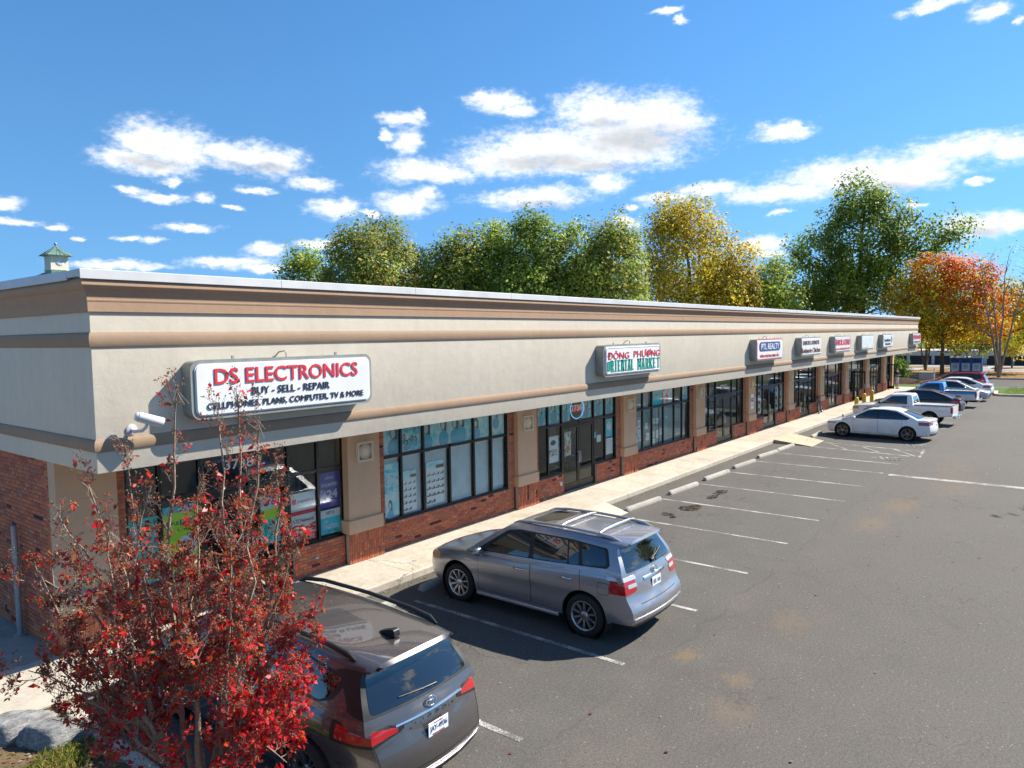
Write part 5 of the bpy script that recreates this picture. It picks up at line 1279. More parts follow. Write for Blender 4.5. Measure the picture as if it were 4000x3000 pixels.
MB().tube([(0.75+0.35*math.cos(a), -0.315, 0.5+0.26*math.sin(a)) for a in [-1.2+0.26*k for k in range(10)]], [0.01, 0.02, 0.028, 0.03, 0.03, 0.03, 0.028, 0.022, 0.015, 0.008], 6).build('swoosh', 'letter_black', fc)
sign(63.05, 66.3, 'white box sign with a red panel at the far end of the building', [
    ('b', '', 'letter_red', 64.65, 4.42, 2.9, 0.32, 0.1), ('b', '', 'letter_navy', 64.6, 4.03, 2.5, 0.11, 0.01)])

# ------------------------------------------------------------------ posters, papers and signs behind the shop glass
def print_mat(name, stops, scale=4.0, stretch=(1, 1, 1), rough=0.4, detail=4.0):
    m, n, out = newmat(name)
    g = n.node('ShaderNodeTexCoord').outputs['Generated']; oi = n.node('ShaderNodeObjectInfo')
    v = n.vm('ADD', n.vm('MULTIPLY', g, stretch), n.vm('SCALE', (9.1, 3.7, 5.3), scale=oi.outputs['Random']))
    principled(n, out, n.ramp(n.noise(v, scale, detail, 0.55), [(p_, tuple(min(0.85, c_*1.9) for c_ in col_)) for p_, col_ in stops]), rough)
    return m
print_mat('print_portrait', [(0.3, (0.10, 0.28, 0.38)), (0.4, (0.16, 0.40, 0.50)), (0.52, (0.30, 0.52, 0.58)), (0.62, (0.6, 0.72, 0.74)), (0.75, (0.36, 0.62, 0.72))], 3.2)
print_mat('print_sky', [(0.3, (0.03, 0.2, 0.36)), (0.5, (0.12, 0.42, 0.6)), (0.65, (0.55, 0.6, 0.55)), (0.72, (0.3, 0.3, 0.25))], 3.0, (1, 1, 2))
print_mat('print_white', [(0.3, (0.66, 0.66, 0.68)), (0.7, (0.76, 0.76, 0.77))], 2.0)
print_mat('print_lime', [(0.3, (0.30, 0.48, 0.02)), (0.7, (0.36, 0.55, 0.04))], 2.0)
print_mat('print_teal', [(0.32, (0.03, 0.16, 0.15)), (0.5, (0.03, 0.36, 0.33)), (0.62, (0.06, 0.45, 0.42)), (0.72, (0.4, 0.6, 0.55))], 5.0)
print_mat('print_violet', [(0.3, (0.045, 0.035, 0.17)), (0.7, (0.06, 0.05, 0.24))], 2.0)
print_mat('print_cyan', [(0.3, (0.02, 0.33, 0.62)), (0.7, (0.03, 0.4, 0.7))], 2.0)
print_mat('print_red', [(0.3, (0.45, 0.02, 0.03)), (0.7, (0.55, 0.035, 0.05))], 2.0)
print_mat('print_redwhite', [(0.46, (0.5, 0.02, 0.03)), (0.5, (0.7, 0.66, 0.66))], 3.0)
print_mat('print_menu', [(0.35, (0.06, 0.045, 0.03)), (0.48, (0.22, 0.2, 0.15)), (0.56, (0.5, 0.47, 0.4)), (0.66, (0.3, 0.05, 0.03))], 6.0)
print_mat('paper', [(0.3, (0.60, 0.60, 0.59)), (0.7, (0.72, 0.72, 0.71))], 3.0)
pmat('ink', (0.05, 0.05, 0.06), 0.6); pmat('ink_brown', (0.22, 0.12, 0.10), 0.6); pmat('ink_white', (0.75, 0.75, 0.75), 0.6); pmat('ink_blue', (0.02, 0.12, 0.4), 0.6); pmat('ink_red', (0.5, 0.03, 0.04), 0.6); pmat('ink_orange', (0.75, 0.2, 0.02), 0.6)
PY = 12.446
def poster(label, x0, x1, z0, z1, mat, items=(), y=PY, rot=0.0, name='poster', group='posters in the shop windows', cat='poster'):
    o = MB().box(-(x1-x0)/2, (x1-x0)/2, 0, 0.003, -(z1-z0)/2, (z1-z0)/2).build(name, mat, None, ((x0+x1)/2, y, (z0+z1)/2)); o.rotation_euler = (0, rot, 0)
    tag(o, label, cat, group)
    w, h = x1-x0, z1-z0
    for n_it, it in enumerate(items):
        dy = 0.0006*n_it          # each printed layer a little in front of the last
        if it[0] == 't':
            _, body, mt, u, v, tw, th, bold = it
            text('lettering', body, mt, ((u-0.5)*w, -0.001-dy, (v-0.5)*h), tw*w, th*h, bold, 0.002, o, res=2)
        elif it[0] == 'r':
            _, mt, u0, u1, v0, v1 = it
            MB().box((u0-0.5)*w, (u1-0.5)*w, -0.0012-dy, -0.0002, (v0-0.5)*h, (v1-0.5)*h).build('printed_block', mt, o)
        elif it[0] == 'e':
            _, mt, u, v, ru, rv = it
            MB().add([((u-0.5)*w+ru*w*math.cos(2*PI*k/20), -0.0016-dy, (v-0.5)*h+rv*h*math.sin(2*PI*k/20)) for k in range(20)], [tuple(range(20))]).build('printed_shape', mt, o)
    return o
X = BX[0]
poster('teal poster in the first window beside the corner pier', X[0]+0.03, X[1]-0.03, 0.86, 2.0, 'print_teal', [('e', 'print_white', 0.5, 0.75, 0.3, 0.12)])
poster('lime green poster with a blue top and black name band', X[1]+0.03, X[2]-0.04, 0.86, 2.1, 'print_lime', [('r', 'print_cyan', 0, 1, 0.9, 1.0), ('r', 'ink', 0.5, 1.0, 0.71, 0.79), ('t', 'Mobile', 'ink_white', 0.75, 0.75, 0.42, 0.06, 0.02), ('t', 'SIMPLE', 'ink', 0.25, 0.75, 0.42, 0.05, 0.02), ('t', 'T - Mobile', 'ink', 0.66, 0.64, 0.5, 0.04, 0.0), ('e', 'print_white', 0.7, 0.42, 0.3, 0.14)])
poster('white poster with a red splash and red band beside the door', X[4]+0.05, X[5]-0.05, 0.84, 1.86, 'print_white', [('e', 'print_red', 0.16, 0.84, 0.09, 0.06), ('t', 'pageplus', 'ink', 0.6, 0.83, 0.62, 0.085, 0.0), ('r', 'print_red', 0, 1, 0.56, 0.64), ('t', 'LTE Network', 'ink_red', 0.52, 0.44, 0.8, 0.08, 0.01), ('r', 'print_redwhite', 0.02, 0.98, 0.18, 0.36), ('r', 'print_red', 0, 1, 0.0, 0.16), ('t', 'SOLD HERE', 'ink_white', 0.5, 0.08, 0.86, 0.1, 0.02)])
poster('dark violet poster with white price lettering', X[5]+0.06, X[6]-0.10, 1.42, 2.17, 'print_violet', [('t', 'ultra', 'ink_white', 0.5, 0.86, 0.42, 0.1, 0.01), ('t', 'UNLIMITED', 'ink_white', 0.5, 0.65, 0.82, 0.1, 0.02), ('t', 'for', 'ink_white', 0.14, 0.5, 0.14, 0.07, 0.0), ('t', '$', 'ink_white', 0.26, 0.44, 0.08, 0.12, 0.02), ('t', '24', 'ink_white', 0.62, 0.38, 0.55, 0.24, 0.04), ('t', 'WITH ADD-A-LINE', 'ink_white', 0.5, 0.16, 0.66, 0.04, 0.0)])
poster('bright blue and white poster below the violet one', X[5]+0.06, X[6]-0.10, 0.86, 1.38, 'print_cyan', [('r', 'print_white', 0, 1, 0.68, 1.0), ('t', 'NET10', 'ink', 0.5, 0.86, 0.4, 0.13, 0.01), ('t', '3X', 'ink_white', 0.3, 0.52, 0.2, 0.15, 0.03), ('t', 'FASTER', 'ink_white', 0.52, 0.3, 0.76, 0.18, 0.03), ('t', 'than b2ui', 'ink', 0.6, 0.12, 0.5, 0.08, 0.0)])
o = text('address_number', '3738-L', 'ink_white', ((X[2]+X[4])/2, 12.418, 2.68), 0.85, 0.19, 0.012, 0.004); tag(o, 'white number on the transom over the corner shop door', 'number', 'address numbers over the doors')
poster('row of small lime and teal stickers on the corner shop door', X[3]+0.30, X[3]+0.72, 1.0, 1.95, 'print_teal', [('r', 'print_lime', 0, 1, 0.5, 0.72), ('r', 'print_white', 0, 1, 0.72, 1.0), ('e', 'ink_red', 0.3, 0.84, 0.16, 0.06), ('e', 'ink_blue', 0.7, 0.84, 0.16, 0.06)], y=12.435)
# second shop: blue portrait posters along the top, product sheets and blinds below
X = BX[1]
lab = ['pale blue portrait poster at the near end above the blinds', 'blue poster crowded with small portraits above the blinds', 'wide blue portrait poster with a dark-haired figure above the blinds', 'wide pale blue poster in the middle above the blinds', 'blue portrait poster second from the far end above the blinds', 'blue portrait poster at the far end above the blinds']
spans = [(X[0]+0.06, X[1]-0.03), (X[1]+0.03, X[2]-0.03), (X[2]+0.03, X[3]), (X[3]+0.005, X[4]-0.03), (X[4]+0.03, X[5]-0.03), (X[5]+0.03, X[6]-0.06)]
pmat('hair', (0.12, 0.17, 0.2), 0.6); pmat('face_print', (0.68, 0.72, 0.70), 0.6); pmat('blue_print', (0.16, 0.5, 0.68), 0.6)
def figure(u, v, s, w_over_h):
    k = 1/w_over_h
    return [('e', 'hair', u, v+0.04*s, 0.15*s*k, 0.22*s), ('e', 'hair', u+0.05*s*k, v-0.12*s, 0.10*s*k, 0.2*s), ('e', 'face_print', u-0.03*s*k, v+0.0*s, 0.085*s*k, 0.14*s), ('e', 'blue_print', u, v-0.42*s, 0.24*s*k, 0.26*s)]
random.seed(4)
figs = [figure(0.72, 0.6, 1.0, 0.62), [f for i in range(9) for f in figure(random.uniform(0.12, 0.9), random.uniform(0.2, 0.85), 0.35, 0.8)], figure(0.16, 0.6, 1.1, 1.2)+figure(0.82, 0.62, 1.0, 1.2), figure(0.3, 0.62, 1.0, 1.1)+figure(0.55, 0.66, 1.0, 1.1), figure(0.2, 0.5, 0.8, 0.8), figure(0.4, 0.75, 0.8, 0.8)]
for (a, b), l, fg in zip(spans, lab, figs): poster(l, a, b, 2.31, 3.09, 'print_portrait', fg)
poster('tall blue poster in the nearest blind window', X[0]+0.08, X[1]-0.05, 0.86, 2.1, 'print_portrait', [('e', 'face_print', 0.5, 0.6, 0.3, 0.1), ('r', 'print_sky', 0.04, 0.96, 0.45, 0.9), ('e', 'face_print', 0.4, 0.68, 0.2, 0.08), ('e', 'face_print', 0.75, 0.66, 0.1, 0.12)]+figure(0.4, 0.2, 0.45, 0.5))
def product_sheet(label, x0, x1, z0, z1, rows, cols):
    it = [('r', 'print_portrait', 0, 1, 0.84, 1.0), ('r', 'ink_brown', 0.55, 1.0, 0.82, 0.90)]
    for r in range(rows):
        for c_ in range(cols):
            if r == rows-1 and c_ > 1: continue
            u, v = (c_+0.5)/cols, 0.78-(r+0.5)*0.78/rows
            it += [('r', 'ink_brown', u-0.10, u+0.06, v-0.028, v-0.008), ('r', 'ink_brown', u+0.03, u+0.09, v-0.02, v+0.03)]
    poster(label, x0, x1, z0, z1, 'print_white', it)
product_sheet('narrow product sheet with rows of brown chairs', X[1]+0.08, X[2]-0.22, 0.86, 1.85, 5, 3)
product_sheet('wide product sheet with rows of brown chairs', X[2]+0.12, X[3]-0.18, 0.88, 1.95, 5, 4)
pmat('blind_slat', (0.80, 0.81, 0.78), 0.5)
def blinds(xs, label, z0=0.80, z1=2.22):
    b = empty('window_blind', ((xs[0]+xs[1])/2, 12.50, z1)); tag(b, label, 'blind', 'blinds behind the shop windows')
    w = (xs[1]-xs[0])/2; k = 0; zz = z1-0.03
    MB().box(-w, w, -0.02, 0.02, -0.03, 0.0).build('head_rail', 'blind_slat', b)
    me = MB().add([(-w, -0.006, -0.0145), (w, -0.006, -0.0145), (w, 0.006, 0.0135), (-w, 0.006, 0.0135)], [(0, 1, 2, 3)]).mesh('slat'); me.materials.append(MATS['blind_slat'])
    while zz > z0:
        o = bpy.data.objects.new('slat', me); COL.objects.link(o); o.parent = b; o.location = (0, 0, zz-z1); zz -= 0.026
bl = ['white slatted blind behind the %s window of the second shop' % w for w in ('first', 'second', 'third', 'fourth', 'fifth', 'last')]
for (a, b), l in zip([(X[0]+0.06, X[1]-0.03), (X[1]+0.03, X[2]-0.03), (X[2]+0.03, X[3]-0.03), (X[3]+0.03, X[4]-0.03), (X[4]+0.03, X[5]-0.03), (X[5]+0.03, X[6]-0.06)], bl): blinds((a, b), l)
# third shop: market door
X = BX[2]
for (a, b), l in zip([(X[0]+0.07, X[1]-0.04), (X[1]+0.05, X[2]-0.05), (X[2]+0.06, X[2]+0.52), (X[4]-0.66, X[4]-0.08), (X[4]+0.05, X[5]-0.05), (X[5]+0.05, X[6]-0.07)],
    ['faded blue swimsuit poster at the near end over the market door', 'blue swimsuit poster second over the market door', 'blue poster just before the oval neon sign', 'blue poster just after the oval neon sign', 'blue portrait poster fifth over the market door', 'blue poster at the far end over the market door']):
    poster(l, a, b, 2.33, 3.08, 'print_sky', figure(0.5, 0.62, 0.9, 0.75))
o = text('address_number', '3738-J', 'ink_white', ((X[2]+X[4])/2+0.02, 12.418, 2.68), 0.78, 0.24, 0.02, 0.004); tag(o, 'white number in front of the oval neon sign', 'number', 'address numbers over the doors')
emat('neon_blue', (0.2, 0.5, 0.95), 0.55); emat('neon_red', (0.75, 0.06, 0.04), 0.35)
ns = MB(); cx = (X[2]+X[4])/2; ns.prism([(0.42*math.cos(2*PI*k/28), 0.36*math.sin(2*PI*k/28)) for k in range(28)], 0, 0.03, 'y'); neon = ns.build('neon_sign', 'black_trim', None, (cx, 12.45, 2.68)); tag(neon, 'oval neon sign with a blue ring over the market door', 'neon sign')
MB().tube([(0.38*math.cos(2*PI*k/32), -0.014, 0.32*math.sin(2*PI*k/32)) for k in range(32)], 0.012, 6, closed=True).build('neon_tube', 'neon_blue', neon)
text('neon_lettering', 'OPEN', 'neon_red', (0, -0.002, 0), 0.56, 0.2, 0.0, 0.01, neon)
poster('market poster of grilled food on the left door leaf', X[2]+0.20, X[2]+0.55, 1.25, 2.0, 'print_menu', [('e', 'ink_orange', 0.5, 0.3, 0.3, 0.12), ('e', 'print_white', 0.5, 0.7, 0.2, 0.1)], y=12.435)
poster('white poster in the second market window', X[1]+0.05, X[2]-0.12, 1.15, 1.95, 'print_white', [('e', 'ink', 0.5, 0.75, 0.25, 0.1), ('r', 'print_menu', 0.1, 0.9, 0.25, 0.5)])
poster('small blue sticker beside the market door', X[4]+0.06, X[4]+0.20, 1.6, 1.8, 'print_cyan', [('r', 'print_white', 0.1, 0.9, 0.1, 0.3)])
poster('white notice beside the market door', X[4]+0.26, X[4]+0.52, 1.45, 1.68, 'paper', [])
poster('blue round-printed poster in the market end window', X[5]+0.12, X[6]-0.12, 1.55, 2.15, 'print_cyan', [('e', 'print_white', 0.5, 0.6, 0.35, 0.25)])
poster('large blank white board in the market end window', X[5]+0.10, X[6]-0.10, 0.95, 1.5, 'print_white', [])
# fourth shop: taped papers, curtained panes
X = BX[3]
random.seed(21)
spots = [(0.28, 1.75), (0.12, 1.55), (0.30, 1.42), (0.10, 1.2), (0.38, 1.22), (0.86, 1.62), (0.95, 1.22), (1.42, 1.75), (1.72, 1.72), (1.40, 1.25), (1.72, 1.22), (2.02, 1.28), (1.42, 0.98)]
wd = ['topmost narrow', 'high left', 'middle left', 'lowest left', 'wide low left', 'crinkled', 'low middle', 'small upper', 'upper right', 'low square', 'densely written low', 'curled right-hand', 'lowest single']
for (dx, zc), l in zip(spots, wd):
    w, h = random.uniform(0.16, 0.26), random.uniform(0.2, 0.3)
    x = X[0]+0.12+dx
    o = poster('%s white paper taped to the pane of the papered window' % l, x-w/2, x+w/2, zc-h/2, zc+h/2, 'paper', [('r', 'ink', 0.15, 0.8, 0.66-0.16*k, 0.69-0.16*k) for k in range(3)], rot=random.uniform(-0.15, 0.15), name='paper_sheet', group='papers taped to the window', cat='paper')
pmat('curtain', (0.42, 0.46, 0.44), 0.8)
def drape(x0, x1, label, z0=0.8, z1=2.22):
    mb = MB(); nn = 40; vs = []
    for i in range(nn+1):
        t = i/nn; x = x0+(x1-x0)*t
        y = 12.56+0.02*math.sin(t*(x1-x0)*42)+0.01*math.sin(t*19)
        vs += [(x, y, z0), (x, y, z1)]
    mb.add(vs, [(2*i, 2*i+2, 2*i+3, 2*i+1) for i in range(nn)], smooth=True)
    tag(mb.build('curtain', 'curtain'), label, 'curtain', 'pale curtains in the papered shop')
drape(X[2]+0.9, X[6]-0.03, 'pale green curtain behind the far half of the papered window')
drape(X[0]+0.05, X[2]+0.8, 'pale curtain behind the taped papers')
drape(X[0]+0.05, X[2], 'pale curtain over the papers in the upper panes', 2.3, 3.1)
poster('blue banner in the upper middle pane of the papered window', X[2]+0.05, X[3]-0.02, 2.32, 3.08, 'print_cyan', [('e', 'ink_orange', 0.2, 0.75, 0.12, 0.1), ('r', 'ink_orange', 0.3, 0.8, 0.45, 0.55)])
poster('red and white banner beside the blue banner', X[3]+0.02, X[4]-0.05, 2.32, 3.08, 'print_redwhite', [])
poster('blue portrait poster at the end of the papered window', X[5]+0.06, X[6]-0.08, 2.33, 3.08, 'print_portrait', figure(0.5, 0.5, 0.8, 0.8))
poster('small blue square sticker on the curtained pane', X[3]+0.25, X[3]+0.42, 1.72, 1.86, 'print_cyan', [('e', 'print_white', 0.5, 0.5, 0.25, 0.3)])
# remaining shops
X = BX[4]
o = text('address_number', '3738-G', 'ink_white', ((X[2]+X[4])/2, 12.418, 2.6), 0.75, 0.18, 0.012, 0.004); tag(o, 'white number over the fifth shop door', 'number', 'address numbers over the doors')
pmat('carton', (0.62, 0.6, 0.56), 0.7)
cb = 0
for (dx, y, w, h, z) in ((0.2, 12.9, 0.5, 0.5, 0.155), (0.25, 12.95, 0.45, 0.4, 0.66), (0.85, 12.9, 0.55, 0.45, 0.155), (0.85, 12.92, 0.4, 0.4, 0.61), (0.5, 13.5, 0.5, 0.9, 0.155)):
    o = MB().box(-w/2, w/2, 0, 0.45, 0, h).build('carton', 'carton', None, (X[0]+dx+w/2, y, z)); cb += 1
    MB().box(-w/2, w/2, -0.001, 0.452, h*0.46, h*0.54).build('tape', 'ink_brown', o)
    tag(o, ['large carton on the floor', 'carton stacked on the large carton', 'second carton on the floor', 'carton stacked on the second carton', 'tall carton at the back'][cb-1]+' in the fifth shop window', 'carton', 'cartons in the fifth shop')
X = BX[5]
for i, (a, b) in enumerate([(X[0]+0.06, X[1]-0.04), (X[1]+0.04, X[2]-0.05), (X[4]+0.05, X[5]-0.04), (X[5]+0.04, X[6]-0.07)]):
    poster(['dark menu poster with round plates at the near end of the restaurant', 'dark menu poster with round plates next to the restaurant door', 'menu poster with round plates just past the restaurant door', 'menu poster with round plates at the far end of the restaurant'][i], a, b, 0.84, 2.2, 'print_menu',
        [e for r in range(3) for e in (('e', 'print_white', 0.5, 0.82-0.3*r, 0.38, 0.13), ('e', 'ink_brown', 0.5, 0.82-0.3*r, 0.25, 0.085))]+[('r', 'ink_red', 0, 1, 0, 0.06)])
X = BX[6]
o = poster('round red sign hanging in the window before the bicycle', X[0]+0.25, X[0]+0.75, 1.75, 2.1, 'print_red', [('r', 'ink_white', 0.2, 0.8, 0.3, 0.45), ('e', 'ink_white', 0.5, 0.72, 0.12, 0.1)])
poster('orange poster low in the window before the bicycle', X[0]+0.1, X[1]-0.05, 0.85, 1.45, 'print_menu', [('e', 'ink_orange', 0.5, 0.5, 0.4, 0.35), ('r', 'ink_red', 0, 1, 0.85, 1.0)])
X = BX[8]
poster('round red and blue sign beside the open door', X[1]+0.05, X[2]-0.05, 1.5, 2.15, 'print_white', [('e', 'ink_red', 0.5, 0.7, 0.35, 0.16), ('e', 'ink_blue', 0.5, 0.3, 0.4, 0.2)])
# accessible-parking sign on the pier before the restaurant
o = poster('narrow white and blue notice on the pier before the restaurant', PIL[5]+0.30, PIL[5]+0.62, 1.35, 2.05, 'print_white', [('r', 'ink_blue', 0.1, 0.9, 0.48, 0.76), ('e', 'ink_white', 0.5, 0.64, 0.12, 0.05), ('r', 'ink', 0.2, 0.8, 0.3, 0.34), ('r', 'ink', 0.2, 0.8, 0.2, 0.24)], y=12.194, name='notice', cat='notice')

# shelves with stock standing inside the shops
for i_, c_ in enumerate([(0.5, 0.08, 0.06), (0.1, 0.25, 0.5), (0.55, 0.45, 0.1), (0.6, 0.6, 0.58), (0.1, 0.35, 0.2)]): pmat('goods_%d' % i_, c_, 0.5)
pmat('shelf_white', (0.6, 0.6, 0.58), 0.5)
random.seed(31)
def shelf(x, y, label, w=1.3, h=1.75):
    r = empty('display_shelf', (x, y, 0.155)); tag(r, label, 'shelf', 'stocked shelves inside the shops')
    fr = MB(); fr.box(-w/2, w/2, 0.36, 0.40, 0, h); fr.box(-w/2, -w/2+0.03, 0, 0.36, 0, h); fr.box(w/2-0.03, w/2, 0, 0.36, 0, h); fr.build('frame', 'shelf_white', r)
    for k in range(4):
        z = 0.12+k*0.42
        b = MB().box(-w/2+0.031, w/2-0.031, 0.0, 0.359, z-0.025, z).build('shelf_board', 'shelf_white', r)
        xx = -w/2+0.06
        while xx < w/2-0.2:
            ww, hh = random.uniform(0.08, 0.2), random.uniform(0.14, 0.32)
            MB().box(xx, xx+ww, 0.04, 0.3, z+0.001, z+hh).build('goods', 'goods_%d' % random.randrange(5), b); xx += ww+random.uniform(0.01, 0.06)
for k_, (bay_, dx) in enumerate([(0, 0.9), (0, 4.6), (2, 0.9), (2, 4.7), (4, 4.6), (6, 0.9), (6, 4.5), (7, 1.0), (7, 4.5), (8, 4.6), (9, 1.0)]):
    shelf(PIL[bay_]+dx+0.5, 13.6+0.5*(k_ % 2), 'stocked shelf inside shop %s, %s of its door' % (['one', 'two', 'three', 'four', 'five', 'six', 'seven', 'eight', 'nine', 'ten'][bay_], 'before' if dx < 2 else 'past'))

# ------------------------------------------------------------------ small things on and in front of the building
pmat('white_enamel', (0.56, 0.57, 0.59), 0.4); pmat('grey_pipe', (0.30, 0.32, 0.33), 0.5, 0.2); pmat('yellow_paint', (0.72, 0.45, 0.03), 0.5, var=0.12, scale=8)
cm = empty('security_camera', (4.72, 10.5, 3.72)); tag(cm, 'white tube security camera on a bracket near the building corner', 'camera')
M = Matrix.Translation((0.03, -0.24, 0.19)) @ Matrix.Rotation(math.radians(-14), 4, 'Z') @ Matrix.Rotation(math.radians(90+20), 4, 'Y')
b = MB(); b.lathe([(0, -0.17), (0.05, -0.17), (0.062, -0.155), (0.064, 0.12), (0.058, 0.17), (0.05, 0.172), (0.045, 0.14), (0, 0.14)], 20, M); b.build('housing', 'white_enamel', cm, smooth_angle=40)
b = MB(); b.lathe([(0.07, -0.13), (0.073, -0.12), (0.073, 0.2), (0.07, 0.205)], 20, M @ Matrix.Diagonal((1, 1.0, 1, 1))); b.build('sunshield', 'white_enamel', cm, smooth_angle=40)
b = MB(); b.tube([(-0.10, -0.02, 0.04), (-0.10, -0.10, 0.02), (-0.04, -0.2, 0.03), (0.0, -0.235, 0.08), (0.02, -0.24, 0.14)], 0.024, 8); b.lathe([(0, 0), (0.075, 0), (0.075, 0.02), (0.05, 0.03), (0, 0.03)], 18, Matrix.Translation((-0.10, 0, 0.04)) @ Matrix.Rotation(PI/2, 4, 'X')); b.build('bracket', 'white_enamel', cm, smooth_angle=40)
pp = MB(); pp.tube([(4.10, 13.74, 0.15), (4.10, 13.74, 1.95)], 0.045, 12); pp.lathe([(0.045, 0), (0.045, 0.03), (0.03, 0.05), (0, 0.055)], 12, Matrix.Translation((4.10, 13.74, 1.95))); pp.lathe([(0.09, 0), (0.09, 0.015), (0.045, 0.02)], 12, Matrix.Translation((4.10, 13.74, 0.15)))
tag(pp.build('steel_post', 'grey_pipe', smooth_angle=40), 'upright grey steel pipe post beside the brick side wall', 'post')
# utility outlet on the market's brick
o = MB(); o.rbox(-0.05, 0.05, -0.03, 0.0, -0.06, 0.06, 0.008); tag(o.build('outlet_box', 'white_enamel', None, (17.95, 12.326, 0.48)), 'small white outlet box on the market brickwork', 'outlet')

# wheel stops
def stop_mesh():
    prof = [(-0.075, 0.0), (0.075, 0.0), (0.075, 0.045), (0.052, 0.105), (0.035, 0.12), (-0.035, 0.12), (-0.052, 0.105), (-0.075, 0.045)]
    bm = bmesh.new(); L2 = 0.93
    secs = [(-L2, 0.80), (-L2+0.05, 1.0), (-0.4, 1.0), (0.1, 1.0), (0.5, 1.0), (L2-0.05, 1.0), (L2, 0.80)]
    rows = []
    for x, s in secs:
        rows.append([bm.verts.new((x, y*s, z*(s if z > 0.05 else 1))) for y, z in prof])
    for a, b_ in zip(rows[:-1], rows[1:]):
        for k in range(8): bm.faces.new((a[k], a[(k+1) % 8], b_[(k+1) % 8], b_[k]))
    bm.faces.new(rows[0]); bm.faces.new(rows[-1][::-1]); bmesh.ops.recalc_face_normals(bm, faces=bm.faces)
    me = bpy.data.meshes.new('wheel_stop'); bm.to_mesh(me); bm.free(); me.materials.append(MATS['wheelstop_concrete']); return me
sm_ = stop_mesh()
stops = [(8.05, 9.95, 0.03, 'concrete wheel stop just in front of the dark minivan'), (10.72, 10.12, 0.02, 'concrete wheel stop under the front of the silver sport utility vehicle'), (18.62, 9.87, -0.06, 'concrete wheel stop beside the short ramp'), (21.25, 9.84, -0.05, 'second wheel stop from the short ramp'), (23.9, 9.83, -0.05, 'third wheel stop from the short ramp'), (26.5, 9.82, -0.06, 'fourth wheel stop from the short ramp'), (29.2, 9.86, -0.08, 'fifth wheel stop from the short ramp'), (31.25, 9.8, -0.05, 'wheel stop just before the yellow ramp'), (36.0, 9.85, 0.05, 'wheel stop in front of the white sports sedan')]
for x, y, r, l in stops:
    o = bpy.data.objects.new('wheel_stop', sm_); COL.objects.link(o); o.location = (x, y, 0.002); o.rotation_euler = (0, 0, r)
    tag(o, l, 'wheel stop', 'concrete wheel stops along the kerb')
# bollards
for (x, y), l in zip([(45.4, 10.2), (48.4, 10.45), (51.2, 10.6)], ['nearest to the white pickup', 'in the middle of three', 'nearest to the black sedan']):
    o = MB().lathe([(0.0, 0.0), (0.115, 0.0), (0.115, 1.0), (0.105, 1.06), (0.07, 1.1), (0, 1.115)], 18).build('bollard', 'yellow_paint', None, (x, y, 0.0), smooth_angle=40)
    tag(o, 'round-topped yellow bollard, '+l, 'bollard', 'three yellow bollards by the kerb')

# bicycle against the bulkhead
pmat('bike_frame', (0.25, 0.22, 0.3), 0.3, 0.3)
bk = empty('bicycle', (44.75, 12.02, 0.15), 0.12); tag(bk, 'grey-purple bicycle leaning against the brick wall below the red window sign', 'bicycle'); bk.rotation_euler = (math.radians(-8), 0, 0.12)
def bwheel(x):
    w = empty('wheel', (x, 0, 0.34), parent=bk); w.rotation_euler = (PI/2, 0, 0)
    t = MB(); t.tube([(0.325*math.cos(2*PI*k/30), 0.325*math.sin(2*PI*k/30), 0) for k in range(30)], 0.026, 8, closed=True); t.build('tyre', 'tyre_rubber', w)
    t = MB(); t.tube([(0.298*math.cos(2*PI*k/30), 0.298*math.sin(2*PI*k/30), 0) for k in range(30)], 0.016, 6, closed=True)
    for k in range(14):
        a = 2*PI*k/14; t.tube([(0, 0, 0.02 if k % 2 else -0.02), (0.295*math.cos(a), 0.295*math.sin(a), 0)], 0.004, 3)
    t.lathe([(0.02, -0.04), (0.025, -0.03), (0.025, 0.03), (0.02, 0.04)], 10); t.build('rim', 'chrome', w)
bwheel(-0.5); bwheel(0.5)
fr = MB()
for a, b_ in [((-0.5, 0, 0.34), (-0.12, 0, 0.30)), ((-0.12, 0, 0.30), (0.36, 0, 0.72)), ((-0.12, 0, 0.30), (-0.25, 0, 0.78)), ((-0.25, 0, 0.74), (0.34, 0, 0.78)), ((-0.5, 0, 0.34), (-0.24, 0, 0.72)), ((0.33, 0, 0.86), (0.39, 0, 0.68))]: fr.tube([a, b_], 0.017, 8)
fr.build('frame', 'bike_frame', bk)
fk = MB(); fk.tube([(0.39, 0.05, 0.68), (0.44, 0.05, 0.5), (0.5, 0.05, 0.34)], 0.012, 6); fk.tube([(0.39, -0.05, 0.68), (0.44, -0.05, 0.5), (0.5, -0.05, 0.34)], 0.012, 6); fk.tube([(0.39, -0.06, 0.68), (0.39, 0.06, 0.68)], 0.014, 6); fk.build('fork', 'bike_frame', bk)
hb = MB(); hb.tube([(0.33, 0, 0.86), (0.31, 0, 0.97)], 0.013, 6); hb.tube([(0.22, -0.3, 1.0), (0.28, -0.2, 1.0), (0.32, 0, 0.97), (0.28, 0.2, 1.0), (0.22, 0.3, 1.0)], 0.013, 6); hb.build('handlebar', 'black_trim', bk)
sd = MB(); sd.tube([(-0.25, 0, 0.78), (-0.28, 0, 0.9)], 0.012, 6); sd.tube([(-0.42, 0, 0.93), (-0.36, 0, 0.935), (-0.24, 0, 0.925), (-0.13, 0, 0.92)], [0.05, 0.075, 0.045, 0.02], 8); sd.build('saddle', 'black_trim', bk)
ck = MB(); ck.lathe([(0.03, -0.01), (0.09, -0.01), (0.09, 0.01), (0.03, 0.01)], 18, Matrix.Translation((-0.12, -0.05, 0.30)) @ Matrix.Rotation(PI/2, 4, 'X'))
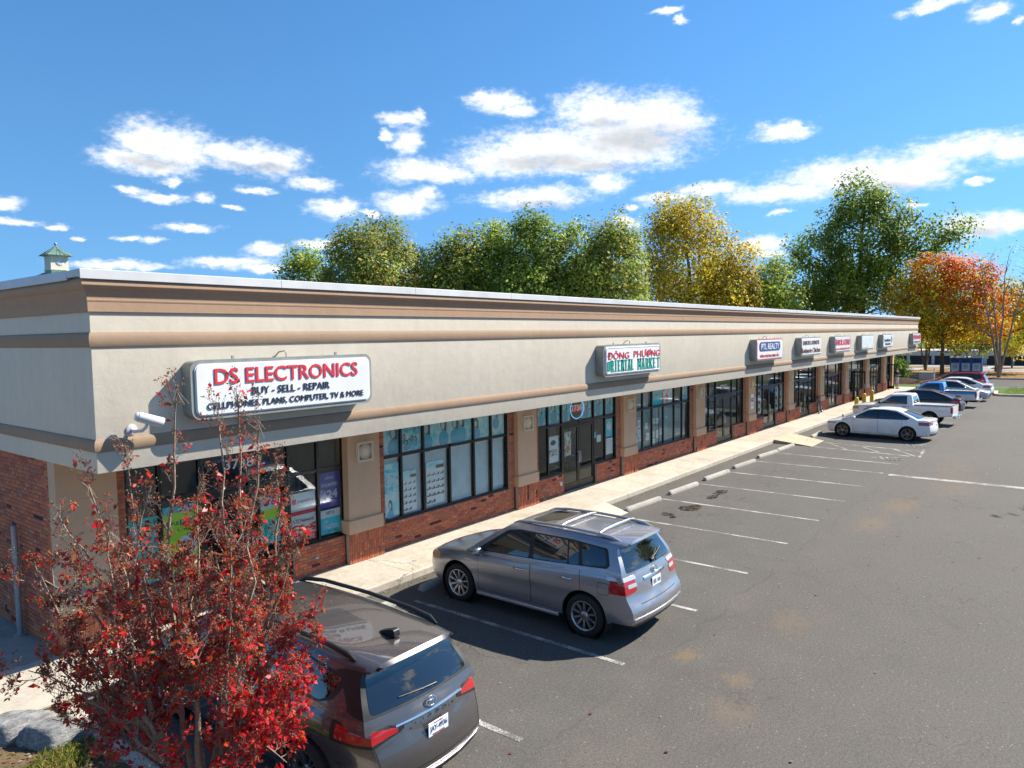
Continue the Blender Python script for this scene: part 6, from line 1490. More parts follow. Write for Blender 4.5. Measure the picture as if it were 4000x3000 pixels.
for s in (1, -1): ck.tube([(-0.12, s*0.06, 0.30), (-0.12+s*0.12, s*0.07, 0.30-s*0.11)], 0.009, 5); ck.box(-0.12+s*0.12-0.04, -0.12+s*0.12+0.04, s*0.07, s*0.14, 0.29-s*0.11, 0.31-s*0.11)
ck.build('crankset', 'black_trim', bk)

# ------------------------------------------------------------------ person at the last open door
pmat('skin', (0.42, 0.25, 0.18), 0.6); pmat('shirt_black', (0.012, 0.012, 0.014), 0.85); pmat('shorts_grey', (0.40, 0.42, 0.45), 0.85); pmat('hair_dark', (0.015, 0.012, 0.01), 0.8); pmat('shoe', (0.03, 0.03, 0.03), 0.7)
def skin_body(name, nodes, edges, mat, parent, sub=2, root=0):
    me = bpy.data.meshes.new(name); me.from_pydata([n_[0] for n_ in nodes], edges, [])
    ob = bpy.data.objects.new('s', me); TMP.collection.objects.link(ob)
    sk = ob.modifiers.new('s', 'SKIN'); sk.use_smooth_shade = True
    for i, n_ in enumerate(nodes):
        v = me.skin_vertices[0].data[i]; v.radius = n_[1]; v.use_root = (i == root)
    sb = ob.modifiers.new('u', 'SUBSURF'); sb.levels = sub; sb.render_levels = sub
    m2 = _evaluate(ob); bpy.data.objects.remove(ob)
    m2.materials.clear(); m2.polygons.foreach_set('use_smooth', [True]*len(m2.polygons))
    return link(name, m2, mat, parent)
pr = empty('person', (66.25, 11.85, 0.15), -PI/2-0.3); tag(pr, 'person in black top, cap and grey shorts standing at the open end door looking down', 'person')
# local frame: +x = facing
N = [((0, 0, 0.95), (0.13, 0.17)), ((0, 0, 1.12), (0.12, 0.155)), ((0.0, 0, 1.32), (0.125, 0.175)), ((-0.01, 0, 1.44), (0.08, 0.12)), ((0.0, 0, 1.53), (0.055, 0.055)), ((0.025, 0, 1.62), (0.085, 0.07)), ((0.035, 0, 1.70), (0.095, 0.078)), ((0.025, 0, 1.77), (0.075, 0.065)),
     ((-0.01, 0.19, 1.42), (0.06, 0.06)), ((-0.02, 0.25, 1.16), (0.046, 0.046)), ((0.18, 0.17, 1.08), (0.036, 0.036)), ((0.25, 0.12, 1.10), (0.028, 0.03)),
     ((-0.01, -0.19, 1.42), (0.06, 0.06)), ((-0.02, -0.25, 1.16), (0.046, 0.046)), ((0.18, -0.17, 1.08), (0.036, 0.036)), ((0.25, -0.12, 1.10), (0.028, 0.03)),
     ((0, 0.1, 0.88), (0.1, 0.095)), ((0.02, 0.11, 0.5), (0.062, 0.062)), ((-0.01, 0.11, 0.28), (0.056, 0.054)), ((0, 0.11, 0.09), (0.038, 0.038)), ((0.14, 0.13, 0.035), (0.042, 0.03)),
     ((0, -0.1, 0.88), (0.1, 0.095)), ((0.02, -0.11, 0.5), (0.062, 0.062)), ((-0.01, -0.11, 0.28), (0.056, 0.054)), ((0, -0.11, 0.09), (0.038, 0.038)), ((0.14, -0.13, 0.035), (0.042, 0.03))]
E = [(0, 1), (1, 2), (2, 3), (3, 4), (4, 5), (5, 6), (6, 7), (3, 8), (8, 9), (9, 10), (10, 11), (3, 12), (12, 13), (13, 14), (14, 15), (0, 16), (16, 17), (17, 18), (18, 19), (19, 20), (0, 21), (21, 22), (22, 23), (23, 24), (24, 25)]
body = skin_body('body', N, E, 'skin', pr)
T = [((0, 0, 0.94), (0.175, 0.215)), ((0, 0, 1.14), (0.165, 0.205)), ((0.0, 0, 1.32), (0.165, 0.215)), ((-0.01, 0, 1.455), (0.11, 0.15)), ((-0.01, 0.19, 1.42), (0.092, 0.092)), ((-0.02, 0.25, 1.20), (0.078, 0.078)), ((-0.01, -0.19, 1.42), (0.092, 0.092)), ((-0.02, -0.25, 1.20), (0.078, 0.078))]
skin_body('shirt', T, [(0, 1), (1, 2), (2, 3), (3, 4), (4, 5), (3, 6), (6, 7)], 'shirt_black', pr)
S2 = [((0, 0, 0.97), (0.15, 0.185)), ((0, 0.1, 0.86), (0.115, 0.11)), ((0.015, 0.11, 0.45), (0.085, 0.085)), ((0, -0.1, 0.86), (0.115, 0.11)), ((0.015, -0.11, 0.45), (0.085, 0.085))]
skin_body('shorts', S2, [(0, 1), (1, 2), (0, 3), (3, 4)], 'shorts_grey', pr)
cp_ = MB(); cp_.lathe([(0.102, 0.0), (0.105, 0.03), (0.095, 0.075), (0.06, 0.105), (0, 0.115)], 18, Matrix.Translation((0.03, 0, 1.73))); cp_.prism([(0.08, -0.08), (0.19, -0.06), (0.21, 0), (0.19, 0.06), (0.08, 0.08)], 1.735, 1.75, 'z'); cp_.build('cap', 'hair_dark', pr, smooth_angle=50)
for s in (1, -1):
    N2 = [((-0.05, s*0.11, 0.045), (0.045, 0.042)), ((0.06, s*0.12, 0.045), (0.048, 0.042)), ((0.18, s*0.135, 0.035), (0.042, 0.032))]
    skin_body('shoe', N2, [(0, 1), (1, 2)], 'shoe', pr, 1)
    hn = [((0.25, s*0.12, 1.10), (0.03, 0.018)), ((0.31, s*0.09, 1.12), (0.036, 0.016))] 
    ee = [(0, 1)]
    for f in range(4):
        k = len(hn); y0 = s*0.09+(f-1.5)*0.017
        hn += [((0.345, y0, 1.13), (0.009, 0.009)), ((0.375, y0-s*0.01, 1.115+0.004*f), (0.008, 0.008))]; ee += [(1, k), (k, k+1)]
    k = len(hn); hn += [((0.30, s*0.055, 1.13), (0.01, 0.01)), ((0.33, s*0.035, 1.135), (0.009, 0.009))]; ee += [(0, k), (k, k+1)]
    skin_body('hand', hn, ee, 'skin', pr, 1)
ph = MB(); ph.rbox(-0.07, 0.07, -0.036, 0.036, -0.005, 0.005, 0.003); o = ph.build('phone', 'black_trim', None); o.location = (66.25+0.34*math.sin(-0.3), 11.85-0.34*math.cos(0.3), 1.29); o.rotation_euler = (0.4, 0, -PI/2-0.3); tag(o, 'small dark phone held by the person at the end door', 'phone')

# ------------------------------------------------------------------ trees
def quads_mesh(name, V, C, mat, parent=None, loc=None):
    """V: (N,4,3) corners, C: (N,3) colour of each leaf"""
    N = len(V); me = bpy.data.meshes.new(name)
    me.vertices.add(N*4); me.vertices.foreach_set('co', V.reshape(-1).astype(np.float32))
    me.loops.add(N*4); me.loops.foreach_set('vertex_index', np.arange(N*4, dtype=np.int32))
    me.polygons.add(N); me.polygons.foreach_set('loop_start', np.arange(0, N*4, 4, dtype=np.int32))
    try: me.polygons.foreach_set('loop_total', np.full(N, 4, dtype=np.int32))
    except Exception: pass
    at = me.color_attributes.new('col', 'FLOAT_COLOR', 'POINT')
    cc = np.ones((N, 4, 4), dtype=np.float32); cc[:, :, :3] = C[:, None, :]; at.data.foreach_set('color', cc.reshape(-1))
    me.update(calc_edges=True); me.validate()
    return link(name, me, mat, parent, loc)
def leaf_quads(P, size, rng, up=0.3, aspect=0.7, droop=0.0, face=None):
    """face: direction the leaf blades of a clump turn to (None = any)"""
    N = len(P)
    a = rng.normal(size=(N, 3)); a[:, 2] -= droop
    if face is not None:
        nn = face+rng.normal(size=(N, 3))*0.45; nn /= np.linalg.norm(nn, axis=1)[:, None]; a -= nn*(a*nn).sum(1)[:, None]
    a /= np.linalg.norm(a, axis=1)[:, None]
    b = rng.normal(size=(N, 3)); b[:, 2] *= (1-up); b -= a*(a*b).sum(1)[:, None]
    if face is not None: b = np.cross(nn, a)
    b /= np.linalg.norm(b, axis=1)[:, None]
    s = (size*rng.uniform(0.55, 1.25, N))[:, None]
    w = b*s*aspect*0.5
    n = np.cross(a, b)*s*0.12
    return np.stack([P, P+a*s*0.5+w+n, P+a*s, P+a*s*0.5-w+n], axis=1)
leafmat('leaf', 0.5, 0.55); leafmat('leaf_glossy', 0.48, 0.36)
pmat('bark', (0.10, 0.078, 0.06), 0.95, var=0.3, scale=9, bump=0.02, bscale=24)
pmat('bark_pale', (0.27, 0.20, 0.145), 0.8, var=0.25, scale=14, bump=0.004, bscale=60)
PAL = dict(green=[(0.10, 0.14, 0.018), (0.16, 0.19, 0.024), (0.21, 0.22, 0.028), (0.07, 0.10, 0.016)], dark=[(0.06, 0.095, 0.016), (0.10, 0.14, 0.022), (0.145, 0.175, 0.026)], olive=[(0.09, 0.12, 0.02), (0.14, 0.15, 0.025), (0.18, 0.15, 0.025), (0.07, 0.1, 0.02)],
    rust=[(0.12, 0.14, 0.025), (0.16, 0.15, 0.028), (0.2, 0.14, 0.03), (0.10, 0.12, 0.025), (0.08, 0.11, 0.025), (0.11, 0.13, 0.025)], gold=[(0.28, 0.21, 0.018), (0.36, 0.25, 0.02), (0.20, 0.18, 0.022), (0.15, 0.15, 0.022), (0.30, 0.2, 0.018)], lime=[(0.20, 0.25, 0.03), (0.28, 0.28, 0.04), (0.14, 0.20, 0.03)],
    maple=[(0.48, 0.27, 0.01), (0.5, 0.2, 0.012), (0.44, 0.31, 0.012), (0.3, 0.27, 0.02), (0.2, 0.22, 0.025)], red=[(0.6, 0.16, 0.02), (0.55, 0.09, 0.025), (0.62, 0.2, 0.02), (0.5, 0.06, 0.03)], yellow=[(0.42, 0.32, 0.02), (0.35, 0.30, 0.03), (0.24, 0.25, 0.03), (0.4, 0.26, 0.02)], conifer=[(0.02, 0.045, 0.025), (0.03, 0.06, 0.03)])
GAIN = dict(green=2.75, dark=2.35, olive=2.9, rust=2.75, gold=2.2, lime=2.2, conifer=2.4, yellow=1.9, maple=1.7, red=1.4)
def tree(label, loc, h, lobes, n_leaf, pal, seed, trunk_r=0.28, leaf=0.34, clear=0.25, name='deciduous_tree', group=None, pal2=None, split=None, stems=1, nb=16, nclump=0, cl_r=0.75, shell_bias=0.6, bark='bark', droop=0.2):
    """lobes: ellipsoids (x, y, z, rx, ry, rz) in metres about the trunk foot; leaves grow in clumps on the branch ends"""
    rng = np.random.default_rng(seed); rnd = random.Random(seed)
    root = empty(name, loc); tag(root, label, 'tree', group)
    lob = np.array(lobes, float); vol = lob[:, 3]*lob[:, 4]*lob[:, 5]; vol = vol/vol.sum()
    nc = nclump or max(24, n_leaf//42)
    k = rng.choice(len(lob), nc, p=vol); d = rng.normal(size=(nc, 3)); d /= np.linalg.norm(d, axis=1)[:, None]
    r = rng.uniform(0, 1, nc)**(1/3); r = np.where(rng.uniform(size=nc) < shell_bias, rng.uniform(0.72, 1.02, nc), r)
    C = lob[k, :3]+d*r[:, None]*lob[k, 3:]
    C = C[C[:, 2] > h*clear*0.55]
    # wood: trunk(s), limbs to a spread of clumps, twigs to the rest
    mb = MB(); nodes = []
    for st in range(stems):
        ang = 2*PI*st/max(1, stems)+rnd.uniform(0, 1); lean = 0 if stems == 1 else 0.16*h
        pts = []
        for i in range(7):
            t = i/6; pts.append(Vector((math.cos(ang)*lean*t+rnd.uniform(-1, 1)*0.02*h*t, math.sin(ang)*lean*t+rnd.uniform(-1, 1)*0.02*h*t, h*0.86*t)))
        mb.tube(pts, [trunk_r*(1-0.85*i/6)*(0.6 if stems > 1 else 1) + (0.12*trunk_r if i == 0 else 0) for i in range(7)], 8)
        nodes += [(p, trunk_r*(1-0.85*i/6)) for i, p in enumerate(pts) if p.z > h*clear*0.6]
    order = list(range(len(C))); rnd.shuffle(order)
    for j, i in enumerate(order):
        c = Vector(C[i])
        cand = [(((p-c).length + (3.0 if p.z > c.z-0.25 else 0)), p, rr) for p, rr in nodes]
        dist, p, rr = min(cand, key=lambda q: q[0])
        r0 = min(rr*0.6, 0.035+0.012*dist) if j >= nb else min(rr*0.7, 0.10+0.006*dist)
        mid = p.lerp(c, 0.5)+Vector((rnd.uniform(-0.1, 0.1)*dist, rnd.uniform(-0.1, 0.1)*dist, 0.06*dist))
        mb.tube([p, mid, c], [r0, r0*0.7, r0*0.25], 5 if j < nb else 3, caps=False)
        if j < nb*4: nodes += [(mid, r0*0.7), (p.lerp(mid, 0.5), r0*0.85), (mid.lerp(c, 0.5), r0*0.45)]
    mb.build('trunk', bark, root, smooth_angle=60)
    if n_leaf:
        per = rng.integers(0, len(C), n_leaf); cs = rng.uniform(0.65, 1.3, len(C)); off = np.clip(rng.normal(size=(n_leaf, 3)), -1.35, 1.35)*cs[per][:, None]; P = C[per]+off*np.array([cl_r, cl_r, cl_r*0.85])
        cen = np.array([0, 0, lob[0, 2]]); rad = C-cen; rad /= np.linalg.norm(rad, axis=1)[:, None]; face = rad[per]*0.55+off/1.35*0.6+np.array([0, 0, 0.45])
        pc = np.array(PAL[pal])*GAIN.get(pal, 1.0); tone = rng.uniform(0.5, 1.4, len(C)); ci = rng.integers(0, len(pc), len(C))
        mixi = np.where(rng.uniform(size=n_leaf) < 0.6, ci[per], rng.integers(0, len(pc), n_leaf)); col = pc[mixi]*(tone[per]*rng.uniform(0.8, 1.2, n_leaf))[:, None]
        if pal2:
            q = split(P, rng); p2 = np.array(PAL[pal2])*GAIN.get(pal2, 1.0); c2 = p2[rng.integers(0, len(p2), n_leaf)]*(tone[per]*rng.uniform(0.8, 1.2, n_leaf))[:, None]
            col = np.where((rng.uniform(size=n_leaf) < q)[:, None], c2, col)
        V = leaf_quads(P, leaf, rng, droop=droop, face=face)
        quads_mesh('crown', V, np.clip(col, 0, 0.8), 'leaf', root)
    return root
def polar(az, D): return (D*math.cos(math.radians(az)), D*math.sin(math.radians(az)))
def lobes_for(w, z0, z1, rng, n=7, spire=False):
    """an uneven crown, w wide, from z0 to z1"""
    L = [(0, 0, (z0+z1)/2, w*0.36, w*0.36, (z1-z0)*0.5)]
    for i in range(n):
        a = 2*PI*i/n+rng.uniform(-0.4, 0.4); t = rng.uniform(0.12, 0.92); rr = w*0.5*(1-0.45*abs(2*t-0.75))
        s = rng.uniform(0.55, 1.0); L.append((math.cos(a)*rr*0.55, math.sin(a)*rr*0.55, z0+(z1-z0)*t, rr*0.52*s, rr*0.52*s, (z1-z0)*0.17*rng.uniform(0.8, 1.3)))
    L.append((rng.uniform(-1, 1)*w*0.12, rng.uniform(-1, 1)*w*0.12, z1-(z1-z0)*0.1, w*0.16, w*0.16, (z1-z0)*0.12))
    return L
BACK = 'row of trees behind the shop roof'
rows = [ # az, D, width, top, palette, leaves, label
    (54.2, 76, 5.6, 13.9, 'green', 4200, 'smallest green tree at the left end of the row behind the roof', None),
    (52.3, 80, 4.0, 12.0, 'dark', 2600, 'low dark tree between the smallest green tree and the rust-tinged tree', None),
    (48.9, 73, 10.2, 16.6, 'rust', 9500, 'broad rust-tinged tree near the left end of the row', None),
    (45.2, 77, 4.6, 14.6, 'conifer', 4200, 'dark narrow evergreen right after the rust-tinged tree', None),
    (42.6, 72, 6.4, 15.4, 'olive', 6500, 'olive tree with twin tips after the dark evergreen', None),
    (39.6, 74, 6.2, 16.4, 'green', 6500, 'tall green tree left of the darkest tree in the row', None),
    (36.5, 71, 7.4, 16.8, 'dark', 8000, 'darkest full tree in the middle of the row', None),
    (33.2, 73, 6.6, 16.4, 'green', 6500, 'green tree just past the darkest tree', None),
    (30.4, 72, 7.2, 16.2, 'olive', 7000, 'yellow-green tree at the right end of the green row', None),
    (21.4, 84, 6.6, 13.4, 'gold', 5000, 'thin gold tree right of the large golden oak', None),
    (18.6, 88, 7.0, 13.2, 'lime', 5200, 'lime-yellow tree below the gap before the big green tree', None),
    (16.2, 100, 8.0, 11.0, 'dark', 4200, 'low dark tree at the foot of the big green tree', None)]
for i, (a, D, w, top, pal, nl, lab_, _) in enumerate(rows):
    rr = random.Random(100+i); x, y = polar(a, D)
    L = lobes_for(w*1.3, top*0.28, top, rr, 9)
    tree(lab_, (x, y, -0.06), top, L, int(nl*2.3), pal, 200+i, 0.26, 0.33, 0.2, group=BACK, cl_r=0.62 if pal != 'conifer' else 0.5, droop=0.1, name='evergreen_tree' if pal == 'conifer' else 'deciduous_tree')
rr = random.Random(55); x, y = polar(24.6, 82)
L = lobes_for(13.0, 6.0, 19.6, rr, 11)+[(2.5, -3.5, 13.5, 3.0, 3.0, 2.2), (-1.5, 1.5, 17.5, 2.4, 2.4, 2.0)]
tree('large golden oak with an open crown behind the roof', (x, y, -0.06), 19.6, L, 21000, 'gold', 301, 0.42, 0.33, 0.25, group=BACK, cl_r=0.8, shell_bias=0.7)
rr = random.Random(56); x, y = polar(12.4, 98)
L = [(0, 0, 15.5, 4.2, 4.2, 6.6), (0, 0, 21.0, 3.0, 3.0, 2.8), (-1.0, 4.5, 14.8, 3.2, 3.2, 3.2), (-1, 7.2, 12.6, 2.0, 2.4, 1.6), (1, 8.6, 16.0, 1.6, 2.2, 1.4), (0, -5.0, 15.4, 3.0, 3.4, 3.0), (0, -8.0, 13.2, 2.4, 3.0, 3.2), (0, -9.6, 16.0, 1.6, 1.8, 2.4), (0, 4.0, 9.0, 3.6, 4.0, 2.6), (0, -6.5, 8.8, 3.4, 4.2, 2.6), (0, 3.4, 18.6, 2.0, 2.2, 2.0), (0, -3.6, 19.6, 1.8, 2.0, 2.0), (0, 0.5, 10.5, 4.2, 5.0, 3.0), (0, -11.0, 9.8, 2.0, 2.4, 2.2)]
tree('tallest tree, a big dark green one with spreading limbs behind the far end', (x, y, -0.06), 23.4, L, 34000, 'dark', 302, 0.55, 0.38, 0.22, cl_r=0.72, shell_bias=0.72, nb=26)
# orange maple: red where the crown is highest and towards the sun
rr = random.Random(57)
L = [(0, 0, 8.6, 4.4, 4.2, 3.6), (0, 1.0, 10.9, 3.0, 2.8, 2.0), (0, 3.6, 8.2, 2.4, 2.2, 2.2), (0, -4.0, 7.9, 2.4, 2.3, 2.4), (0, -2.4, 10.6, 2.4, 2.6, 1.6), (0, 3.4, 5.4, 2.2, 2.8, 1.6), (0, -3.0, 5.0, 2.6, 3.0, 1.6), (-2.5, 0, 6.4, 2.6, 3.2, 2.0), (0, -5.6, 5.6, 1.6, 1.8, 1.4), (0, -1.2, 3.6, 2.0, 2.4, 1.2), (0, 2.0, 4.2, 1.8, 2.0, 1.3)]
tree('orange and red maple standing at the end of the building', (89.0, 11.6, 0.14), 12.7, L, 19000, 'maple', 303, 0.2, 0.31, 0.28, pal2='red', split=lambda P, r: np.clip((P[:, 2]-8.6)*0.13-P[:, 1]*0.13+0.24+r.normal(size=len(P))*0.16, 0, 0.9), cl_r=0.52)
rr = random.Random(58)
tree('small yellow multi-stemmed tree under the orange maple', (103.4, 15.3, -0.2), 7.6, [(0, 0, 5.4, 3.4, 3.6, 1.8), (0, 2.6, 4.6, 1.8, 2.2, 1.3), (0, -2.6, 5.0, 2.0, 2.0, 1.4), (0, 0.5, 6.6, 2.0, 2.2, 1.1)], 4200, 'yellow', 304, 0.2, 0.34, 0.25, stems=4, cl_r=0.5)
tree('yellow-green leaning two-stemmed tree beside the blue bins', (96.9, 7.4, 0.14), 9.0, [(0, -0.5, 6.8, 3.4, 3.8, 2.0), (0, -3.4, 6.6, 2.2, 2.6, 1.8), (0, 2.4, 6.4, 1.8, 2.0, 1.4), (0, -1.5, 8.6, 2.2, 2.6, 1.3)], 6200, 'yellow', 305, 0.24, 0.34, 0.3, stems=2, cl_r=0.55)
tree('bare-branched tree at the right edge of the photo', (85.5, 6.3, 0.14), 13.8, [(0, -0.4, 10.2, 3.2, 3.2, 3.4), (0, 1.6, 8.6, 2.4, 2.6, 2.4), (0, -2.0, 8.6, 2.2, 2.2, 2.4), (0, 2.6, 6.6, 1.6, 1.8, 1.4)], 700, 'gold', 306, 0.2, 0.2, 0.35, cl_r=0.4, nb=90, nclump=420, bark='bark_pale', stems=4)
for i, (x, y, h, pal, l) in enumerate([(150, 14, 7.5, 'rust', 'small russet tree in the far lot'), (150, 9.2, 8.0, 'yellow', 'small yellow tree in the far lot'), (186, 21, 9, 'olive', 'olive tree in the far lot'), (128, 6.0, 8.0, 'yellow', 'yellow tree in front of the far building'), (150, 27, 8, 'gold', 'gold tree in the far lot behind the maple')]):
    z = -0.04*(x-97.4); rr = random.Random(400+i)
    tree(l, (x, y, z), h, lobes_for(h*0.75, h*0.32, h, rr, 6), 2000, pal, 410+i, 0.15, 0.42, 0.25, group='trees standing in the far lot', cl_r=0.6)
for i, (a, D, w, top, pal) in enumerate([(3.0, 290, 26, 15, 'olive'), (6.2, 300, 30, 17, 'dark'), (9.5, 290, 28, 15, 'green'), (13.5, 280, 30, 15, 'olive'), (0.5, 270, 24, 14, 'gold'), (17.5, 260, 26, 15, 'green'), (22, 240, 26, 14, 'dark')]):
    x, y = polar(a, D); rr = random.Random(500+i)
    tree(['olive tree', 'dark tree', 'green tree', 'broad olive tree', 'golden tree', 'mid green tree', 'dark broad tree'][i]+' on the horizon %s' % ['above the blue bins', 'behind the orange maple', 'left of the orange maple', 'under the tallest tree', 'at the right picture edge', 'behind the tallest tree', 'behind the lime-yellow tree'][i], (x, y, -7.5), top, lobes_for(w, 2, top, rr, 9), 2600, pal, 520+i, 0.4, 1.2, 0.1, group='trees on the horizon', cl_r=1.9)
# trees across the car park, outside the picture: their shade and reflections fall into it
tree('oak across the car park outside the picture', (34.8, -7.3, 0.0), 11.0, lobes_for(6.6, 4.5, 11.0, random.Random(61), 8), 3600, 'olive', 601, 0.3, 0.42, 0.25, cl_r=0.7)
tree('second oak across the car park behind the camera', (7.0, -21.0, 0.0), 13.0, lobes_for(10.0, 4.0, 13.0, random.Random(62), 8), 5200, 'green', 602, 0.3, 0.42, 0.25, cl_r=0.7)

# ------------------------------------------------------------------ crape myrtle in the corner island
def myrtle(loc, seed=9):
    rnd = random.Random(seed); rng = np.random.default_rng(seed)
    root = empty('crape_myrtle', loc); tag(root, 'red-leaved multi-stemmed crape myrtle with bare seed tips in the corner bed', 'shrub')
    wood = MB(); LP = []; LC = []; SP = []; SMALL = []
    reds = [(0.66, 0.02, 0.022), (0.74, 0.03, 0.025), (0.55, 0.02, 0.035), (0.74, 0.085, 0.022), (0.34, 0.022, 0.035), (0.7, 0.035, 0.05)]
    browns = [(0.36, 0.10, 0.035), (0.42, 0.17, 0.06), (0.28, 0.07, 0.035), (0.36, 0.045, 0.03)]
    def leaf_at(q, hgt, full):
        LP.append(q[:]); LC.append(rnd.choice(reds if rnd.random() < (0.93 if hgt < 2.6 else 0.55) else browns))
    def curve(p, d0, tip, k):
        """from p, leaving along d0, to tip"""
        L = (tip-p).length; m_ = p+d0.normalized()*L*0.5
        pts = []
        for i in range(k+1):
            t = i/k; q = p*(1-t)**2+m_*2*t*(1-t)+tip*t*t
            w_ = 0.018*L*math.sin(PI*t); pts.append(q+Vector((rnd.uniform(-1, 1), rnd.uniform(-1, 1), rnd.uniform(-1, 1)))*w_)
        return pts
    def full_at(q):
        """how leafy the bush is here: full low down and towards the middle, nearly bare at the top and on the far side"""
        side = q.x*0.618-q.y*0.786
        f = 0.95 if q.z < 1.25 else max(0.05, 0.95-(q.z-1.25)/1.6)
        if side < -0.45: f *= max(0.10, 1+(side+0.45)*1.5)
        if side < -0.35 and q.z < 1.25: f *= 0.35
        return f
    def spray(p, d, L, lvl, rad):
        """side shoots"""
        k = 4 if lvl < 3 else 3
        tip = p+(d.normalized()*0.8+Vector((0, 0, 0.45))).normalized()*L
        pts = curve(p, d, tip, k)
        wood.tube(pts, [rad*(1-0.65*i/k) for i in range(k+1)], 4 if lvl < 2 else 3, caps=False)
        f = full_at(pts[-1])
        if lvl < 3:
            for c in range((5, 4, 3)[lvl]):
                t = rnd.uniform(0.25, 1.0); i = min(k-1, int(t*k)); q = pts[i].lerp(pts[i+1], t*k-i); ax = (pts[i+1]-pts[i]).normalized()
                sd = ax.orthogonal(); sd.rotate(Matrix.Rotation(rnd.uniform(0, 2*PI), 3, ax))
                spray(q, (ax+sd*rnd.uniform(0.6, 1.1)).normalized(), L*rnd.uniform(0.38, 0.62), lvl+1, max(0.0016, rad*0.55))
        if lvl >= 1:
            nl = (0, 1.35, 1.0, 0.6)[lvl]*f
            nl = int(nl)+(rnd.random() < nl-int(nl))
            for _ in range(nl):
                t = rnd.uniform(0.2, 1.0); i = min(k-1, int(t*k)); leaf_at(pts[i].lerp(pts[i+1], t*k-i)+Vector((rnd.uniform(-1, 1), rnd.uniform(-1, 1), rnd.uniform(-1, 1)))*0.012, pts[-1].z, f)
            if f < 0.6 and rnd.random() < 0.75: LP.append(pts[-1][:]); LC.append(rnd.choice(browns)); SMALL.append(len(LP)-1)
            if lvl == 3 and f < 0.7 and rnd.random() < 0.3:
                for _ in range(rnd.randint(2, 4)): SP.append((pts[-1]+Vector((rnd.uniform(-1, 1), rnd.uniform(-1, 1), rnd.uniform(-0.5, 1)))*0.03)[:])
            elif lvl == 3 and f < 0.5 and rnd.random() < 0.5:
                leaf_at(pts[-1], 3.2, f)
    TIPS = [(-0.02, 0.18, 4.48), (0.14, -0.24, 4.31), (0.5, 0.01, 4.34), (0.39, -0.51, 4.13), (-0.4, 0.47, 3.91), (-0.47, -0.16, 3.61), (0.22, 0.28, 3.56), (0.68, -0.34, 3.68), (-0.75, 0.51, 3.67), (-0.87, 0.87, 3.31), (-1.15, 0.54, 2.89), (-0.81, -0.12, 3.33), (-0.47, -0.38, 3.07), (-0.0, -0.62, 3.23), (0.69, -0.59, 2.95), (0.84, -0.5, 2.15), (0.86, -0.68, 1.8), (0.5, -0.8, 1.7), (-1.18, 0.86, 1.91), (-1.01, 0.17, 2.36), (-0.77, -0.35, 2.41), (0.05, -0.89, 2.33), (-0.43, -0.73, 2.34), (-0.83, 0.21, 1.41), (0.37, -0.73, 1.19),
            (0.3, 0.6, 2.9), (0.7, 0.25, 2.6), (0.66, 0.05, 1.8), (0.2, -0.35, 2.7), (0.5, 0.35, 2.0), (-0.2, 0.7, 2.6), (0.6, -0.35, 2.3), (0.7, -0.5, 1.4), (0.5, -0.6, 0.75), (0.2, -0.8, 0.65), (-0.3, -0.7, 0.85), (0.66, -0.45, 0.95), (-0.6, -0.3, 1.0), (0.7, -0.2, 1.15), (-0.1, -0.5, 0.55), (0.5, -0.8, 1.2), (0.35, -0.3, 0.8), (-1.1, 0.6, 1.5), (-1.2, 0.3, 2.2), (-1.0, 1.0, 2.7)]
    stems_ = []
    for i in range(8):          # the woody trunks from the ground
        a_ = 2*PI*i/8+rnd.uniform(-0.3, 0.3); e = Vector((math.cos(a_)*rnd.uniform(0.16, 0.34), math.sin(a_)*rnd.uniform(0.16, 0.34), rnd.uniform(0.95, 1.35)))
        pts = curve(Vector((math.cos(a_)*0.11, math.sin(a_)*0.11, -0.03)), Vector((math.cos(a_)*0.1, math.sin(a_)*0.1, 1)), e, 6)
        wood.tube(pts, [0.044*(1-0.42*j/6)*rnd.uniform(0.9, 1.1) for j in range(7)], 8, caps=False); stems_.append(pts)
    for (x, y, z) in TIPS:
        tip = Vector((x, y, z))
        pts0 = min(stems_, key=lambda P: (P[-1]-Vector((x*0.3, y*0.3, 1.1))).length+rnd.uniform(0, 0.08))
        j = 6 if z > 2.2 else rnd.randint(3, 5)
        p = pts0[j]; ax = (pts0[j]-pts0[j-1]).normalized(); k = 10
        pts = curve(p, (ax+Vector((x, y, 0))*0.35).normalized(), tip, k); L = (tip-p).length
        r0 = 0.016+0.004*L
        wood.tube(pts, [r0*(1-0.82*i/k) for i in range(k+1)], 5, caps=False)
        for c in range(int(5+4.2*L)):
            t = 0.12+0.88*(c+rnd.random())/int(5+4.2*L); t = min(t, 0.995); i = min(k-1, int(t*k)); q = pts[i].lerp(pts[i+1], t*k-i); ax = (pts[i+1]-pts[i]).normalized()
            sd = ax.orthogonal(); sd.rotate(Matrix.Rotation(rnd.uniform(0, 2*PI), 3, ax))
            top_ = q.z > 3.0
            spray(q, (ax*(1.2 if top_ else 0.7)+sd*rnd.uniform(0.5, 1.0)).normalized(), rnd.uniform(0.12, 0.26) if top_ else rnd.uniform(0.22, 0.5)*(1-0.3*t), 1 if top_ else 0 if rnd.random() < 0.55 else 1, 0.0055 if not top_ else 0.0035)
            if top_ and rnd.random() < 0.7: leaf_at(q+sd*0.02, 3.2, 0.3)
        if z > 2.9:
            for _ in range(26):
                e = tip+Vector((rnd.gauss(0, 0.05), rnd.gauss(0, 0.05), rnd.uniform(-0.22, 0.08))); q = pts[-2].lerp(tip, rnd.uniform(0, 1))
                wood.tube([q, e], [0.0025, 0.0014], 3, caps=False); SP.append(e[:])
    wood.build('stems', 'bark_pale', root, smooth_angle=60)
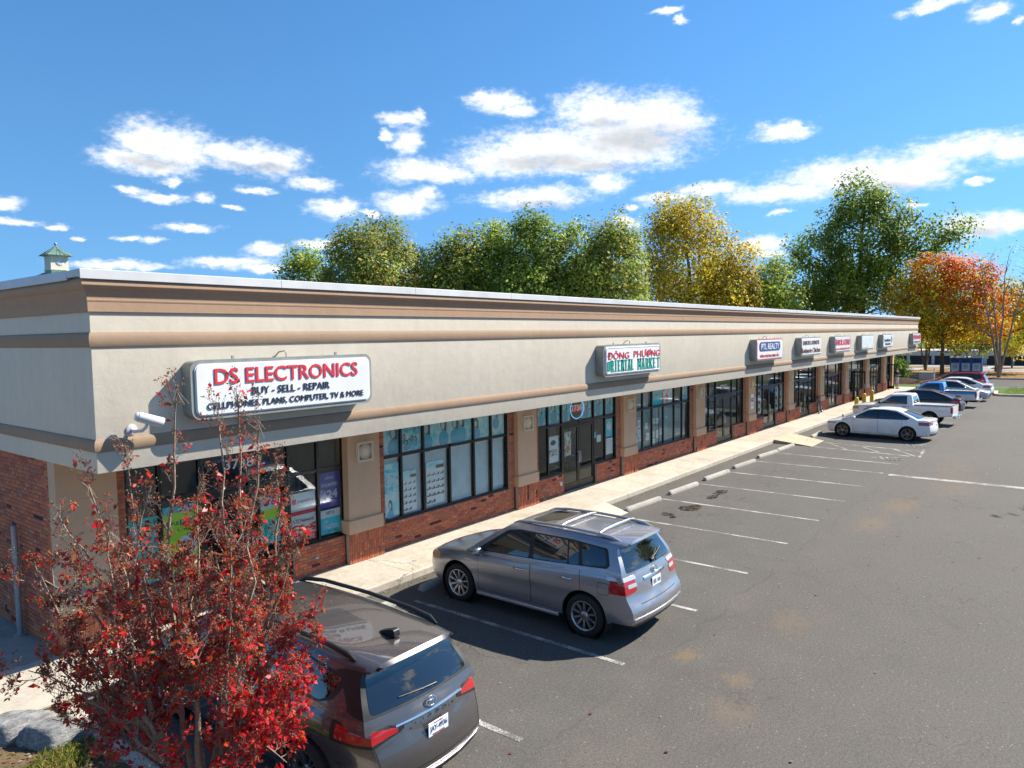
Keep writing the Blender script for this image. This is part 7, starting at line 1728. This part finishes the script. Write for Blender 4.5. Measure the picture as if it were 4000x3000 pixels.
    P = np.array(LP); sz = np.full(len(P), 0.068); sz *= rng.uniform(0.7, 1.2, len(P)); sz[SMALL] = 0.03; V = leaf_quads(P, sz, rng, up=0.2, aspect=0.55, droop=0.25)
    C = np.array(LC)*rng.uniform(0.75, 1.25, (len(P), 1))
    tag(quads_mesh('leaves', V, C, 'leaf_glossy', root), kind='stuff')
    S = np.array(SP); r = 0.0085*rng.uniform(0.7, 1.25, len(S))
    octv = np.array([(1, 0, 0), (-1, 0, 0), (0, 1, 0), (0, -1, 0), (0, 0, 1), (0, 0, -1)], float)
    vs = (S[:, None, :]+octv[None]*r[:, None, None]).reshape(-1, 3)
    f0 = [(0, 2, 4), (2, 1, 4), (1, 3, 4), (3, 0, 4), (2, 0, 5), (1, 2, 5), (3, 1, 5), (0, 3, 5)]
    me = bpy.data.meshes.new('seed_capsules'); me.from_pydata([tuple(v) for v in vs], [], [tuple(i+6*k for i in f) for k in range(len(S)) for f in f0])
    pmat('seed_brown', (0.20, 0.13, 0.08), 0.8, var=0.4, scale=30)
    tag(link('seed_capsules', me, 'seed_brown', root), kind='stuff')
    print('myrtle', len(LP), len(SP), len(wood.v))
myrtle((3.45, 6.6, 0.11))

# ------------------------------------------------------------------ rocks, grass and fallen leaves in the bed
m, n, out = newmat('rock')
pos = geo_pos(n)
a_ = n.noise(pos, 7.0, 6.0, 0.65); b_ = n.noise(n.vm('MULTIPLY', pos, (6, 18, 30)), 1.0, 5.0, 0.7)
principled(n, out, n.ramp(n.m('ADD', n.m('MULTIPLY', a_, 0.5), n.m('MULTIPLY', b_, 0.5)), [(0.32, (0.07, 0.07, 0.075)), (0.48, (0.2, 0.2, 0.2)), (0.6, (0.33, 0.33, 0.32)), (0.7, (0.42, 0.41, 0.39))]), 0.9, bump=n.m('ADD', b_, a_), bdist=0.03)
def rock(loc, size, rz, seed, label):
    bm = bmesh.new(); bmesh.ops.create_icosphere(bm, subdivisions=4, radius=1)
    from mathutils import noise as mn
    for v in bm.verts:
        d = v.co.copy(); o = Vector((seed*3.1, seed*1.7, 0))
        k = 1+0.22*mn.noise(d*1.3+o)+0.10*mn.noise(d*3.1+o)+0.045*mn.noise(d*8+o)
        v.co = d*k
        for pl in (Vector((0.2, 0.1, 0.97)), Vector((0.8, -0.5, 0.3)), Vector((-0.6, -0.7, 0.2)), Vector((0.3, 0.9, 0.25))):   # cleft faces
            t = v.co.dot(pl.normalized())-0.72
            if t > 0: v.co -= pl.normalized()*t*0.75
        v.co = Vector((v.co.x*size[0], v.co.y*size[1], v.co.z*size[2]))
    mb = MB(); mb.bm(bm, 0, None, True); o = mb.build('boulder', 'rock', None, loc, smooth_angle=38); o.rotation_euler = (0.05, -0.08, rz)
    tag(o, label, 'rock', 'grey boulders in the corner bed')
rock((2.98, 10.42, 0.16), (0.45, 0.33, 0.20), -0.75, 1, 'grey boulder nearest the pavement, cut by the picture edge')
rock((3.22, 9.78, 0.17), (0.42, 0.25, 0.22), -0.75, 2, 'pointed grey boulder beside the island kerb')
rng = np.random.default_rng(77)
def tufts(name, n, xr, yr, zc, hgt, cols, label, mask=None):
    x = rng.uniform(*xr, n); y = rng.uniform(*yr, n)
    if mask is not None: k = mask(x, y); x, y = x[k], y[k]
    n = len(x); a = rng.uniform(0, 2*PI, n); h = hgt*rng.uniform(0.5, 1.3, n); lean = rng.uniform(0.1, 0.9, n)*h; w = 0.006
    P = np.stack([x, y, np.full(n, zc)], 1); D = np.stack([np.cos(a), np.sin(a), np.zeros(n)], 1); S = np.stack([-np.sin(a), np.cos(a), np.zeros(n)], 1)*w
    top = P+D*lean[:, None]+np.stack([np.zeros(n), np.zeros(n), h], 1); mid = P+D*(lean*0.3)[:, None]+np.stack([np.zeros(n), np.zeros(n), h*0.6], 1)
    V = np.stack([P-S, P+S, mid+S*0.8, top], 1)
    cc = np.array(cols)[rng.integers(0, len(cols), n)]*rng.uniform(0.7, 1.3, (n, 1))
    tag(quads_mesh(name, V, cc, 'leaf'), label, 'grass', kind='stuff')
tufts('grass', 26000, (0.5, 3.5), (5.5, 10.4), 0.11, 0.075, [(0.22, 0.27, 0.03), (0.28, 0.30, 0.05), (0.14, 0.20, 0.03), (0.32, 0.27, 0.08)], 'yellow-green grass tufts in the corner bed', lambda x, y: (np.sin(x*3.1+1)*np.cos(y*2.3)+np.sin(x*7+y*5)*0.4 > -0.25) & (y < 9.9+0.5*np.sin(x*4)))
tufts('grass', 9000, (64.2, 71.3), (-12, 4.5), 0.13, 0.10, [(0.12, 0.2, 0.03), (0.17, 0.24, 0.04)], 'mown grass of the far verge')
def litter(name, n, pos_fn, z, size, cols, label):
    P = pos_fn(n); n = len(P); P = np.concatenate([P, np.full((n, 1), z)], 1); a = rng.uniform(0, 2*PI, n); s = size*rng.uniform(0.6, 1.4, n)
    D = np.stack([np.cos(a), np.sin(a), rng.uniform(-0.1, 0.35, n)], 1)*s[:, None]; S = np.stack([-np.sin(a), np.cos(a), rng.uniform(-0.2, 0.2, n)], 1)*(s*0.35)[:, None]
    V = np.stack([P, P+D*0.5+S+[0, 0, 0.006], P+D+[0, 0, 0.004], P+D*0.5-S+[0, 0, 0.006]], 1)
    tag(quads_mesh(name, V, np.array(cols)[rng.integers(0, len(cols), n)]*rng.uniform(0.7, 1.2, (n, 1)), 'leaf'), label, 'leaves', kind='stuff')
BRN = [(0.30, 0.17, 0.08), (0.42, 0.27, 0.13), (0.2, 0.1, 0.05), (0.4, 0.08, 0.04), (0.5, 0.42, 0.3)]
litter('fallen_leaves', 5200, lambda n: np.stack([rng.uniform(-1.5, 3.5, n), rng.uniform(4.5, 10.7, n)], 1), 0.118, 0.05, BRN, 'brown and red leaves fallen over the corner bed')
litter('fallen_leaves', 520, lambda n: np.stack([rng.uniform(4, 60, n), rng.uniform(-8, 9.5, n)], 1), 0.006, 0.055, [(0.42, 0.36, 0.27), (0.36, 0.24, 0.13), (0.5, 0.45, 0.38), (0.3, 0.1, 0.06)], 'pale leaves scattered over the car park')
litter('fallen_leaves', 900, lambda n: np.stack([rng.uniform(4, 50, n), 10.66-np.abs(rng.normal(size=n))*0.08], 1), 0.006, 0.045, [(0.34, 0.22, 0.09), (0.42, 0.3, 0.15), (0.22, 0.26, 0.05)], 'leaves and weeds gathered along the kerb')
litter('fallen_leaves', 7000, lambda n: np.stack([rng.uniform(84.7, 97.4, n), rng.uniform(-8, 26, n)], 1), 0.15, 0.16, [(0.42, 0.25, 0.08), (0.5, 0.33, 0.12), (0.36, 0.14, 0.05)], 'orange leaves fallen over the median')

# shrub and mulch past the end of the building
sh = empty('shrub', (75.2, 13.6, 0.13)); tag(sh, 'bright green leafy shrub past the end of the building', 'shrub')
mb = MB()
for k in range(9): a = 2*PI*k/9; mb.tube([(0, 0, 0), (math.cos(a)*0.5, math.sin(a)*0.5, 0.8), (math.cos(a)*0.8, math.sin(a)*0.8, 1.6)], [0.03, 0.02, 0.008], 4)
mb.build('stems', 'bark', sh)
P = rng.normal(size=(2600, 3)); P /= np.linalg.norm(P, axis=1)[:, None]; P *= (rng.uniform(0.5, 1.0, 2600)*(1+0.25*np.sin(P[:, 0]*7+P[:, 2]*9)))[:, None]; P = P*np.array([1.1, 1.2, 1.15])+np.array([0, 0, 1.1]); P = P[P[:, 2] > 0.08]
quads_mesh('leaves', leaf_quads(P, 0.22, rng), np.array([(0.10, 0.2, 0.03), (0.16, 0.27, 0.04), (0.22, 0.3, 0.06)])[rng.integers(0, 3, len(P))]*rng.uniform(0.7, 1.2, (len(P), 1)), 'leaf', sh)
soil_mat('mulch', [(0.02, 0.012, 0.008), (0.06, 0.035, 0.02), (0.1, 0.06, 0.035)])
mb = MB(); mb.lathe([(0, 0.5), (0.8, 0.42), (1.6, 0.2), (2.2, 0.0)], 24, Matrix.Translation((74.2, 13.0, 0.12)) @ Matrix.Diagonal((1.0, 1.2, 1, 1))); o = mb.build('mulch_bed', 'mulch'); tag(o, 'dark mulch mound round the green shrub', 'mulch', kind='stuff')

# ------------------------------------------------------------------ things beyond the building
pmat('bin_blue', (0.02, 0.17, 0.55), 0.45); pmat('bin_panel', (0.60, 0.63, 0.65), 0.5); pmat('bin_dark', (0.006, 0.03, 0.12), 0.5)
for i in range(3):
    cy = 8.75+0.99*i
    b = empty('donation_bin', (92.2-0.05*i, cy, 0.14)); tag(b, ['right-hand blue donation bin with white front panel', 'middle blue donation bin with white front panel', 'left-hand blue donation bin with lettering on its side'][i], 'bin', 'three blue donation bins on the median')
    mb = MB(); mb.rbox(-0.55, 0.55, -0.48, 0.48, 0.0, 1.72, 0.03); mb.build('body', 'bin_blue', b)
    mb = MB(); mb.prism([(-0.62, 1.72), (0.60, 1.72), (0.60, 1.82), (-0.3, 1.90), (-0.62, 1.76)], -0.5, 0.5, 'y'); mb.build('lid', 'bin_panel', b)
    MB().rbox(-0.575, -0.54, -0.36, 0.36, 0.22, 1.12, 0.01).build('front_panel', 'bin_panel', b)
    MB().rbox(-0.585, -0.55, -0.40, 0.40, 1.22, 1.60, 0.015).build('chute', 'bin_dark', b)
    if i == 2:
        for k in range(3): MB().box(-0.3, 0.3, 0.481, 0.486, 1.40-0.2*k, 1.50-0.2*k).build('printed_line', 'bin_panel', b)
    for k in range(3):
        t = link('lettering', MB().box(-0.002, 0.002, -0.22, 0.22, 0.9-0.16*k, 0.97-0.16*k).mesh(), 'bin_blue', b, (-0.578, 0, 0))
pmat('utility_grey', (0.33, 0.34, 0.34), 0.6)
t = empty('transformer_cabinet', (76.3, 11.15, 0.13)); tag(t, 'light grey utility cabinet on the verge past the building end', 'cabinet')
mb = MB(); mb.rbox(-0.55, 0.55, -0.58, 0.58, 0.08, 0.86, 0.03); mb.build('body', 'utility_grey', t); MB().box(-0.68, 0.68, -0.7, 0.7, 0.0, 0.08).build('pad', 'concrete_grey', t); MB().rbox(-0.6, 0.6, -0.62, 0.62, 0.86, 0.92, 0.02).build('lid', 'utility_grey', t)
for (x, y, l) in ((73.5, 10.2, 'thin grey post beside the utility cabinet'), (67.5, 1.15, 'thin grey post on the verge near the picture edge')):
    tag(MB().tube([(x, y, 0.1), (x, y, 1.55)], 0.035, 8).build('post', 'grey_pipe'), l, 'post', 'thin posts on the verge')

# floodlight mast behind the roof
fx, fy = polar(24.92, 104)
mt = empty('floodlight_mast', (fx, fy, -0.06)); tag(mt, 'grey floodlight mast with two lamp heads rising behind the roof', 'floodlight')
MB().tube([(0, 0, 0), (0, 0, 12.3)], [0.14, 0.09], 10).build('pole', 'grey_pipe', mt)
a = math.radians(24.92); px, py = -math.sin(a), math.cos(a)
MB().tube([(-px*0.75, -py*0.75, 12.3), (px*0.75, py*0.75, 12.3)], 0.05, 6).build('cross_arm', 'grey_pipe', mt)
for s in (0.75, 0.0, -0.7):
    mb = MB(); M = Matrix.Translation((px*s, py*s, 12.65)) @ Matrix.Rotation(a+PI, 4, 'Z') @ Matrix.Rotation(0.6*(1 if s > -0.1 else -0.4), 4, 'Y'); mb.rbox(-0.12, 0.2, -0.3, 0.3, -0.26, 0.26, 0.04, M=M); mb.build('lamp_head', 'utility_grey', mt)

# building with a clock cupola, far behind the left corner
m, n, out = newmat('green_roof')
pos = geo_pos(n)
principled(n, out, n.vm('SCALE', (0.13, 0.22, 0.18), scale=n.mr(n.noise(pos, 0.8, 4.0), 0.3, 0.7, 0.85, 1.15)), 0.5, 0.2)
pmat('cupola_cream', (0.66, 0.62, 0.50), 0.7); pmat('cupola_white', (0.78, 0.78, 0.78), 0.5); pmat('far_wall', (0.45, 0.40, 0.34), 0.8)
kx, ky = polar(70.15, 110)
cl = empty('clock_tower_building', (kx, ky, -0.06), math.radians(70.15)-PI/2+math.radians(20)); tag(cl, 'distant building with a green roof and a small clock cupola behind the left corner', 'building')
# local -y faces the camera (turned 20 degrees)
MB().box(-12, 12, -9, 9, 0, 7.5).build('wall', 'far_wall', cl)
rf = MB(); rf.add([(-13, -10, 7.4), (13, -10, 7.4), (13, 10, 7.4), (-13, 10, 7.4), (-1.6, 0, 13.9), (1.6, 0, 13.9)], [(0, 1, 5, 4), (1, 2, 5), (2, 3, 4, 5), (3, 0, 4), (3, 2, 1, 0)]); roof = rf.build('roof', 'green_roof', cl)
cu = MB(); cu.prism([(-1.25, 12.6), (1.25, 12.6), (1.0, 14.25), (-1.0, 14.25)], -1.12, 1.12, 'y'); cu.build('cupola_skirt', 'green_roof', cl)
cb_ = MB(); cb_.box(-1.02, 1.02, -1.02, 1.02, 14.2, 16.1); cb_.box(-1.1, 1.1, -1.1, 1.1, 14.28, 14.4); cb_.box(-1.1, 1.1, -1.1, 1.1, 16.0, 16.14); cup = cb_.build('cupola', 'cupola_cream', cl)
cr = MB(); cr.add([(-1.55, -1.55, 16.12), (1.55, -1.55, 16.12), (1.55, 1.55, 16.12), (-1.55, 1.55, 16.12), (0, 0, 17.45)], [(0, 1, 4), (1, 2, 4), (2, 3, 4), (3, 0, 4), (3, 2, 1, 0)])
for sgn_ in (-1, 1):
    for t in (-1.0, -0.5, 0.0, 0.5, 1.0):
        e = 1-abs(t)/1.55; cr.tube([(t, sgn_*1.55, 16.15), (0.02*t, sgn_*(1.55*(1-e)), 16.14+1.33*e)], 0.035, 4); cr.tube([(sgn_*1.55, t, 16.15), (sgn_*(1.55*(1-e)), 0.02*t, 16.14+1.33*e)], 0.035, 4)
cr.build('cupola_roof', 'green_roof', cl); MB().lathe([(0, 17.38), (0.06, 17.4), (0.06, 17.5), (0.16, 17.58), (0.19, 17.68), (0.14, 17.8), (0.0, 17.85)], 12).build('finial', 'grey_pipe', cl)
for rz in (0, PI/2):
    M = Matrix.Rotation(rz, 4, 'Z')
    mb = MB(); mb.lathe([(0, 0.02), (0.5, 0.02), (0.52, 0.0)], 28, M @ Matrix.Translation((0, -1.022, 15.28)) @ Matrix.Rotation(PI/2, 4, 'X')); face = mb.build('clock_face', 'cupola_white', cup)
    mb = MB()
    for k in range(12):
        a_ = 2*PI*k/12; mb.box(-0.025, 0.025, -0.006, 0.0, 0.34, 0.46, M=M @ Matrix.Translation((0, -1.044, 15.28)) @ Matrix.Rotation(a_, 4, 'Y'))
    mb.build('hour_mark', 'black_trim', face)
    MB().box(-0.02, 0.02, -0.006, 0.0, -0.05, 0.28, M=M @ Matrix.Translation((0, -1.05, 15.28)) @ Matrix.Rotation(2.1, 4, 'Y')).build('clock_hand', 'black_trim', face); MB().box(-0.015, 0.015, -0.006, 0.0, -0.05, 0.40, M=M @ Matrix.Translation((0, -1.056, 15.28)) @ Matrix.Rotation(1.2, 4, 'Y')).build('clock_hand', 'black_trim', face)
# low far building across the next lot
pmat('far_fascia', (0.40, 0.40, 0.39), 0.8); pmat('far_dark', (0.09, 0.085, 0.08), 0.8); pmat('far_kerb_blue', (0.08, 0.13, 0.22), 0.7)
fb = empty('far_building', (258, 26, -6.2)); tag(fb, 'low grey building with columns across the far lot', 'building')
MB().box(2.5, 20, -60, 60, 0, 4.3).build('wall', 'far_dark', fb); MB().box(-1.5, 20, -61, 61, 3.0, 4.6).build('fascia', 'far_fascia', fb); MB().box(-2, 3, -61, 61, 0.0, 0.35).build('walkway', 'far_kerb_blue', fb)
for k in range(18): MB().box(-1.2, -0.5, -58+6.8*k-0.4, -58+6.8*k+0.4, 0.35, 3.0).build('column', 'far_fascia', fb)
bpy.data.scenes.remove(TMP)
print('script', round(time.time()-T0, 1))
